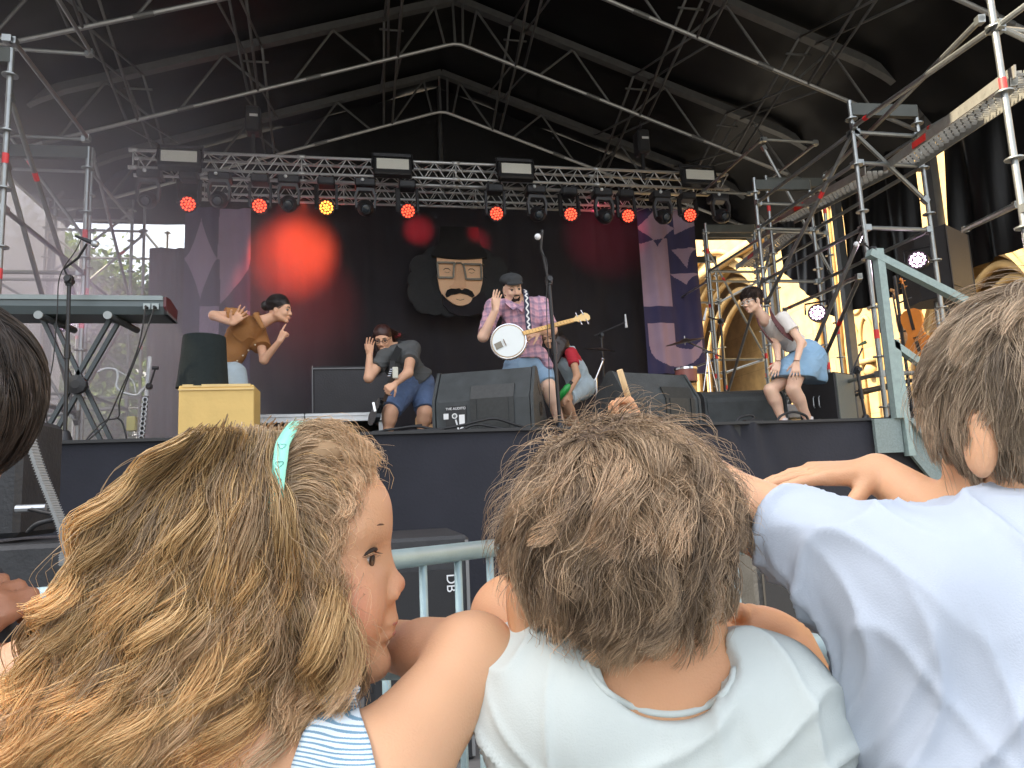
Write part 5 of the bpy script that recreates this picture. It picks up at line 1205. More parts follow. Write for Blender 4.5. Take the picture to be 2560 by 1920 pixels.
# ---- woman in the ochre shirt ----
def q(Y): return lambda x,y,d=0:at(x,y,Y+d)
def w1():
    P=q(6.5); t=person('person with dark bun in an ochre shirt leaning over, finger on her lips',P(560,1060)); 
    hc=P(700,776,.0); f=V((.93,-.28,-.12)); u=V((.12,-.05,1)); neck=P(652,806,.02); pel=P(556,925,.1); chest=P(608,838,.06); shl=P(592,790,-.16); shr=P(645,822,.2); side=V((.25,1,0))
    F=Field(RES); Ph,M=headshape(F,hc,f,u,1.0,neck=neck,neckr=.05); torso(F,pel,chest,neck,shl,shr,side,.92)
    el1=P(534,789,-.22); wr1=P(580,808,-.42); F.cone(shl,el1,.045,.037); F.cone(el1,wr1,.038,.024); hand(F,wr1,(P(600,788,-.44)-wr1),V((.1,-1,.0)),-1,(.1,.05,.05,.1,.1),.22,1.0)
    el2=P(660,900,.0); wr2=P(699,853,-.10); F.cone(shr,el2,.044,.036); F.cone(el2,wr2,.037,.024); wd=P(714,825,-.11)-wr2
    tips=hand(F,wr2,wd,V((.55,.55,.2)),1,(.5,.06,1.3,1.35,1.4),.03,1.0)
    kn=[P(600,1035,-.1),P(560,1040,.2)]; 
    for i,(hx,kx) in enumerate(zip((P(585,935,0),P(545,935,.22)),kn)):
        an=V((kx.x-.12,kx.y+.1,DZ+.09)); limb(F,hx,kx,an,(.088,.058,.036)); foot(F,an,(1,-.1,0))
    F.mesh('body',sk1,t); eyes(Ph,M,1.0,t)
    F=Field(.006); torso(F,pel,chest,neck,shl,shr,side,.92,.016,dep=.11); F.cone(shl,V(shl).lerp(el1,.5),.066,.075,.03,flat=True); F.cone(shr,V(shr).lerp(el2,.62),.064,.082,.03,flat=True)
    F.half(P(560,935,.1),(pel-chest)); F.ell(neck+V((.05,-.03,.02)),(.07,.07,.09),None,.02,'s')
    oc=mat('ochre_cotton',(.34,.15,.045),.85,0,.15,6,bump=.2,bs=120); F.mesh('shirt',oc,t,wrinkle(0.0067,60,4))
    m=MB()
    for (x,y) in((638,862),(621,876),(607,889),(593,902)): m.sphere(P(x,y,-.13),.0075,8)
    m.build('button',mat('shirt_button',(.7,.6,.45),.4),t)
    F=Field(.006); cl=neck+V((.02,-.02,0)); F.cone(P(640,790,-.08),P(656,818,-.10),.028,.02,.02); F.cone(P(640,788,-.06),P(645,785,.1),.025,.02); F.mesh('collar',oc,t)
    F=Field(.006); F.ell(pel,(.17,.135,.12),axes(side,chest-pel),.04)
    for hx,kx in zip((P(585,935,0),P(545,935,.22)),kn): F.cone(hx,V(hx).lerp(kx,.5),.105,.10,.03,flat=True)
    F.mesh('shorts',denim3,t,wrinkle(0.0033,100,2))
    F=Field(.004); f_,u_,r_=frame_from(f,u); F.ell(Ph(-.022,.052),(.102,.088,.084),M,.01); F.half(Ph(.075,.045),(f_*1.0-u_*.95)); F.half(Ph(-.0,-.035),(-u_*1.0+f_*.25)); F.ell(Ph(-.135,.035),(.042,.045,.042),M,.008); F.ell(Ph(-.008,-.012,-.085),(.02,.03,.02),M,.005,'s'); F.ell(Ph(-.008,-.012,.085),(.02,.03,.02),M,.005,'s')
    hm=hairmat('hair_near_black',(.012,.009,.008),(.05,.035,.03)); o=F.mesh('hair',hm,t,folds(.003,90,3))
    fl=lambda p:np.stack([-1+0*p[:,0],-.1-.8*(p[:,1]<0.02),0*p[:,0]],1)
    groom('hair_strand',Ph(-.022,.052),M,(.103,.088,.085),lambda d:(d[:,1]>-.35)&(d[:,0]<.75),fl,.09,1500,6,hm,t,3,.004,200,.5,.2,.0009)
    m=MB(); m.tube([Ph(.102,-.060,-.012),Ph(.108,-.0612,0),Ph(.102,-.060,.012)],[.003,.0045,.003],6); m.build('lips',mat('lips_rose',(.45,.16,.13),.5),t,True)
w1()
# ---- bass player crouching, grey T-shirt ----
def m1():
    P=q(6.75); t=person('long haired bearded person in grey T-shirt and denim shorts crouching, hand to ear',P(1000,1080))
    hc=P(957,848,-.05); f=V((-.18,-.88,-.42)); u=V((-.10,-.38,.92)); neck=P(984,872,.05); chest=P(1002,905,.05); pel=P(1036,958,.12); shr=P(962,893,-.12); shl=P(1030,872,.02); side=V((1,.15,.1))
    F=Field(RES); Ph,M=headshape(F,hc,f,u,1.02,neck=neck,neckr=.058); torso(F,pel,chest,neck,shr,shl,side,1.05,dep=.12)
    el1=P(922,945,-.20); wr1=P(924,888,-.18); F.cone(shr,el1,.05,.042); F.cone(el1,wr1,.043,.028); hand(F,wr1,P(925,852,-.17)-wr1,V((.5,-.9,.1)),-1,(.2,.15,.2,.22,.25),.1,1.0)
    el2=P(1020,932,-.32); wr2=P(988,958,-.42); F.cone(shl,el2,.054,.044); F.cone(el2,wr2,.044,.03); hand(F,wr2,P(966,975,-.45)-wr2,V((-.2,.6,-.6)),1,(.8,.9,.95,1.0,1.0),.05,1.05)
    kn=[P(975,1030,-.22),P(1062,1030,-.02)]; hp=[P(1018,965,.02),P(1055,962,.16)]
    for h,k_,ax in zip(hp,kn,(-.02,-.02)):
        an=V((k_.x+ax,k_.y+.05,DZ+.09)); limb(F,h,k_,an,(.10,.066,.042)); foot(F,an,(-.4,-1,0))
    F.mesh('body',sk1,t); eyes(Ph,M,1.0,t)
    gm=mat('grey_tshirt',(.085,.088,.088),.9,0,.15,8,bump=.15,bs=150)
    F=Field(.006); torso(F,pel,chest,neck,shr,shl,side,1.05,.02,dep=.135,hipw=.17); F.cone(shr,V(shr).lerp(el1,.5),.07,.072,.03,flat=True); F.cone(shl,V(shl).lerp(el2,.55),.078,.082,.03,flat=True); F.half(pel,(pel-chest)); F.ell(neck+V((-.02,-.04,.05)),(.075,.075,.07),None,.01,'s'); F.mesh('tshirt',gm,t,wrinkle(0.0067,56,8))
    F=Field(.006); F.ell(pel+V((0,0,-.02)),(.185,.15,.13),axes(side,chest-pel),.04)
    for h,k_ in zip(hp,kn): F.cone(h,V(h).lerp(k_,.93),.125,.095,.04,flat=True)
    F.mesh('shorts',denim,t,wrinkle(0.0042,80,5))
    f_,u_,r_=frame_from(f,u)
    F=Field(.004); F.ell(Ph(-.018,.05),(.104,.088,.086),M,.01); F.half(Ph(.075,.050),(f_*1.0-u_*.9)); F.half(Ph(-.0,-.06),(-u_))
    hm=hairmat('hair_dark_red',(.018,.009,.008),(.075,.026,.02)); F.cone(Ph(-.05,.02,.0),neck+V((.03,.04,.03)),.07,.04,.03); F.mesh('hair',hm,t,folds(.003,80,3))
    # long strands falling at both sides
    rs=np.random.RandomState(3); n=420; tt=np.linspace(0,1,14)
    def fall(a,b,c,d,n,sd,rad=.018):
        rs=np.random.RandomState(sd); cs=[A3(x) for x in(a,b,c,d)]; o=rs.normal(size=(n,1,3))*rad; T=tt[None,:,None]; B=((1-T)**3*cs[0]+3*(1-T)**2*T*cs[1]+3*(1-T)*T*T*cs[2]+T**3*cs[3]); ph=rs.uniform(0,6,(n,1)); w=np.stack([np.sin(tt*16+ph)*.006,np.cos(tt*14+ph)*.006,0*tt+0*ph],-1); return B+o*(.4+T)+w*T
    pa=np.concatenate([fall(Ph(.03,.10,.01),Ph(.01,.05,.105),P(946,885,-.03),P(945,932,-.10),n,1),fall(Ph(.03,.11,.0),Ph(-.02,.09,-.09),P(985,845,-.02),P(1000,838,.08),300,2,.012),fall(Ph(.02,.10,.0),Ph(-.01,.04,-.10),P(985,860,.06),P(990,880,.08),260,5,.010)])
    strands('hair_strand',pa,.0016,hm,t)
    m=MB(); rm=mat('red_hair_dye',(.5,.04,.06),.5); m.tube([P(978,838,-.02),P(988,842,-.0),P(998,838,.02),P(1000,834,.03)],[.01,.014,.018,.008],6); m.build('red_tail',hairmat('hair_red',(.30,.02,.04),(.6,.08,.1)),t,True)
    F=Field(.004); F.ell(Ph(.066,-.088),(.028,.03,.034),M,.01); F.ell(Ph(.095,-.05),(.008,.006,.022),M,.005); F.mesh('beard',mat('beard_brown',(.16,.075,.04),.95,0,.4,80,bump=.5,bs=200),t,folds(.002,150,1))
    m=MB()
    for d in(-1,1):
        pts=[Ph(.098+.004*math.cos(a)*0,.002+.017*math.sin(a),d*(.033+.022*math.cos(a))) for a in np.linspace(0,6.283,14)]; m.tube(pts,.0022,5); m.beam(Ph(.096,.006,d*.055),Ph(.0,.008,d*.078),.002)
    m.beam(Ph(.102,.006,-.011),Ph(.102,.006,.011),.0025); m.build('glasses',mat('dark_frame',(.02,.015,.015),.3),t)
    m=MB(); s0=P(1000,858,-.12); m.rbeam(P(1004,856,-.03),P(982,902,-.30),.06,.012,(0,1,0)); m.rbeam(P(982,902,-.30),P(975,955,-.36),.045,.012,(0,1,0)); m.build('guitar_strap',mat('strap_black',(.015,.015,.015),.7),t)
    # bass guitar: separate thing
    g=thing('bass_guitar','black bass guitar held head up by the crouching person in grey T-shirt','guitar',P(955,1000,-.4)); a=P(983,945,-.44); b=P(948,1035,-.34); u2=(a-b).normalized()
    m=MB(); m.rbeam(b+u2*.12,a,.034,.02,(0,1,0)); m.build('neck',mat('dark_wood',(.05,.03,.02),.35),g)
    m=MB(); m.box(a+u2*.05,(.05,.018,.10),None,.008); m.build('headstock',mat('cream_head',(.62,.6,.5),.4),g)
    m=MB(); guitar_shape(m,b+V((-.02,.06,.03)),u2,(-.95,-.3,.0),.26,.045); m.build('body',mat('gloss_black',(.012,.012,.013),.15),g)
    m=MB()
    for k in range(4): m.beam(a+u2*(.02+.02*k)+V((-.03,0,0)),a+u2*(.02+.02*k)+V((-.055,0,0)),.006)
    m.rbeam(b+V((-.035,-.03,.02)),b+V((-.05,-.03,.10)),.012,.02); m.build('tuner',chrome,g)
m1()
# ---- banjo player ----
def plaid():
    m=bpy.data.materials.new('plaid_pink'); m.use_nodes=True; n=m.node_tree; b=n.nodes['Principled BSDF']; b.inputs['Roughness'].default_value=.85; m.diffuse_color=(.5,.3,.36,1)
    tc=n.nodes.new('ShaderNodeTexCoord'); sp=n.nodes.new('ShaderNodeSeparateXYZ'); nz=n.nodes.new('ShaderNodeTexNoise'); nz.inputs['Scale'].default_value=5
    n.links.new(tc.outputs['Object'],nz.inputs[0]); ad=n.nodes.new('ShaderNodeMixRGB'); ad.blend_type='ADD'; ad.inputs[0].default_value=.09; n.links.new(tc.outputs['Object'],ad.inputs[1]); n.links.new(nz.outputs['Color'],ad.inputs[2]); n.links.new(ad.outputs[0],sp.inputs[0])
    def stripe(o,f,ph,lo,hi):
        a=n.nodes.new('ShaderNodeMath'); a.operation='MULTIPLY_ADD'; a.inputs[1].default_value=f; a.inputs[2].default_value=ph; n.links.new(o,a.inputs[0]); s=n.nodes.new('ShaderNodeMath'); s.operation='SINE'; n.links.new(a.outputs[0],s.inputs[0])
        r=n.nodes.new('ShaderNodeMapRange'); r.inputs[1].default_value=lo; r.inputs[2].default_value=hi; n.links.new(s.outputs[0],r.inputs[0]); return r.outputs[0]
    sx=stripe(sp.outputs[0],95,0,.1,.5); sz=stripe(sp.outputs[2],95,1,.1,.5); sx2=stripe(sp.outputs[0],190,1,.6,.9); sz2=stripe(sp.outputs[2],190,2,.6,.9)
    def mixc(fac,c1,c2,k=1,c1n=None):
        x=n.nodes.new('ShaderNodeMixRGB'); n.links.new(fac,x.inputs[0]); 
        if c1n is None: x.inputs[1].default_value=(*c1,1)
        else: n.links.new(c1n,x.inputs[1])
        x.inputs[2].default_value=(*c2,1); return x.outputs[0]
    a=n.nodes.new('ShaderNodeMath'); a.operation='MULTIPLY'; a.inputs[1].default_value=.55; n.links.new(sx,a.inputs[0]); b2=n.nodes.new('ShaderNodeMath'); b2.operation='MULTIPLY'; b2.inputs[1].default_value=.55; n.links.new(sz,b2.inputs[0])
    c=mixc(a.outputs[0],(.60,.33,.40),(.17,.15,.24)); c=mixc(b2.outputs[0],None,(.20,.16,.26),c1n=c); w=n.nodes.new('ShaderNodeMath'); w.operation='MULTIPLY'; w.inputs[1].default_value=.35; n.links.new(sz2,w.inputs[0]); c=mixc(w.outputs[0],None,(.70,.45,.5),c1n=c)
    n.links.new(c,b.inputs['Base Color']); return m
def m2():
    P=q(6.05); t=person('person in black flat cap and pink plaid shirt cupping an ear, banjo slung on',P(1330,1060))
    hc=P(1281,722,-.02); f=V((.12,-.93,-.36)); u=V((-.12,-.33,.93)); neck=P(1300,757,.04); chest=P(1306,800,.05); pel=P(1318,905,.08); shr=P(1235,768,-.0); shl=P(1352,762,.08); side=V((1,.1,0))
    F=Field(RES); Ph,M=headshape(F,hc,f,u,1.03,neck=neck,neckr=.06,nose=1.03); torso(F,pel,chest,neck,shr,shl,side,1.06,dep=.115)
    el1=P(1208,842,-.16); wr1=P(1238,776,-.26); F.cone(shr,el1,.054,.043); F.cone(el1,wr1,.045,.029); hand(F,wr1,P(1243,728,-.27)-wr1,V((.45,-.85,.1)),-1,(.15,.1,.12,.15,.2),.07,1.05)
    el2=P(1380,826,-.10); wr2=P(1346,829,-.34); F.cone(shl,el2,.054,.043); F.cone(el2,wr2,.044,.029); hand(F,wr2,P(1318,838,-.36)-wr2,V((-.1,.75,-.5)),1,(.6,.75,.8,.85,.9),.08,1.05)
    kn=[P(1262,1000,-.14),P(1372,968,-.05)]; hp=[P(1292,915,.05),P(1345,915,.10)]; an=[V((kn[0].x-.05,kn[0].y+.1,DZ+.09)),P(1400,1040,.02)]; an[1].z=DZ+.09
    for h,k_,a_ in zip(hp,kn,an): limb(F,h,k_,a_,(.095,.062,.04)); foot(F,a_,(0,-1,0))
    F.mesh('body',sk2,t); eyes(Ph,M,1.0,t,closed=True)
    pm=plaid()
    F=Field(.006); torso(F,pel,chest,neck,shr,shl,side,1.06,.018,dep=.125); F.cone(shr,V(shr).lerp(el1,.86),.075,.062,.03,flat=True); F.cone(shl,V(shl).lerp(el2,.9),.075,.064,.03,flat=True); F.half(pel+V((0,0,.015)),(0,0,-1)); F.ell(neck+V((-.03,-.07,.03)),(.06,.075,.08),None,.01,'s')
    F.cone(pel+V((.10,-.10,.06)),pel+V((.16,-.11,-.05)),.05,.045,.03); F.mesh('shirt',pm,t,wrinkle(0.0067,52,12))
    m=MB(); m.prism([P(1262,757,-.10),P(1283,775,-.15),P(1292,765,-.14),P(1270,748,-.08)],(0,.02,0)); m.prism([P(1296,772,-.15),P(1306,780,-.15),P(1312,760,-.10),P(1306,750,-.08)],(0,.02,0)); m.build('collar',pm,t)
    F=Field(.006); F.ell(pel+V((0,0,-.03)),(.185,.145,.13),axes(side,(0,0,1)),.04)
    for h,k_ in zip(hp,kn): F.cone(h,V(h).lerp(k_,.86),.115,.09,.04,flat=True)
    F.mesh('shorts',denim2,t,wrinkle(0.0042,80,15))
    f_,u_,r_=frame_from(f,u)
    # flat cap
    F=Field(.004); F.ell(Ph(-.02,.075),(.118,.060,.100),M,.01); F.half(Ph(0,.048),(-u_)); F.ell(Ph(.085,.052),(.052,.016,.072),M,.02); F.mesh('flat_cap',mat('cap_cloth',(.032,.034,.036),.85,0,.2,14,bump=.25,bs=120),t,folds(.003,30,2))
    m=MB(); m.sphere(Ph(-.02,.137),.009,8); m.build('cap_button',mat('cap_cloth',(.032,.034,.036)),t)
    F=Field(.004); F.ell(Ph(-.02,.045),(.096,.07,.080),M,.01); F.half(Ph(0,-.02),(-u_)); F.half(Ph(.03,0),f_); F.ell(Ph(-.008,-.012,-.085),(.02,.03,.02),M,.005,'s'); hm=mat('hair_cropped',(.02,.013,.01),.9); F.mesh('hair',hm,t)
    F=Field(.004); F.ell(Ph(.064,-.090),(.026,.024,.032),M,.01)
    for d in(-1,1): F.cone(Ph(.06,-.085,d*.025),Ph(.0,-.045,d*.066),.013,.010,.015); F.cone(Ph(.092,-.062,d*.028),Ph(.07,-.09,d*.022),.006,.008,.01)
    F.cone(Ph(.102,-.048,-.024),Ph(.102,-.048,.024),.0055,.0055,.006); F.mesh('beard',mat('beard_dark',(.022,.014,.012),.95,0,.4,80,bump=.5,bs=200),t,folds(.0015,150,1))
    # embroidered strap
    sp=catmull([P(1312,725,.02),P(1316,745,-.13),P(1319,790,-.17),P(1322,825,-.20),P(1318,850,-.24)],5); m=MB()
    for a,b in zip(sp[:-1],sp[1:]): m.rbeam(a,b,.05,.006,(0,1,0))
    st_=m.build('banjo_strap',mat('strap_navy',(.04,.04,.07),.8),t); m=MB()
    for i in range(len(sp)-1):
        a,b=sp[i],sp[i+1]; o=V((.011*(1 if i%2 else -1),-.006,0)); m.rbeam(a+o,b-V((o.x,-o.y,0)),.012,.006,(0,1,0))
    m.build('strap_pattern',mat('strap_white',(.75,.75,.75),.8),st_)
    # banjo
    bc=P(1271,853,-.40); n_=V((-.35,-.92,.10)).normalized(); ax=(P(1470,795,-.28)-bc).normalized(); g=thing('banjo','five string banjo with white drum head and maple neck on the capped person','banjo',bc)
    R_=.142; ax=(ax-n_*ax.dot(n_)).normalized(); up=n_.cross(ax)
    m=MB(); m.lathe([(R_-.004,-.065),(R_,-.06),(R_,.0),(R_-.006,.004)],bc,n_,40); m.build('pot',mat('maple',(.62,.42,.22),.35),g,'auto')
    m=MB(); m.lathe([(R_-.008,.002),(R_-.012,.007),(.001,.0075)],bc,n_,40,False); m.build('drum_head',mat('drum_skin',(.72,.76,.75),.45,0,.04,8),g)
    m=MB(); m.tube([bc+n_*.004+(ax*math.cos(a)+up*math.sin(a))*(R_+.002) for a in np.linspace(0,6.283,41)],.006,6,False)
    for k in range(24):
        a=k*6.283/24; o=(ax*math.cos(a)+up*math.sin(a))*(R_+.006); m.beam(bc+o+n_*.004,bc+o-n_*.045,.0028,5)
    m.build('tension_hoop',chrome,g,'auto')
    m=MB(); m.rbeam(bc-ax*.115+n_*.012,bc-ax*.055+n_*.012,.05,.008,n_); m.build('armrest',mat('dull_bronze',(.2,.18,.14),.5,.5),g)
    m=MB(); m.rbeam(bc-ax*.03+up*.028+n_*.014,bc-ax*.03-up*.028+n_*.014,.006,.014,n_); m.build('bridge',mat('bridge_wood',(.2,.12,.07),.5),g)
    n0=bc+ax*(R_-.01)+n_*.012; n1=P(1432,801,-.30); d_=(n1-n0).normalized()
    m=MB(); m.rbeam(n0,n1,.034,.02,n_); fb=m.build('neck',mat('maple_neck',(.66,.40,.14),.35),g)
    m=MB()
    L_=(n1-n0).length
    for k in range(16): c=n0+d_*L_*(1-.5**(k/9))*1.25 if False else n0+d_*L_*(k/16); m.rbeam(c-up*0+n_*.011-V(n_).cross(d_)*.016,c+n_*.011+V(n_).cross(d_)*.016,.003,.003,n_)
    m.build('fret',mat('fret_dark',(.1,.07,.04),.4,.5),fb)
    hs=n1; w_=V(n_).cross(d_); prof=[(0,.018),(.03,.022),(.05,.04),(.09,.034),(.11,.045),(.15,.048),(.175,.03),(.185,.0),(.175,-.03),(.15,-.046),(.11,-.043),(.09,-.033),(.05,-.038),(.03,-.02),(0,-.018)]
    m=MB(); m.prism([hs+d_*a+w_*b-n_*.006 for a,b in prof],n_*.014); m.build('headstock',mat('maple_pale',(.72,.5,.22),.3),g)
    m=MB()
    for a,b in((.065,.05),(.13,.06),(.065,-.05),(.13,-.06)): m.beam(hs+d_*a+w_*b*.6+n_*.01,hs+d_*a+w_*b*1.25,.005); m.sphere(hs+d_*a+w_*b*1.3,.009,8); m.sphere(hs+d_*a+w_*b*.5+n_*.012,.006,6)
    m.build('tuning_peg',chrome,g,'auto')
    txt('banjo',bc+n_*.009+ax*.005,.028,Matrix((up*-1,ax,n_)).transposed() if False else Matrix((up,-ax,n_)).transposed(),mat('logo_ink',(.1,.1,.1),.6),'lettering',g) if False else None
m2()
# ---- crouching person with curly hair ----
def w2():
    P=q(7.25); t=person('curly dark haired person in red top and pale dungarees crouching behind the banjo player',P(1440,1060))
    hc=P(1376,846,.0); f=V((-.55,-.75,-.25)); u=V((-.15,-.15,.97)); neck=P(1402,872,.08); chest=P(1424,905,.1); pel=P(1454,968,.15); shl=P(1428,884,-.08); shr=P(1400,888,.22); side=V((-.4,1,0))
    F=Field(RES); Ph,M=headshape(F,hc,f,u,.96,neck=neck,neckr=.05); torso(F,pel,chest,neck,shl,shr,side,.9)
    el=P(1443,940,-.22); wr=P(1420,986,-.3); F.cone(shl,el,.042,.036); F.cone(el,wr,.036,.025); hand(F,wr,P(1405,1002,-.32)-wr,(0,0,-1),1,(.3,.4,.4,.4,.4),.08,.95)
    kn=[P(1410,1000,-.3),P(1400,1005,.1)]
    for h,k_ in zip((P(1450,975,.02),P(1450,975,.2)),kn): an=V((k_.x+.2,k_.y+.15,DZ+.09)); limb(F,h,k_,an,(.085,.056,.036)); foot(F,an,(-1,-.4,0))
    F.mesh('body',sk3,t); eyes(Ph,M,.96,t)
    F=Field(.006); F.ell(chest,(.15,.115,.15),axes(side,neck-chest),.04); F.cone(shl,V(shl).lerp(el,.5),.062,.058,.03,flat=True); F.cone(shr,shl,.06,.06,.03); F.ell(neck+V((-.03,-.02,.05)),(.06,.06,.07),None,.01,'s'); F.mesh('top',mat('red_cotton',(.48,.02,.035),.8),t,wrinkle(0.0028,100,5))
    F=Field(.006); torso(F,pel,chest+V((.02,0,-.05)),neck+V((.03,0,-.12)),shl+V((.03,.06,-.12)),shr,side,.92,.024,dep=.115)
    for h,k_ in zip((P(1450,975,.02),P(1450,975,.2)),kn): F.cone(h,V(h).lerp(k_,.8),.11,.09,.04,flat=True)
    F.ell(shl+V((-.02,-.06,.02)),(.07,.07,.12),None,.02,'s'); F.mesh('dungarees',denim3,t,wrinkle(0.0044,80,6))
    m=MB(); m.rbeam(P(1405,866,.0),P(1432,868,.05),.05,.014,(0,0,1)); m.rbeam(P(1432,868,.05),P(1450,915,.1),.045,.012,(0,1,0)); m.build('strap',denim3,t)
    F=Field(.006); F.ell(Ph(-.03,.05),(.125,.105,.11),M,.02); F.half(Ph(.055,.03),frame_from(f,u)[0]); F.ell(P(1400,865,.0),(.10,.10,.12),None,.03); F.cone(P(1395,880,-.05),P(1393,905,-.1),.06,.02,.03)
    hm=hairmat('hair_black_curls',(.010,.007,.006),(.04,.024,.02)); F.mesh('hair',hm,t,folds(.010,45,3))
    groom('hair_strand',Ph(-.03,.04),M,(.12,.11,.115),lambda d:(d[:,0]<.4),lambda p:np.stack([-.5+0*p[:,0],-.9+0*p[:,0],p[:,2]*4],1),.12,1600,16,hm,t,3,.008,160,.6,.4,.0011,curl=.010,wl=.03)
    b=P(1411,978,-.36); m=MB(); m.lathe([(.0,-.10),(.032,-.10),(.034,.05),(.02,.08),(.014,.09)],b,(.5,-.1,.6),14); o=m.build('bottle',mat('green_plastic',(.03,.36,.07),.3),None,True); tag(o,'green bottle with a black top held by the crouching curly haired person','bottle'); m=MB(); d=V((.5,-.1,.6)).normalized(); m.lathe([(.018,.085),(.018,.12),(.012,.125)],b,d,12); m.build('bottle_cap',black,o)
w2()
# ---- person in denim skirt ----
def w3():
    P=q(6.35); t=person('person with short dark curls and white glasses bending in white top and denim skirt',P(1990,1050))
    hc=P(1879,754,.0); f=V((-.93,-.30,-.22)); u=V((-.20,-.04,.97)); neck=P(1911,800,.03); chest=P(1955,826,.04); pel=P(2022,898,.12); shn=P(1958,796,-.14); shf=P(1925,826,.18); side=V((.1,1,0))
    F=Field(RES); Ph,M=headshape(F,hc,f,u,1.0,neck=neck,neckr=.052); torso(F,pel,chest,neck,shn,shf,side,.93)
    el=P(2003,856,-.26); wr=P(1991,906,-.30); F.cone(shn,el,.043,.036); F.cone(el,wr,.036,.025); hand(F,wr,P(1986,955,-.30)-wr,V((.25,.6,-.1)),-1,(.2,.1,.1,.1,.15),.2,1.02)
    el2=P(1942,866,.0); wr2=P(1945,906,-.1); F.cone(shf,el2,.042,.036); F.cone(el2,wr2,.036,.025); hand(F,wr2,P(1930,950,-.12)-wr2,V((.3,.6,0)),-1,(.2,.15,.15,.15,.2),.12,1.0)
    hp=[P(1998,912,.0),P(2020,912,.16)]; kn=[P(1926,975,-.02),P(1982,972,-.16)]; an=[P(1958,1056,.0),P(2022,1056,-.08)]
    for a_ in an: a_.z=DZ+.085
    limb(F,hp[1],kn[0],an[0],(.088,.060,.036)); limb(F,hp[0],kn[1],an[1],(.09,.062,.037))
    for k_,a_ in zip(kn,an): F.ell(k_.lerp(a_,.33)+V((.022,.0,0)),(.045,.045,.10),axes((1,0,0),k_-a_),.03); foot(F,a_,(-1,-.3,0))
    F.mesh('body',sk2,t); eyes(Ph,M,1.0,t)
    m=MB()
    for a_ in an: m.lathe([(.044,-.03),(.045,.03),(.040,.032)],a_+V((0,0,.0)),(0,0,1),14); m.box(a_+V((-.05,-.02,-.055)),(.26,.09,.06),None,.02)
    m.build('sock',mat('pale_sock',(.75,.7,.7),.8),t)
    wm=mat('white_cotton',(.74,.70,.66),.85,0,.04,8,bump=.1,bs=150)
    F=Field(.006); torso(F,pel,chest,neck,shn,shf,side,.93,.016,dep=.115); F.cone(shn,V(shn).lerp(el,.52),.064,.070,.03,flat=True); F.cone(shf,V(shf).lerp(el2,.5),.06,.066,.03,flat=True); F.half(P(1990,848,.1),(pel-chest)); F.ell(neck+V((-.05,-.01,.035)),(.068,.07,.07),None,.008,'s'); F.mesh('tshirt',wm,t,wrinkle(0.0050,60,9))
    # skirt: flared cone round both thighs
    F=Field(.006); F.ell(pel+V((-.02,-.0,.05)),(.15,.16,.17),axes((1,0,.4),chest-pel),.03)
    F.cone(pel+V((-.02,-.02,-.02)),P(1990,938,-.04),.165,.19,.05); F.cone(pel+V((0,0,.0)),P(1962,935,.0),.14,.13,.05); F.cone(pel,P(2034,945,.05),.15,.13,.05)
    F.half(P(1985,948,0),(-.12,0,-1)); F.half(P(1993,840,0),(-.62,0,.8) if False else V(chest-pel)); F.half(P(1972,985,0),(-1,0,-.35)) if False else None
    sm_=F.mesh('skirt',mat('skirt_denim',(.27,.45,.64),.85,0,.12,7,bump=.15,bs=170),t,wrinkle(0.0050,56,21))
    m=MB(); br=mat('brown_leather',(.10,.03,.03),.6)
    sp=catmull([P(1925,770,.04),P(1928,782,-.10),P(1938,803,-.17),P(1962,832,-.19),P(1985,846,-.18)],5)
    for i,(a,b) in enumerate(zip(sp[:-1],sp[1:])): m.rbeam(a,b,.022+.0025*i,.008,(0,1,0))
    sp=catmull([P(1893,795,-.02),P(1898,812,-.05),P(1915,838,-.08),P(1932,857,-.08)],5)
    for a,b in zip(sp[:-1],sp[1:]): m.rbeam(a,b,.014,.008,(0,1,0))
    m.build('suspenders',br,t)
    m=MB(); 
    for w_ in(wr,wr2): m.lathe([(.0285,-.004),(.0285,.004),(.025,.004),(.025,-.004)],w_+V((.0,0,.012)),(.1,0,1),16)
    m.build('bracelet',mat('brown_cord',(.2,.1,.05),.7),t)
    f_,u_,r_=frame_from(f,u); hm=hairmat('hair_dark_brown',(.018,.010,.008),(.07,.038,.028))
    F=Field(.004); F.ell(Ph(-.018,.058),(.108,.088,.090),M,.01); F.half(Ph(.085,.038),(f_*1.0-u_*.6)); F.half(Ph(-.0,-.02),(-u_+f_*.5)); F.ell(Ph(-.105,-.01),(.035,.04,.05),M,.02); F.cone(Ph(.035,.02,-.078),Ph(.028,-.03,-.074),.012,.006,.01); F.mesh('hair',hm,t,folds(.010,60,5))
    groom('hair_strand',Ph(-.018,.052),M,(.108,.09,.092),lambda d:(d[:,1]>-.3)&(d[:,0]-d[:,1]*.6<.75),lambda p:np.stack([.4-1.0*(p[:,0]<0),-.5+0*p[:,0],p[:,2]*6],1),.06,1500,12,hm,t,4,.012,150,.6,.6,.0010,curl=.008,wl=.028)
    m=MB()
    for d in(-1,1):
        pts=[Ph(.100,.001+.017*math.sin(a),d*(.033+.022*math.cos(a))) for a in np.linspace(0,6.283,14)]; m.tube(pts,.0028,5); m.beam(Ph(.098,.010,d*.055),Ph(.005,.008,d*.080),.003)
    m.beam(Ph(.104,.008,-.011),Ph(.104,.008,.011),.003); m.build('glasses',mat('white_frame',(.8,.78,.76),.3),t)
    m=MB(); m.tube([Ph(.100,-.060,-.012),Ph(.106,-.0612,0),Ph(.100,-.060,.012)],[.003,.0045,.003],6); m.build('lips',mat('lips_rose',(.45,.16,.13)),t,True)
w3()
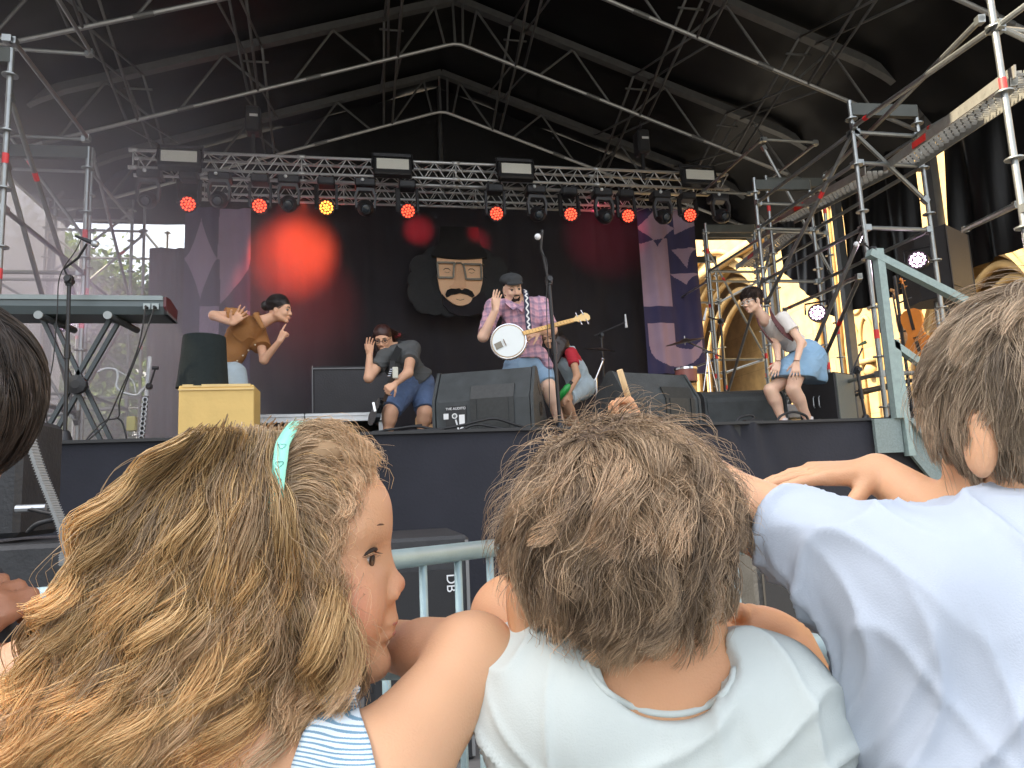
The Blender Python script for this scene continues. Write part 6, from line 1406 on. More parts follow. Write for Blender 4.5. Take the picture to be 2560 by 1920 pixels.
# ================= children in the front row =================
from mathutils.bvhtree import BVHTree
CR=(CM@V((1,0,0))); CF=V((math.sin(R(12)),math.cos(R(12)),0)); RR=V((math.cos(R(12)),-math.sin(R(12)),0)); UP=V((0,0,1))
def bvh(*obs):
    vs=[];fs=[]
    for o in obs:
        w=wpos(o); b=len(vs); vs+=[v.co+w for v in o.data.vertices]; fs+=[tuple(i+b for i in p.vertices) for p in o.data.polygons]
    return BVHTree.FromPolygons(vs,fs)
def hit(tree,px,py,off=.003,d0=None):
    d=ray(px,py).normalized(); h=tree.ray_cast(CO,d)
    if h[0] is not None: return h[0]-d*off
    return atd(px,py,d0)
kid=skinmat('skin_child',(.68,.385,.225),.18); kid2=skinmat('skin_child_tanned',(.62,.325,.175),.18); kid3=skinmat('skin_child_dark',(.36,.17,.10),.12)
def haircol(name,c0,c1,rough=.38):
    if name in _M: return _M[name]
    m=hairmat(name,c0,c1,rough); n=m.node_tree; r=[x for x in n.nodes if x.type=='VALTORGB'][0]; a=n.nodes.new('ShaderNodeAttribute'); a.attribute_name='tint'
    mx=n.nodes.new('ShaderNodeMixRGB'); mx.blend_type='MULTIPLY'; mx.inputs[0].default_value=1; tg=[l.to_socket for l in r.outputs[0].links]
    n.links.new(r.outputs[0],mx.inputs[1]); n.links.new(a.outputs['Color'],mx.inputs[2])
    for t in tg: n.links.new(mx.outputs[0],t)
    return m
def tinted(base,name):
    if name in _M: return _M[name]
    m=base.copy(); m.name=name; n=m.node_tree; bs=n.nodes['Principled BSDF']; l=bs.inputs['Base Color'].links[0].from_socket; a=n.nodes.new('ShaderNodeAttribute'); a.attribute_name='tint'
    mx=n.nodes.new('ShaderNodeMixRGB'); mx.blend_type='MULTIPLY'; mx.inputs[0].default_value=1; n.links.new(l,mx.inputs[1]); n.links.new(a.outputs['Color'],mx.inputs[2]); n.links.new(mx.outputs[0],bs.inputs['Base Color']); _M[name]=m; return m
def settint(ob,tint,K,grad=None):
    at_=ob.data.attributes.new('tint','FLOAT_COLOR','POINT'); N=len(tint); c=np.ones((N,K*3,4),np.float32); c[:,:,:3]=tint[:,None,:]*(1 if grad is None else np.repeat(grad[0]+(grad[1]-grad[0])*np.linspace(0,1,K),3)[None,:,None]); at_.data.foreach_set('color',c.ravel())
def cr_np(P,K):   # catmull rom through (N,G,3) -> (N,K,3)
    N,G,_=P.shape; E=np.concatenate([2*P[:,:1]-P[:,1:2],P,2*P[:,-1:]-P[:,-2:-1]],1); t=np.linspace(0,G-1-1e-6,K); i=t.astype(int); f=(t-i)[None,:,None]
    a,b,c,d=E[:,i],E[:,i+1],E[:,i+2],E[:,i+3]; return .5*((2*b)+(c-a)*f+(2*a-5*b+4*c-d)*f*f+(3*b-a-3*c+d)*f**3)
def fan(guides,tree,d0,n,K,seed,locks,amp,wl,jit=.004,depth=.012,clump=.55,lmin=.7,frizz=.0008,extra=0,ampr=.5,far=None,urange=(0,1)):
    """strands interpolated across neighbouring guides, gathered in wavy locks"""
    rs=np.random.RandomState(seed); G=len(guides); g=np.array([[A3(hit(tree,x,y,.002,d0)) for x,y in q] for q in guides],np.float64)
    # depth smoothing along the guide
    u=urange[0]+(urange[1]-urange[0])*rs.uniform(0,1,n); lk=(u*locks).astype(int); lc=(lk+.5)/locks
    def interp(u):
        x=np.clip(u,0,1)*(G-1-1e-6); i=x.astype(int); f=(x-i)[:,None,None]; return g[i]*(1-f)+g[np.minimum(i+1,G-1)]*f
    P=cr_np(interp(u),K); C=cr_np(interp(lc),K); t=np.linspace(0,1,K)[None,:,None]
    P=P*(1-clump*t)+C*clump*t+ rs.normal(size=(n,1,3))*jit*(.35+.65*t)
    L=locks+1; ph=rs.uniform(0,6.28,L)[lk][:,None]+rs.normal(size=(n,1))*.35; am=(amp*rs.uniform(1-ampr,1+ampr,L))[lk][:,None]; wl_=(wl*rs.uniform(.75,1.3,L))[lk][:,None]
    s=np.concatenate([np.zeros((n,1)),np.cumsum(np.linalg.norm(np.diff(P,axis=1),axis=2),1)],1)
    T=np.gradient(P,axis=1); T/=np.linalg.norm(T,axis=2,keepdims=True)+1e-9; view=A3(CF); B=np.cross(T,view); B/=np.linalg.norm(B,axis=2,keepdims=True)+1e-9; Nn=np.cross(B,T)
    tt=np.linspace(0,1,K)[None,:]; a=am*tt**.8; ang=s/wl_*6.283+ph
    P=P+B*(a*np.sin(ang))[...,None]+Nn*(a*.8*np.cos(ang))[...,None]
    P=P-view*(rs.uniform(-.3,1,L)[lk][:,None,None]*depth*(.3+.7*t))+view*(rs.uniform(0,1,(n,1,1))*depth*.6)
    P=P+nzf(P+rs.normal(size=(n,1,3))*5,90,seed)*frizz*(.2+t)
    ln=rs.uniform(lmin,1.0,L)[lk]*rs.uniform(.93,1.02,n); k=np.linspace(0,1,K)[None,:]*ln[:,None]*(K-1); i=np.clip(k.astype(int),0,K-2); f=(k-i)[...,None]; ar=np.arange(n)[:,None]; P=P[ar,i]*(1-f)+P[ar,i+1]*f
    return P,lk,rs
# ---------- girl ----------
def girl():
    t=thing('person','girl in profile with long wavy blond hair and mint hair band leaning on the barrier','person',V((-.1,.62,0)))
    s=.9; D=.60; c=atd(722,1408,D); f=RR*.99+CF*.10+UP*.02; u=UP+RR*(-.03); neck=atd(700,1860,.61); shr=atd(950,1965,.50); shl=atd(95,1745,.60); chest=atd(520,2170,.62); pel=chest+V((0,.0,-.25)); side=shr-shl
    F=Field(.0028); 
    # head with a child's profile
    f_,u_,r_=frame_from(f,u); M=Matrix((f_,u_,r_)).transposed(); P=lambda a,b,d=0:c+(f_*a+u_*b+r_*d)*s
    F.ell(P(-.012,.035),(.093*s,.082*s,.074*s),M,.02); F.ell(P(.030,-.014),(.060*s,.085*s,.060*s),M,.03); F.ell(P(.040,.045),(.052*s,.042*s,.052*s),M,.02)
    for d in(-1,1):
        F.cone(P(.045,-.078,d*.020),P(-.01,-.045,d*.045),.020*s,.024*s,.02); F.ell(P(.053,-.042,d*.034),(.032*s,.033*s,.028*s),M,.02)
        F.ell(P(.097,.004,d*.033),(.018*s,.011*s,.017*s),M,.012,'s'); F.cone(P(.076,.026,d*.010),P(.066,.026,d*.045),.011*s,.009*s,.012)
    F.ell(P(.070,-.094),(.019*s,.017*s,.021*s),M,.02)
    F.cone(P(.080,.004),P(.0935,-.025),.0070*s,.0085*s,.010); F.ell(P(.0955,-.026),(.0088*s,.0080*s,.0088*s),M,.007)
    for d in(-1,1): F.ell(P(.090,-.034,d*.011),(.011*s,.0075*s,.0070*s),M,.005); F.ell(P(.094,-.040,d*.007),(.006*s,.003*s,.003*s),M,.002,'s')
    F.cone(P(.088,-.048),P(.086,-.056),.008*s,.010*s,.008)
    F.ell(P(.0865,-.0585),(.0100*s,.0055*s,.019*s),M,.006); F.ell(P(.0845,-.0690),(.0095*s,.0055*s,.017*s),M,.006); F.cone(P(.096,-.0640,-.018),P(.096,-.0640,.018),.0024*s,.0024*s,.003,'s')
    F.cone(neck,P(-.018,-.045),.040,.036,.03)
    Mt=axes(side,UP+CF*.1); F.ell(chest,(.12,.075,.13),Mt,.04); F.ell(chest.lerp(neck,.55),(.085,.05,.06),Mt,.04); F.cone(shl,shr,.036,.034,.05); F.cone(chest,pel,.085,.085,.05); F.cone(chest.lerp(neck,.5),neck,.06,.038,.05)
    el=atd(1176,1650,.585); wr=atd(870,1592,.76); F.cone(shr,el,.0385,.0305,.03); F.cone(el,el.lerp(wr,.3),.0295,.027,.012); F.cone(el,wr,.028,.020,.012); hand(F,wr,-RR+UP*.0,-UP,-1,(.3,.3,.3,.3,.3),.05,.8)
    F.ell(el+RR*.004,(.033,.033,.033),None,.02)
    ell=atd(-160,1850,.70); wrl=atd(-330,1640,.80); F.cone(shl,ell,.038,.03,.03); F.cone(ell,wrl,.028,.02,.02); F.ell(shl,(.044,.044,.044),None,.03)
    ck=[A3(P(.052,-.040,d*.055)) for d in(-1,1)]; nt_=A3(P(.100,-.030))
    def tint(Vv):
        w=np.zeros(len(Vv)); 
        for k_ in ck: w=np.maximum(w,np.exp(-((Vv-k_)**2).sum(1)/.028**2))
        w=np.maximum(w,.5*np.exp(-((Vv-nt_)**2).sum(1)/.014**2)); w=w[:,None]; return 1-w*np.array([-.04,.26,.22])
    b=F.mesh('body',tinted(kid,'skin_child_rosy'),t,smooth=2,colfn=tint)
    # eye
    m=MB()
    for d in(-1,1): m.sphere(P(.0685,.001,d*.032),.0116*s,16)
    e=m.build('eyes',mat('eye_white_kid',(.62,.55,.5),.15),t,True)
    m=MB()
    for d in(-1,1): cc=P(.0685,.001,d*.032); dr=(f_-u_*.12+r_*.28).normalized(); m.lathe([(.0066*s,.0),(.005*s,.0012*s),(.001*s,.0016*s)],cc+dr*.0104*s,dr,14)
    m.build('iris',mat('iris_brown',(.04,.02,.012),.12),e)
    for d in(-1,1):
        EL=Field(.0009); cc=P(.0685,.001,d*.032); EL.ell(cc,(.0131*s,.0131*s,.0131*s),M,.002); EL.ell(cc+(f_-u_*.10+r_*d*.25)*.0125*s,(.013*s,.0043*s,.0125*s),M,.0012,'s'); EL.mesh('eyelid',kid,t,smooth=1)
    for d in(-1,1):
        m=MB(); lid=[P(.0735,.007,d*.021),P(.0815,.0085,d*.029),P(.0795,.0090,d*.037),P(.070,.005,d*.046)]; m.tube(catmull(lid,4),.0019*s,6)
        for k in range(9):
            a=k/8; p=V(lid[1]).lerp(lid[3],a) if k>3 else V(lid[0]).lerp(lid[2],a*1.6); m.beam(p,p+f_*.010-u_*.003+r_*d*.004*a,.00035,4,r2=.0001)
        m.build('eyelashes',mat('lash_kid',(.03,.018,.012),.7),e)
    m=MB()
    for d in(-1,1): m.tube(catmull([P(.0875,.024,d*.012),P(.0885,.029,d*.022),P(.083,.030,d*.036),P(.072,.024,d*.047)],4),[.0015,.0019,.002,.0021,.0022,.0022,.0022,.002,.0018,.0016,.0013,.001,.0006],6)
    m.build('eyebrow',mat('brow_kid',(.13,.07,.04),.9),t,True)
    F=Field(.0014); F.ell(P(.0875,-.0592),(.0096*s,.0042*s,.0160*s),M,.002); F.ell(P(.0853,-.0685),(.0092*s,.0044*s,.0145*s),M,.002); F.cone(P(.098,-.0640,-.018),P(.098,-.0640,.018),.0024*s,.0024*s,.002,'s'); F.mesh('lips',mat('lips_child',(.52,.20,.16),.42,0,.1,40),t)
    # hair hull
    F=Field(.005); 
    def E(x,y,d,rx,ry,rz,k=.03): F.ell(atd(x,y,d),(rx,ry,rz),Matrix((RR,CF,UP)).transposed(),k)
    E(590,1335,.61,.095,.088,.078); E(470,1560,.59,.085,.075,.10); E(400,1850,.57,.085,.065,.13); E(690,1640,.60,.042,.055,.085); E(250,1860,.57,.055,.055,.12); E(600,1890,.58,.055,.055,.12); F.ell(P(-.02,.045),(.094*s,.080*s,.080*s),M,.02); F.half(P(.055,.03),(f_-u_*.25))
    E(820,1135,.60,.026,.035,.014,.02)
    hb=F.mesh('hair',mat('hair_under_blond',(.30,.19,.10),.8,0,.35,60),t,folds(.006,28,4),smooth=2); tree=bvh(hb)
    G=[[(480,1092),(330,1190),(215,1330),(160,1480),(105,1640),(30,1850),(-20,1980)],[(510,1086),(415,1200),(335,1350),(265,1500),(215,1660),(150,1830),(110,1980)],[(540,1083),(480,1200),(430,1350),(390,1500),(340,1650),(280,1820),(260,1980)],
       [(572,1080),(540,1200),(520,1350),(480,1500),(450,1650),(400,1800),(390,1980)],[(610,1080),(590,1200),(575,1340),(590,1480),(560,1630),(545,1780),(520,1960)],[(645,1083),(632,1200),(645,1330),(680,1470),(690,1610),(685,1760),(660,1940)],
       [(675,1088),(665,1190),(695,1320),(750,1450),(785,1600),(790,1740),(760,1910)],[(690,1120),(690,1220),(735,1330),(800,1430),(850,1560),(870,1680),(830,1790)]]
    hm=haircol('hair_blond',(.56,.37,.225),(1.0,.80,.57),.40)
    def add(P_,lk,rs,rad,K,base=(1,1,1),gold=.35):
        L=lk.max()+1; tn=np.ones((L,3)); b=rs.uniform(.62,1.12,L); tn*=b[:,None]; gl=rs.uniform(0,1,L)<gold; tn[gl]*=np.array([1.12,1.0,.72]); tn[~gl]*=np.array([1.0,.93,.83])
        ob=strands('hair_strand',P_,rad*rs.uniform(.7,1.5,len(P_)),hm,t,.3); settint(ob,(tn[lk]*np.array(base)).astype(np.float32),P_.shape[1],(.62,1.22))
    K=26
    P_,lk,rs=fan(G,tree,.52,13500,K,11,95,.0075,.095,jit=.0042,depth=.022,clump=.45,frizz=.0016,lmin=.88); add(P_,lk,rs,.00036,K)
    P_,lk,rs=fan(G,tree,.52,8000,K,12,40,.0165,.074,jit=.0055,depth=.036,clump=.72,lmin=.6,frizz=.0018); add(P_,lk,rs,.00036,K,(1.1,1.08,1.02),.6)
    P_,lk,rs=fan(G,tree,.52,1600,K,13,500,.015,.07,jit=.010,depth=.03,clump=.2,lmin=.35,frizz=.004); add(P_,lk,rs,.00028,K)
    J=[[(712,1095),(745,1068),(805,1056),(868,1074),(915,1112),(945,1155)],[(715,1130),(768,1100),(828,1095),(885,1128),(925,1168),(938,1195)],[(718,1180),(775,1163),(833,1173),(880,1200),(903,1228),(898,1252)],[(716,1240),(765,1235),(815,1250),(848,1280),(850,1312),(835,1335)],
       [(712,1290),(755,1300),(800,1330),(828,1370),(835,1425),(822,1475)],[(705,1330),(745,1365),(792,1415),(828,1475),(848,1545),(846,1620)],[(700,1380),(750,1430),(800,1500),(845,1570),(880,1650),(905,1725)]]
    tr2=bvh(hb,b)
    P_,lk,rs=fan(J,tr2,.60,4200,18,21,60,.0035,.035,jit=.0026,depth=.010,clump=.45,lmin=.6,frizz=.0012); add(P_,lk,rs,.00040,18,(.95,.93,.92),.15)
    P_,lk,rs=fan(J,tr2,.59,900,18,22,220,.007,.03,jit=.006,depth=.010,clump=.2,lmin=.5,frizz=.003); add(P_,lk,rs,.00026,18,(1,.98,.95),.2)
    Q0=[[(60,1560),(20,1700),(-10,1830),(-60,1960)],[(200,1500),(150,1640),(120,1800),(60,1970)],[(330,1470),(290,1620),(250,1780),(230,1980)],[(450,1480),(430,1620),(400,1780),(400,1980)],[(570,1470),(560,1620),(530,1780),(540,1980)],[(660,1460),(680,1600),(650,1760),(640,1980)]]
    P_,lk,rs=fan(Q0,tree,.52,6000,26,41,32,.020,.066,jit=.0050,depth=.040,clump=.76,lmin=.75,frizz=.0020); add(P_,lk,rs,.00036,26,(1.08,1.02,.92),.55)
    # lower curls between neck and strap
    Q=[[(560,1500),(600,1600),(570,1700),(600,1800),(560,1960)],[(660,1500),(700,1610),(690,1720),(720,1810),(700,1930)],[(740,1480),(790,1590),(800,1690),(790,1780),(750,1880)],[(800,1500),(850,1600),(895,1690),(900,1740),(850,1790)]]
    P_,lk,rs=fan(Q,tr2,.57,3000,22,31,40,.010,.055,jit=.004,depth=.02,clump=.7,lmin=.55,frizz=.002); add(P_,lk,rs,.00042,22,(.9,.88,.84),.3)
    # far side of the head, so that it holds up from other positions
    far=[[ (V(P(-.02,.117))+CF*.0), P(-.06,.09,-.05),P(-.09,.0,-.085),P(-.10,-.09,-.09),P(-.12,-.2,-.09)],[P(.02,.117),P(.0,.09,-.055),P(-.03,.0,-.09),P(-.05,-.1,-.09),P(-.07,-.2,-.08)],[P(-.06,.105),P(-.10,.08,-.02),P(-.13,-.02,-.04),P(-.15,-.12,-.05),P(-.17,-.22,-.05)]]
    g=np.array([[A3(x) for x in q] for q in far]); n=1500; rs=np.random.RandomState(5); w=rs.dirichlet((1,1,1),n); pp=cr_np(np.einsum('ng,gkc->nkc',w,g),14)+rs.normal(size=(n,1,3))*.006; ob=strands('hair_strand',pp,.0006,hm,t); settint(ob,np.full((n,3),.9,np.float32),14)
    # hair band
    bp=[P(.030,-.02,-.085),P(.025,.04,-.092),P(.02,.095,-.06),P(.015,.128,0)]+[hit(tree,x,y,.012,.56) for x,y in((712,1100),(701,1150),(694,1200),(690,1245),(688,1280))]
    sp=catmull(bp,8); m=MB(); vs=[];fs=[]
    for i,p in enumerate(sp):
        tn=(sp[min(i+1,len(sp)-1)]-sp[max(i-1,0)]).normalized(); nr=(p-P(0,.02,0)).normalized(); w=tn.cross(nr).normalized()*.0052
        for q in(p-w-nr*.001,p+w-nr*.001,p+w+nr*.001,p-w+nr*.001): vs.append(q)
    for i in range(len(sp)-1):
        for k in range(4): a=i*4+k; b2=i*4+(k+1)%4; fs.append((a,b2,b2+4,a+4))
    m._add(vs,fs); bd=m.build('hair_band',mat('mint_plastic',(.33,.80,.62),.3,0,.12,90),t,True)
    m=MB()
    for j in range(4,9):
        i=len(sp)-2-(j-4)*7
        p=sp[i]; tn=(sp[i+1]-sp[i-1]).normalized(); nr=(p-P(0,.02,0)).normalized(); w=tn.cross(nr).normalized()
        h=[p+nr*.0014+(w*(.0030*(math.sin(a)**3))+tn*(-.0028*(math.cos(a)-.35*math.cos(2*a)-.12*math.cos(3*a))))*1.0 for a in np.linspace(0,6.283,18)]; m.tube(h,.00022,4,False)
    m.build('heart_print',mat('heart_ink',(.05,.22,.25),.5),bd)
    # striped top
    tb=bvh(b); nu,nv=14,40; vs=[];fs=[]; uv=[]
    ce=[(862,1722),(850,1780),(842,1850),(838,1920),(834,1990)]; hw=[26,52,84,104,118]
    def lerp_t(L,v): x=v*(len(L)-1-1e-6); i=int(x); fr=x-i; return L[i]*(1-fr)+L[i+1]*fr if not isinstance(L[0],tuple) else (L[i][0]*(1-fr)+L[i+1][0]*fr,L[i][1]*(1-fr)+L[i+1][1]*fr)
    for j in range(nv+1):
        v=j/nv; cx_,cy_=lerp_t(ce,v); h=lerp_t(hw,v)
        for i in range(nu+1):
            uu=-1+2*i/nu; vs.append(hit(tb,cx_+uu*h,cy_+uu*10,.0035+.0012*math.sin(v*55+uu*2)*(1-abs(uu))+.002*(1-abs(uu)),.53))
    # remove jumps in depth along rows
    for j in range(nv): 
        for i in range(nu): a=j*(nu+1)+i; fs.append((a,a+1,a+nu+2,a+nu+1))
    m=MB(); m._add(vs,fs); st=bpy.data.materials.new('blue_stripe_cotton'); st.use_nodes=True; n=st.node_tree; bb=n.nodes['Principled BSDF']; bb.inputs['Roughness'].default_value=.85; st.diffuse_color=(.5,.62,.72,1)
    tc=n.nodes.new('ShaderNodeTexCoord'); wv=n.nodes.new('ShaderNodeTexWave'); wv.bands_direction='Z'; wv.inputs['Scale'].default_value=135; wv.inputs['Distortion'].default_value=.6; wv.inputs['Detail'].default_value=1; wv.inputs['Detail Scale'].default_value=12; n.links.new(tc.outputs['Object'],wv.inputs[0])
    rp=n.nodes.new('ShaderNodeValToRGB'); rp.color_ramp.elements[0].color=(.16,.30,.42,1); rp.color_ramp.elements[0].position=.22; rp.color_ramp.elements[1].color=(.66,.76,.83,1); rp.color_ramp.elements[1].position=.42; n.links.new(wv.outputs['Fac'],rp.inputs[0]); n.links.new(rp.outputs[0],bb.inputs['Base Color'])
    o=m.build('striped_top',st,t,True); sf=o.modifiers.new('s','SOLIDIFY'); sf.thickness=.002
    m=MB(); kp=hit(tb,842,1748,.006,.53)
    for dx,dz,sx,sz in((-.008,-.002,.0115,.0055),(.007,.004,.011,.005),(0,0,.006,.006)): m.sphere(kp+RR*dx+UP*dz,1,12,(sx,.005,sz),Matrix((RR*.95+UP*.3*(1 if dx>=0 else .6),CF,UP*.95-RR*.3)).transposed())
    m.build('strap_knot',st,t,True)
girl()
# ---------- boys ----------
def tshirt(F,neck,chest,pel,shl,shr,arms,lat,dep,side,pad=.012):
    Mt=axes(side,neck-chest); F.ell(chest,(lat+pad,dep+pad,.14),Mt,.05); F.ell(chest.lerp(neck,.5),(lat*.75+pad,dep*.75+pad,.07),Mt,.05); F.cone(shl,shr,.040+pad,.040+pad,.05); F.cone(chest,pel,dep+.03+pad,dep+.03+pad,.06)
    for a,b,r1,r2 in arms: F.cone(a,b,r1,r2,.03,flat=True)
def centre_boy():
    t=thing('person','boy with tousled brown hair and white T-shirt seen from behind, centre','person',V((.2,.66,0)))
    s=.91; D=.60; c=atd(1572,1425,D); f=CF*.95+RR*.20-UP*.10; u=UP*1-RR*.10+CF*.06; neck=atd(1635,1790,.590); shl=atd(1440,1790,.560); shr=atd(1905,1775,.560); chest=atd(1650,2040,.61); pel=chest+V((0,.05,-.25)); side=shr-shl
    F=Field(.003); Ph,M=headshape(F,c,f,u,s,neck=neck,neckr=.046)
    F.ell(Ph(-.016,-.024,-.100),(.019,.034,.012),M,.006); F.ell(Ph(-.006,-.02,-.112),(.011,.020,.007),M,.003,'s')
    Mt=axes(side,neck-chest); F.ell(chest,(.115,.075,.13),Mt,.04); F.ell(chest.lerp(neck,.6),(.09,.05,.05),Mt,.04); F.cone(shl,shr,.036,.036,.05)
    el=atd(1282,1545,.70); wl=atd(1450,1600,.80); F.cone(shl,el,.038,.034,.03); F.ell(el,(.037,.037,.037),None,.02); F.cone(el,wl,.030,.02,.02); hand(F,wl,RR,-UP,1,(.5,.6,.6,.6,.6),.05,.8)
    er=atd(2135,2000,.59); wr=atd(1985,1602,.80); F.cone(shr,er,.038,.033,.03); F.cone(er,wr,.031,.021,.02)
    hand(F,wr,(-RR*.93+UP*.14+CF*.25),(-UP*.95-RR*.2),-1,(.9,1.25,1.3,1.35,1.4),.05,.98,k=.006); F.ell(atd(1897,1578,.80),(.040,.032,.027),Matrix((RR,CF,UP)).transposed(),.015); [F.ell(atd(1848+i*27,1530+i*i*3,.785+.012*i),(.0110,.012,.0105),None,.005) for i in range(4)]; F.chain([atd(1900,1612,.77),atd(1850,1598,.762),atd(1808,1572,.765)],[.012,.0105,.009],.005)
    b=F.mesh('body',kid2,t,smooth=1)
    F=Field(.0034); tshirt(F,neck,chest,pel,shl,shr,[(shl,shl.lerp(el,.42)-RR*.02-UP*.0,.056,.060),(shl+UP*.01,shl-RR*.050-UP*.015+CF*.02,.052,.052),(shr,shr.lerp(er,.36),.054,.054)],.125,.085,side)
    F.ell(atd(1650,1648,.555),(.054,.075,.038),Matrix((RR,CF,UP)).transposed(),.006,'s'); F.cone(neck,Ph(-.0,-.03),.055,.062,.006,'s')
    wm=mat('white_jersey',(.56,.61,.59),.9,0,.03,5,bump=.10,bs=700); sh=F.mesh('tshirt',wm,t,wrinkle(.0065,100,7,4),smooth=2)
    tr=bvh(sh,b); pts=[(1650+186*math.cos(R(a)),1648+136*math.sin(R(a))+.10*186*math.cos(R(a))) for a in range(178,0,-16)]
    m=MB(); m.tube(catmull([hit(tr,x,y,-.0014,.55) for x,y in pts],5),.0028,8); m.build('collar_rib',wm,t,True)
    # hair
    hb=Field(.004); hb.ell(Ph(-.014,.040),(.104*s,.094*s,.090*s),M,.01); hb.half(Ph(.068,.03),(frame_from(f,u)[0]-frame_from(f,u)[1]*.5)); hb.ell(Ph(-.043,-.024),(.052*s,.042*s,.058*s),M,.03)
    for d in(-1,1): hb.ell(Ph(.002,-.018,d*.092),(.024,.036,.022),M,.006,'s')
    hb.mesh('hair',mat('hair_under_brown',(.12,.08,.055),.85,0,.3,60),t,folds(.006,40,3))
    hm=haircol('hair_brown',(.22,.138,.084),(.88,.63,.40),.32)
    wh=np.array([-.035,.105,-.030])
    def flow(p):
        v=p-wh; v/=np.linalg.norm(v,axis=1,keepdims=True)+1e-6; up=np.array([0,1,0]); sw=np.cross(v,up)*.35; d=v*.8+sw; d[:,1]-=np.clip(.05+(.085-p[:,1])*6,0,.9); return d
    def msk(d): return (d[:,0]<.45+.5*d[:,1])&(d[:,1]>-.62)&~((np.abs(d[:,2])>.70)&(d[:,1]<-.15)&(d[:,0]>-.42))
    LF=lambda d,L:L*np.clip(.55+.75*(d[:,1]+.6),.4,1.0)*np.where(d[:,1]<.40,np.clip(1-1.5*(np.abs(d[:,2])-.50),.30,1),1)
    for sd,n,L,lift,cl,cn,r,cu,fr_,lv in((1,16000,.100,.016,200,.88,.00033,.006,52,.28),(2,9500,.092,.023,75,.92,.00035,.011,40,.32),(3,900,.07,.036,500,.2,.00028,.008,90,.5)):
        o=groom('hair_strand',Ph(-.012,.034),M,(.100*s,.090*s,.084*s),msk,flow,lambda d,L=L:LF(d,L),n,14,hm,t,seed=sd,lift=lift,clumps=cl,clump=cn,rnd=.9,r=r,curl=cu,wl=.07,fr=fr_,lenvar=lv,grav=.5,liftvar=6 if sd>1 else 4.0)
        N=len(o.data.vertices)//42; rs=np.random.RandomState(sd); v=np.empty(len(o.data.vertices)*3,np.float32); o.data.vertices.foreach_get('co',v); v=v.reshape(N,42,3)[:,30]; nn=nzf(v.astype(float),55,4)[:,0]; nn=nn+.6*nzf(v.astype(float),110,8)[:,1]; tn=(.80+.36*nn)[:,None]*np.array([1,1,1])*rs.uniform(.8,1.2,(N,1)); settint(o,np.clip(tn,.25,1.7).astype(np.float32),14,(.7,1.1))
    return t
centre_boy()
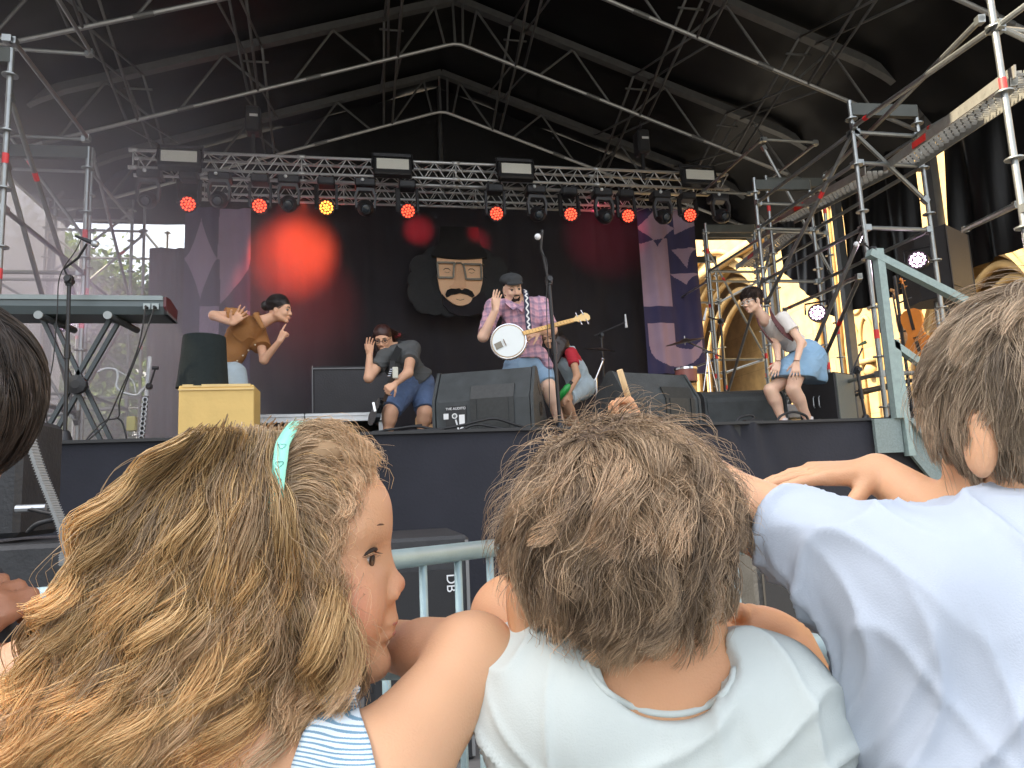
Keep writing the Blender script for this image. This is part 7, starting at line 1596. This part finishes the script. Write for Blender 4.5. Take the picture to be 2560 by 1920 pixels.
def right_boy():
    t=thing('person','boy with straight brown hair and pale blue T-shirt at the right, arms raised','person',V((.75,.6,0)))
    s=.95; D=.62; c=atd(2632,1075,D); f=CF*.97-RR*.20-UP*.02; u=UP+RR*.05; neck=atd(2680,1400,.61); shl=atd(2290,1485,.54); shr=atd(2930,1420,.62); chest=atd(2620,1760,.56); pel=chest+V((0,.03,-.28)); side=shr-shl
    F=Field(.003); Ph,M=headshape(F,c,f,u,s,neck=neck,neckr=.05); F.ell(Ph(-.014,-.014,-.092),(.016,.029,.009),M,.005); F.ell(Ph(-.004,-.010,-.103),(.010,.019,.0075),M,.003,'s')
    Mt=axes(side,neck-chest); F.ell(chest,(.13,.085,.15),Mt,.04); F.ell(chest.lerp(neck,.6),(.10,.055,.06),Mt,.04); F.cone(shl,shr,.038,.038,.05)
    el=atd(1750,1225,.665); wl=atd(1620,1240,.80); F.cone(shl,el,.040,.029,.03); F.cone(el,wl,.028,.02,.02); hand(F,wl,-RR,-UP,1,(.2,.2,.2,.2,.2),.05,.8)
    er=atd(2420,1330,.66); wr=atd(2192,1182,.755); F.cone(shr,er,.036,.029,.03); F.cone(er,wr,.028,.0205,.02); hand(F,wr,(-RR*.98-UP*.0+CF*.05),(-UP*.9+CF*.2),1,(.35,.10,.10,.12,.18),.10,.74,k=.002)
    b=F.mesh('body',kid,t,smooth=1)
    F=Field(.0036); tshirt(F,neck,chest,pel,shl,shr,[(shl,atd(1912,1298,.61),.054,.035),(shl+UP*(-.01),atd(2010,1385,.585),.042,.020),(shr,shr.lerp(er,.3),.055,.06)],.14,.095,side)
    F.ell(neck+UP*.050+CF*.01,(.066,.066,.060),None,.006,'s')
    # side edge of the body
    F.cone(atd(2245,1570,.535),atd(2350,1950,.52),.030,.05,.05)
    wm=mat('pale_blue_jersey',(.46,.51,.59),.9,0,.03,5,bump=.10,bs=700); F.mesh('tshirt',wm,t,wrinkle(.0085,105,17,4),smooth=2)
    hb=Field(.004); hb.ell(Ph(-.014,.040),(.102*s,.092*s,.086*s),M,.01); hb.half(Ph(.070,.03),(frame_from(f,u)[0]-frame_from(f,u)[1]*.5)); hb.ell(Ph(-.045,-.035),(.055*s,.045*s,.062*s),M,.03)
    for d in(-1,1): hb.ell(Ph(.002,-.024,d*.092),(.020,.034,.018),M,.006,'s')
    hb.mesh('hair',mat('hair_under_brown',(.07,.045,.032),.85),t,folds(.004,40,9))
    hm=haircol('hair_ash_brown',(.27,.19,.125),(.90,.70,.49),.33)
    wh=np.array([-.03,.105,.02])
    def flow(p):
        v=p-wh; v/=np.linalg.norm(v,axis=1,keepdims=True)+1e-6; d=v*.7; d[:,1]-=np.clip(.4+(.09-p[:,1])*9,0,1.3); d[:,0]+=.35*(p[:,0]>-.02); return d
    def msk(d): return (d[:,0]<.5+.5*d[:,1])&(d[:,1]>-.80)&~((np.abs(d[:,2])>.80)&(d[:,1]<-.20)&(d[:,0]>-.20))
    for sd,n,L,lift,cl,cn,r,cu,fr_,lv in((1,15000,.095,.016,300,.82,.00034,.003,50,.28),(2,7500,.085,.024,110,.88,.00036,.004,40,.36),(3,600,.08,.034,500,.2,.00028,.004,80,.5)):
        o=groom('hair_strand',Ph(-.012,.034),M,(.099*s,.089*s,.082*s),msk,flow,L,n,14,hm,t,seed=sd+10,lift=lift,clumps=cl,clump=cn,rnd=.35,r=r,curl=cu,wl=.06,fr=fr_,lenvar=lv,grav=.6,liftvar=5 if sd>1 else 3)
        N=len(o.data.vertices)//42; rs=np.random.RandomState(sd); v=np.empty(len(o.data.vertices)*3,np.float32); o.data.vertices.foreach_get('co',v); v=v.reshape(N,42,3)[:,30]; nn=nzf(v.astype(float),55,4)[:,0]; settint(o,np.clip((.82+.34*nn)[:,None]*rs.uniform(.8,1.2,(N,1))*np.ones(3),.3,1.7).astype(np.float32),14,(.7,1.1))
right_boy()
def left_kid():
    t=thing('person','dark haired child at the left edge of the picture, one fist on the barrier','person',V((-.45,.75,0)))
    s=.95; c=atd(-165,1045,.78); f=CF*.9-RR*.15; u=UP+RR*.05; neck=atd(-160,1330,.80); shl=atd(-300,1460,.72); shr=atd(60,1750,.80); shr=atd(-170,1480,.84); chest=atd(-200,1750,.76); side=shr-shl
    F=Field(.004); Ph,M=headshape(F,c,f,u,s,neck=neck,neckr=.045); F.ell(chest,(.12,.08,.15),axes(side,UP),.04); F.cone(shl,shr,.04,.04,.05)
    el=atd(-260,1740,.72); wr=atd(-165,1640,.72); F.cone(shr,el,.036,.03,.03); F.cone(el,wr,.03,.024,.02); hand(F,wr,(RR*.55+UP*.6+CF*.2),(CF*.7-UP*.3),-1,(.5,.9,1.0,1.0,1.0),.03,.85,k=.006); F.mesh('body',kid3,t)
    F=Field(.005); F.ell(chest,(.135,.095,.16),axes(side,UP),.04); F.cone(shl,shr,.05,.05,.05); F.mesh('tshirt',mat('navy_jersey',(.03,.035,.05),.9),t,folds(.006,20,3))
    hb=Field(.004); hb.ell(Ph(-.01,.035),(.105*s,.092*s,.086*s),M,.01); hb.half(Ph(.07,.0),frame_from(f,u)[0]); hb.mesh('hair',mat('hair_under_dark',(.012,.009,.008),.8),t,folds(.004,40,9))
    hm=hairmat('hair_dark_child',(.018,.012,.010),(.10,.075,.06),.3,.7)
    wh=np.array([-.03,.105,-.02])
    def flow(p):
        v=p-wh; v/=np.linalg.norm(v,axis=1,keepdims=True)+1e-6; d=v*.8; d[:,1]-=np.clip(.3+(.09-p[:,1])*7,0,1.2); return d
    groom('hair_strand',Ph(-.01,.035),M,(.103*s,.092*s,.086*s),lambda d:(d[:,1]>-.6),flow,.11,8000,16,hm,t,seed=3,lift=.024,clumps=250,clump=.75,rnd=.2,r=.0005,curl=.0,fr=14,lenvar=.3,grav=.35,liftvar=3)
left_kid()
def stick_kid():
    t=thing('person','child hidden behind the centre boy, only a fist raised with a wooden stick','person',V((.45,1.3,0)))
    c=atd(1555,1230,1.5); f=CF; u=UP; neck=c-UP*.15; F=Field(.006); Ph,M=headshape(F,c,f,u,.9,neck=neck,neckr=.045); chest=neck-UP*.17; F.ell(chest,(.12,.08,.16),axes(RR,UP),.04); sh=neck+RR*.10-UP*.05; F.cone(neck-RR*.10-UP*.05,sh,.04,.04,.04)
    el=atd(1680,1260,1.5); wr=atd(1602,1075,1.5); F.cone(sh,el,.036,.03,.03); F.cone(el,wr,.028,.02,.02); hand(F,wr,atd(1572,1030,1.5)-wr,(-CF*.3-RR*.8),1,(.7,1.0,1.2,1.2,1.2),.02,.8); F.mesh('body',kid2,t)
    F=Field(.006); F.ell(Ph(-.01,.04),(.10,.085,.082),M,.01); F.half(Ph(.06,0),f); F.mesh('hair',mat('hair_under_brown',(.07,.045,.032)),t)
    F=Field(.006); F.ell(chest,(.13,.09,.17),axes(RR,UP),.04); F.cone(neck-RR*.10-UP*.06,sh,.05,.05,.04); F.mesh('tshirt',mat('navy_jersey',(.03,.035,.05),.9),t)
    m=MB(); m.beam(atd(1582,1030,1.49),atd(1549,925,1.47),.0062,10); tag(m.build('wooden_stick',mat('bare_wood',(.62,.42,.22),.6),None,True),'short pale wooden stick held up by a hidden child\'s fist','stick')
stick_kid()
# ================= stage smoke =================
m=MB(); m.box((-.9,9.55,4.9),(11.4,7.3,6.6))
sm=bpy.data.materials.new('smoke'); sm.use_nodes=True; n=sm.node_tree; n.nodes.clear()
o=n.nodes.new('ShaderNodeOutputMaterial'); pv=n.nodes.new('ShaderNodeVolumePrincipled'); pv.inputs['Color'].default_value=(.86,.84,.95,1); pv.inputs['Anisotropy'].default_value=.2
tc=n.nodes.new('ShaderNodeTexCoord'); sx=n.nodes.new('ShaderNodeSeparateXYZ'); n.links.new(tc.outputs['Object'],sx.inputs[0])
mr=n.nodes.new('ShaderNodeMapRange'); mr.interpolation_type='SMOOTHSTEP'; mr.inputs[1].default_value=0.2; mr.inputs[2].default_value=-5.0; mr.inputs[3].default_value=.012; mr.inputs[4].default_value=1; n.links.new(sx.outputs['X'],mr.inputs[0])
mz=n.nodes.new('ShaderNodeMapRange'); mz.interpolation_type='SMOOTHSTEP'; mz.inputs[1].default_value=6.5; mz.inputs[2].default_value=3.2; mz.inputs[3].default_value=.02; mz.inputs[4].default_value=1; n.links.new(sx.outputs['Z'],mz.inputs[0])
nz=n.nodes.new('ShaderNodeTexNoise'); nz.inputs['Scale'].default_value=.7; nz.inputs['Detail'].default_value=2; n.links.new(tc.outputs['Object'],nz.inputs[0])
nr=n.nodes.new('ShaderNodeMapRange'); nr.inputs[1].default_value=.3; nr.inputs[2].default_value=.7; nr.inputs[3].default_value=.4; nr.inputs[4].default_value=1.3; n.links.new(nz.outputs['Fac'],nr.inputs[0])
a=n.nodes.new('ShaderNodeMath'); a.operation='MULTIPLY'; n.links.new(mr.outputs[0],a.inputs[0]); n.links.new(mz.outputs[0],a.inputs[1])
b=n.nodes.new('ShaderNodeMath'); b.operation='MULTIPLY'; n.links.new(a.outputs[0],b.inputs[0]); n.links.new(nr.outputs[0],b.inputs[1])
c=n.nodes.new('ShaderNodeMath'); c.operation='MULTIPLY'; c.inputs[1].default_value=.27; n.links.new(b.outputs[0],c.inputs[0])
n.links.new(c.outputs[0],pv.inputs['Density']); n.links.new(pv.outputs[0],o.inputs['Volume'])
tag(m.build('smoke',sm),'pale stage smoke drifting over the left half of the stage',None,None,'stuff')
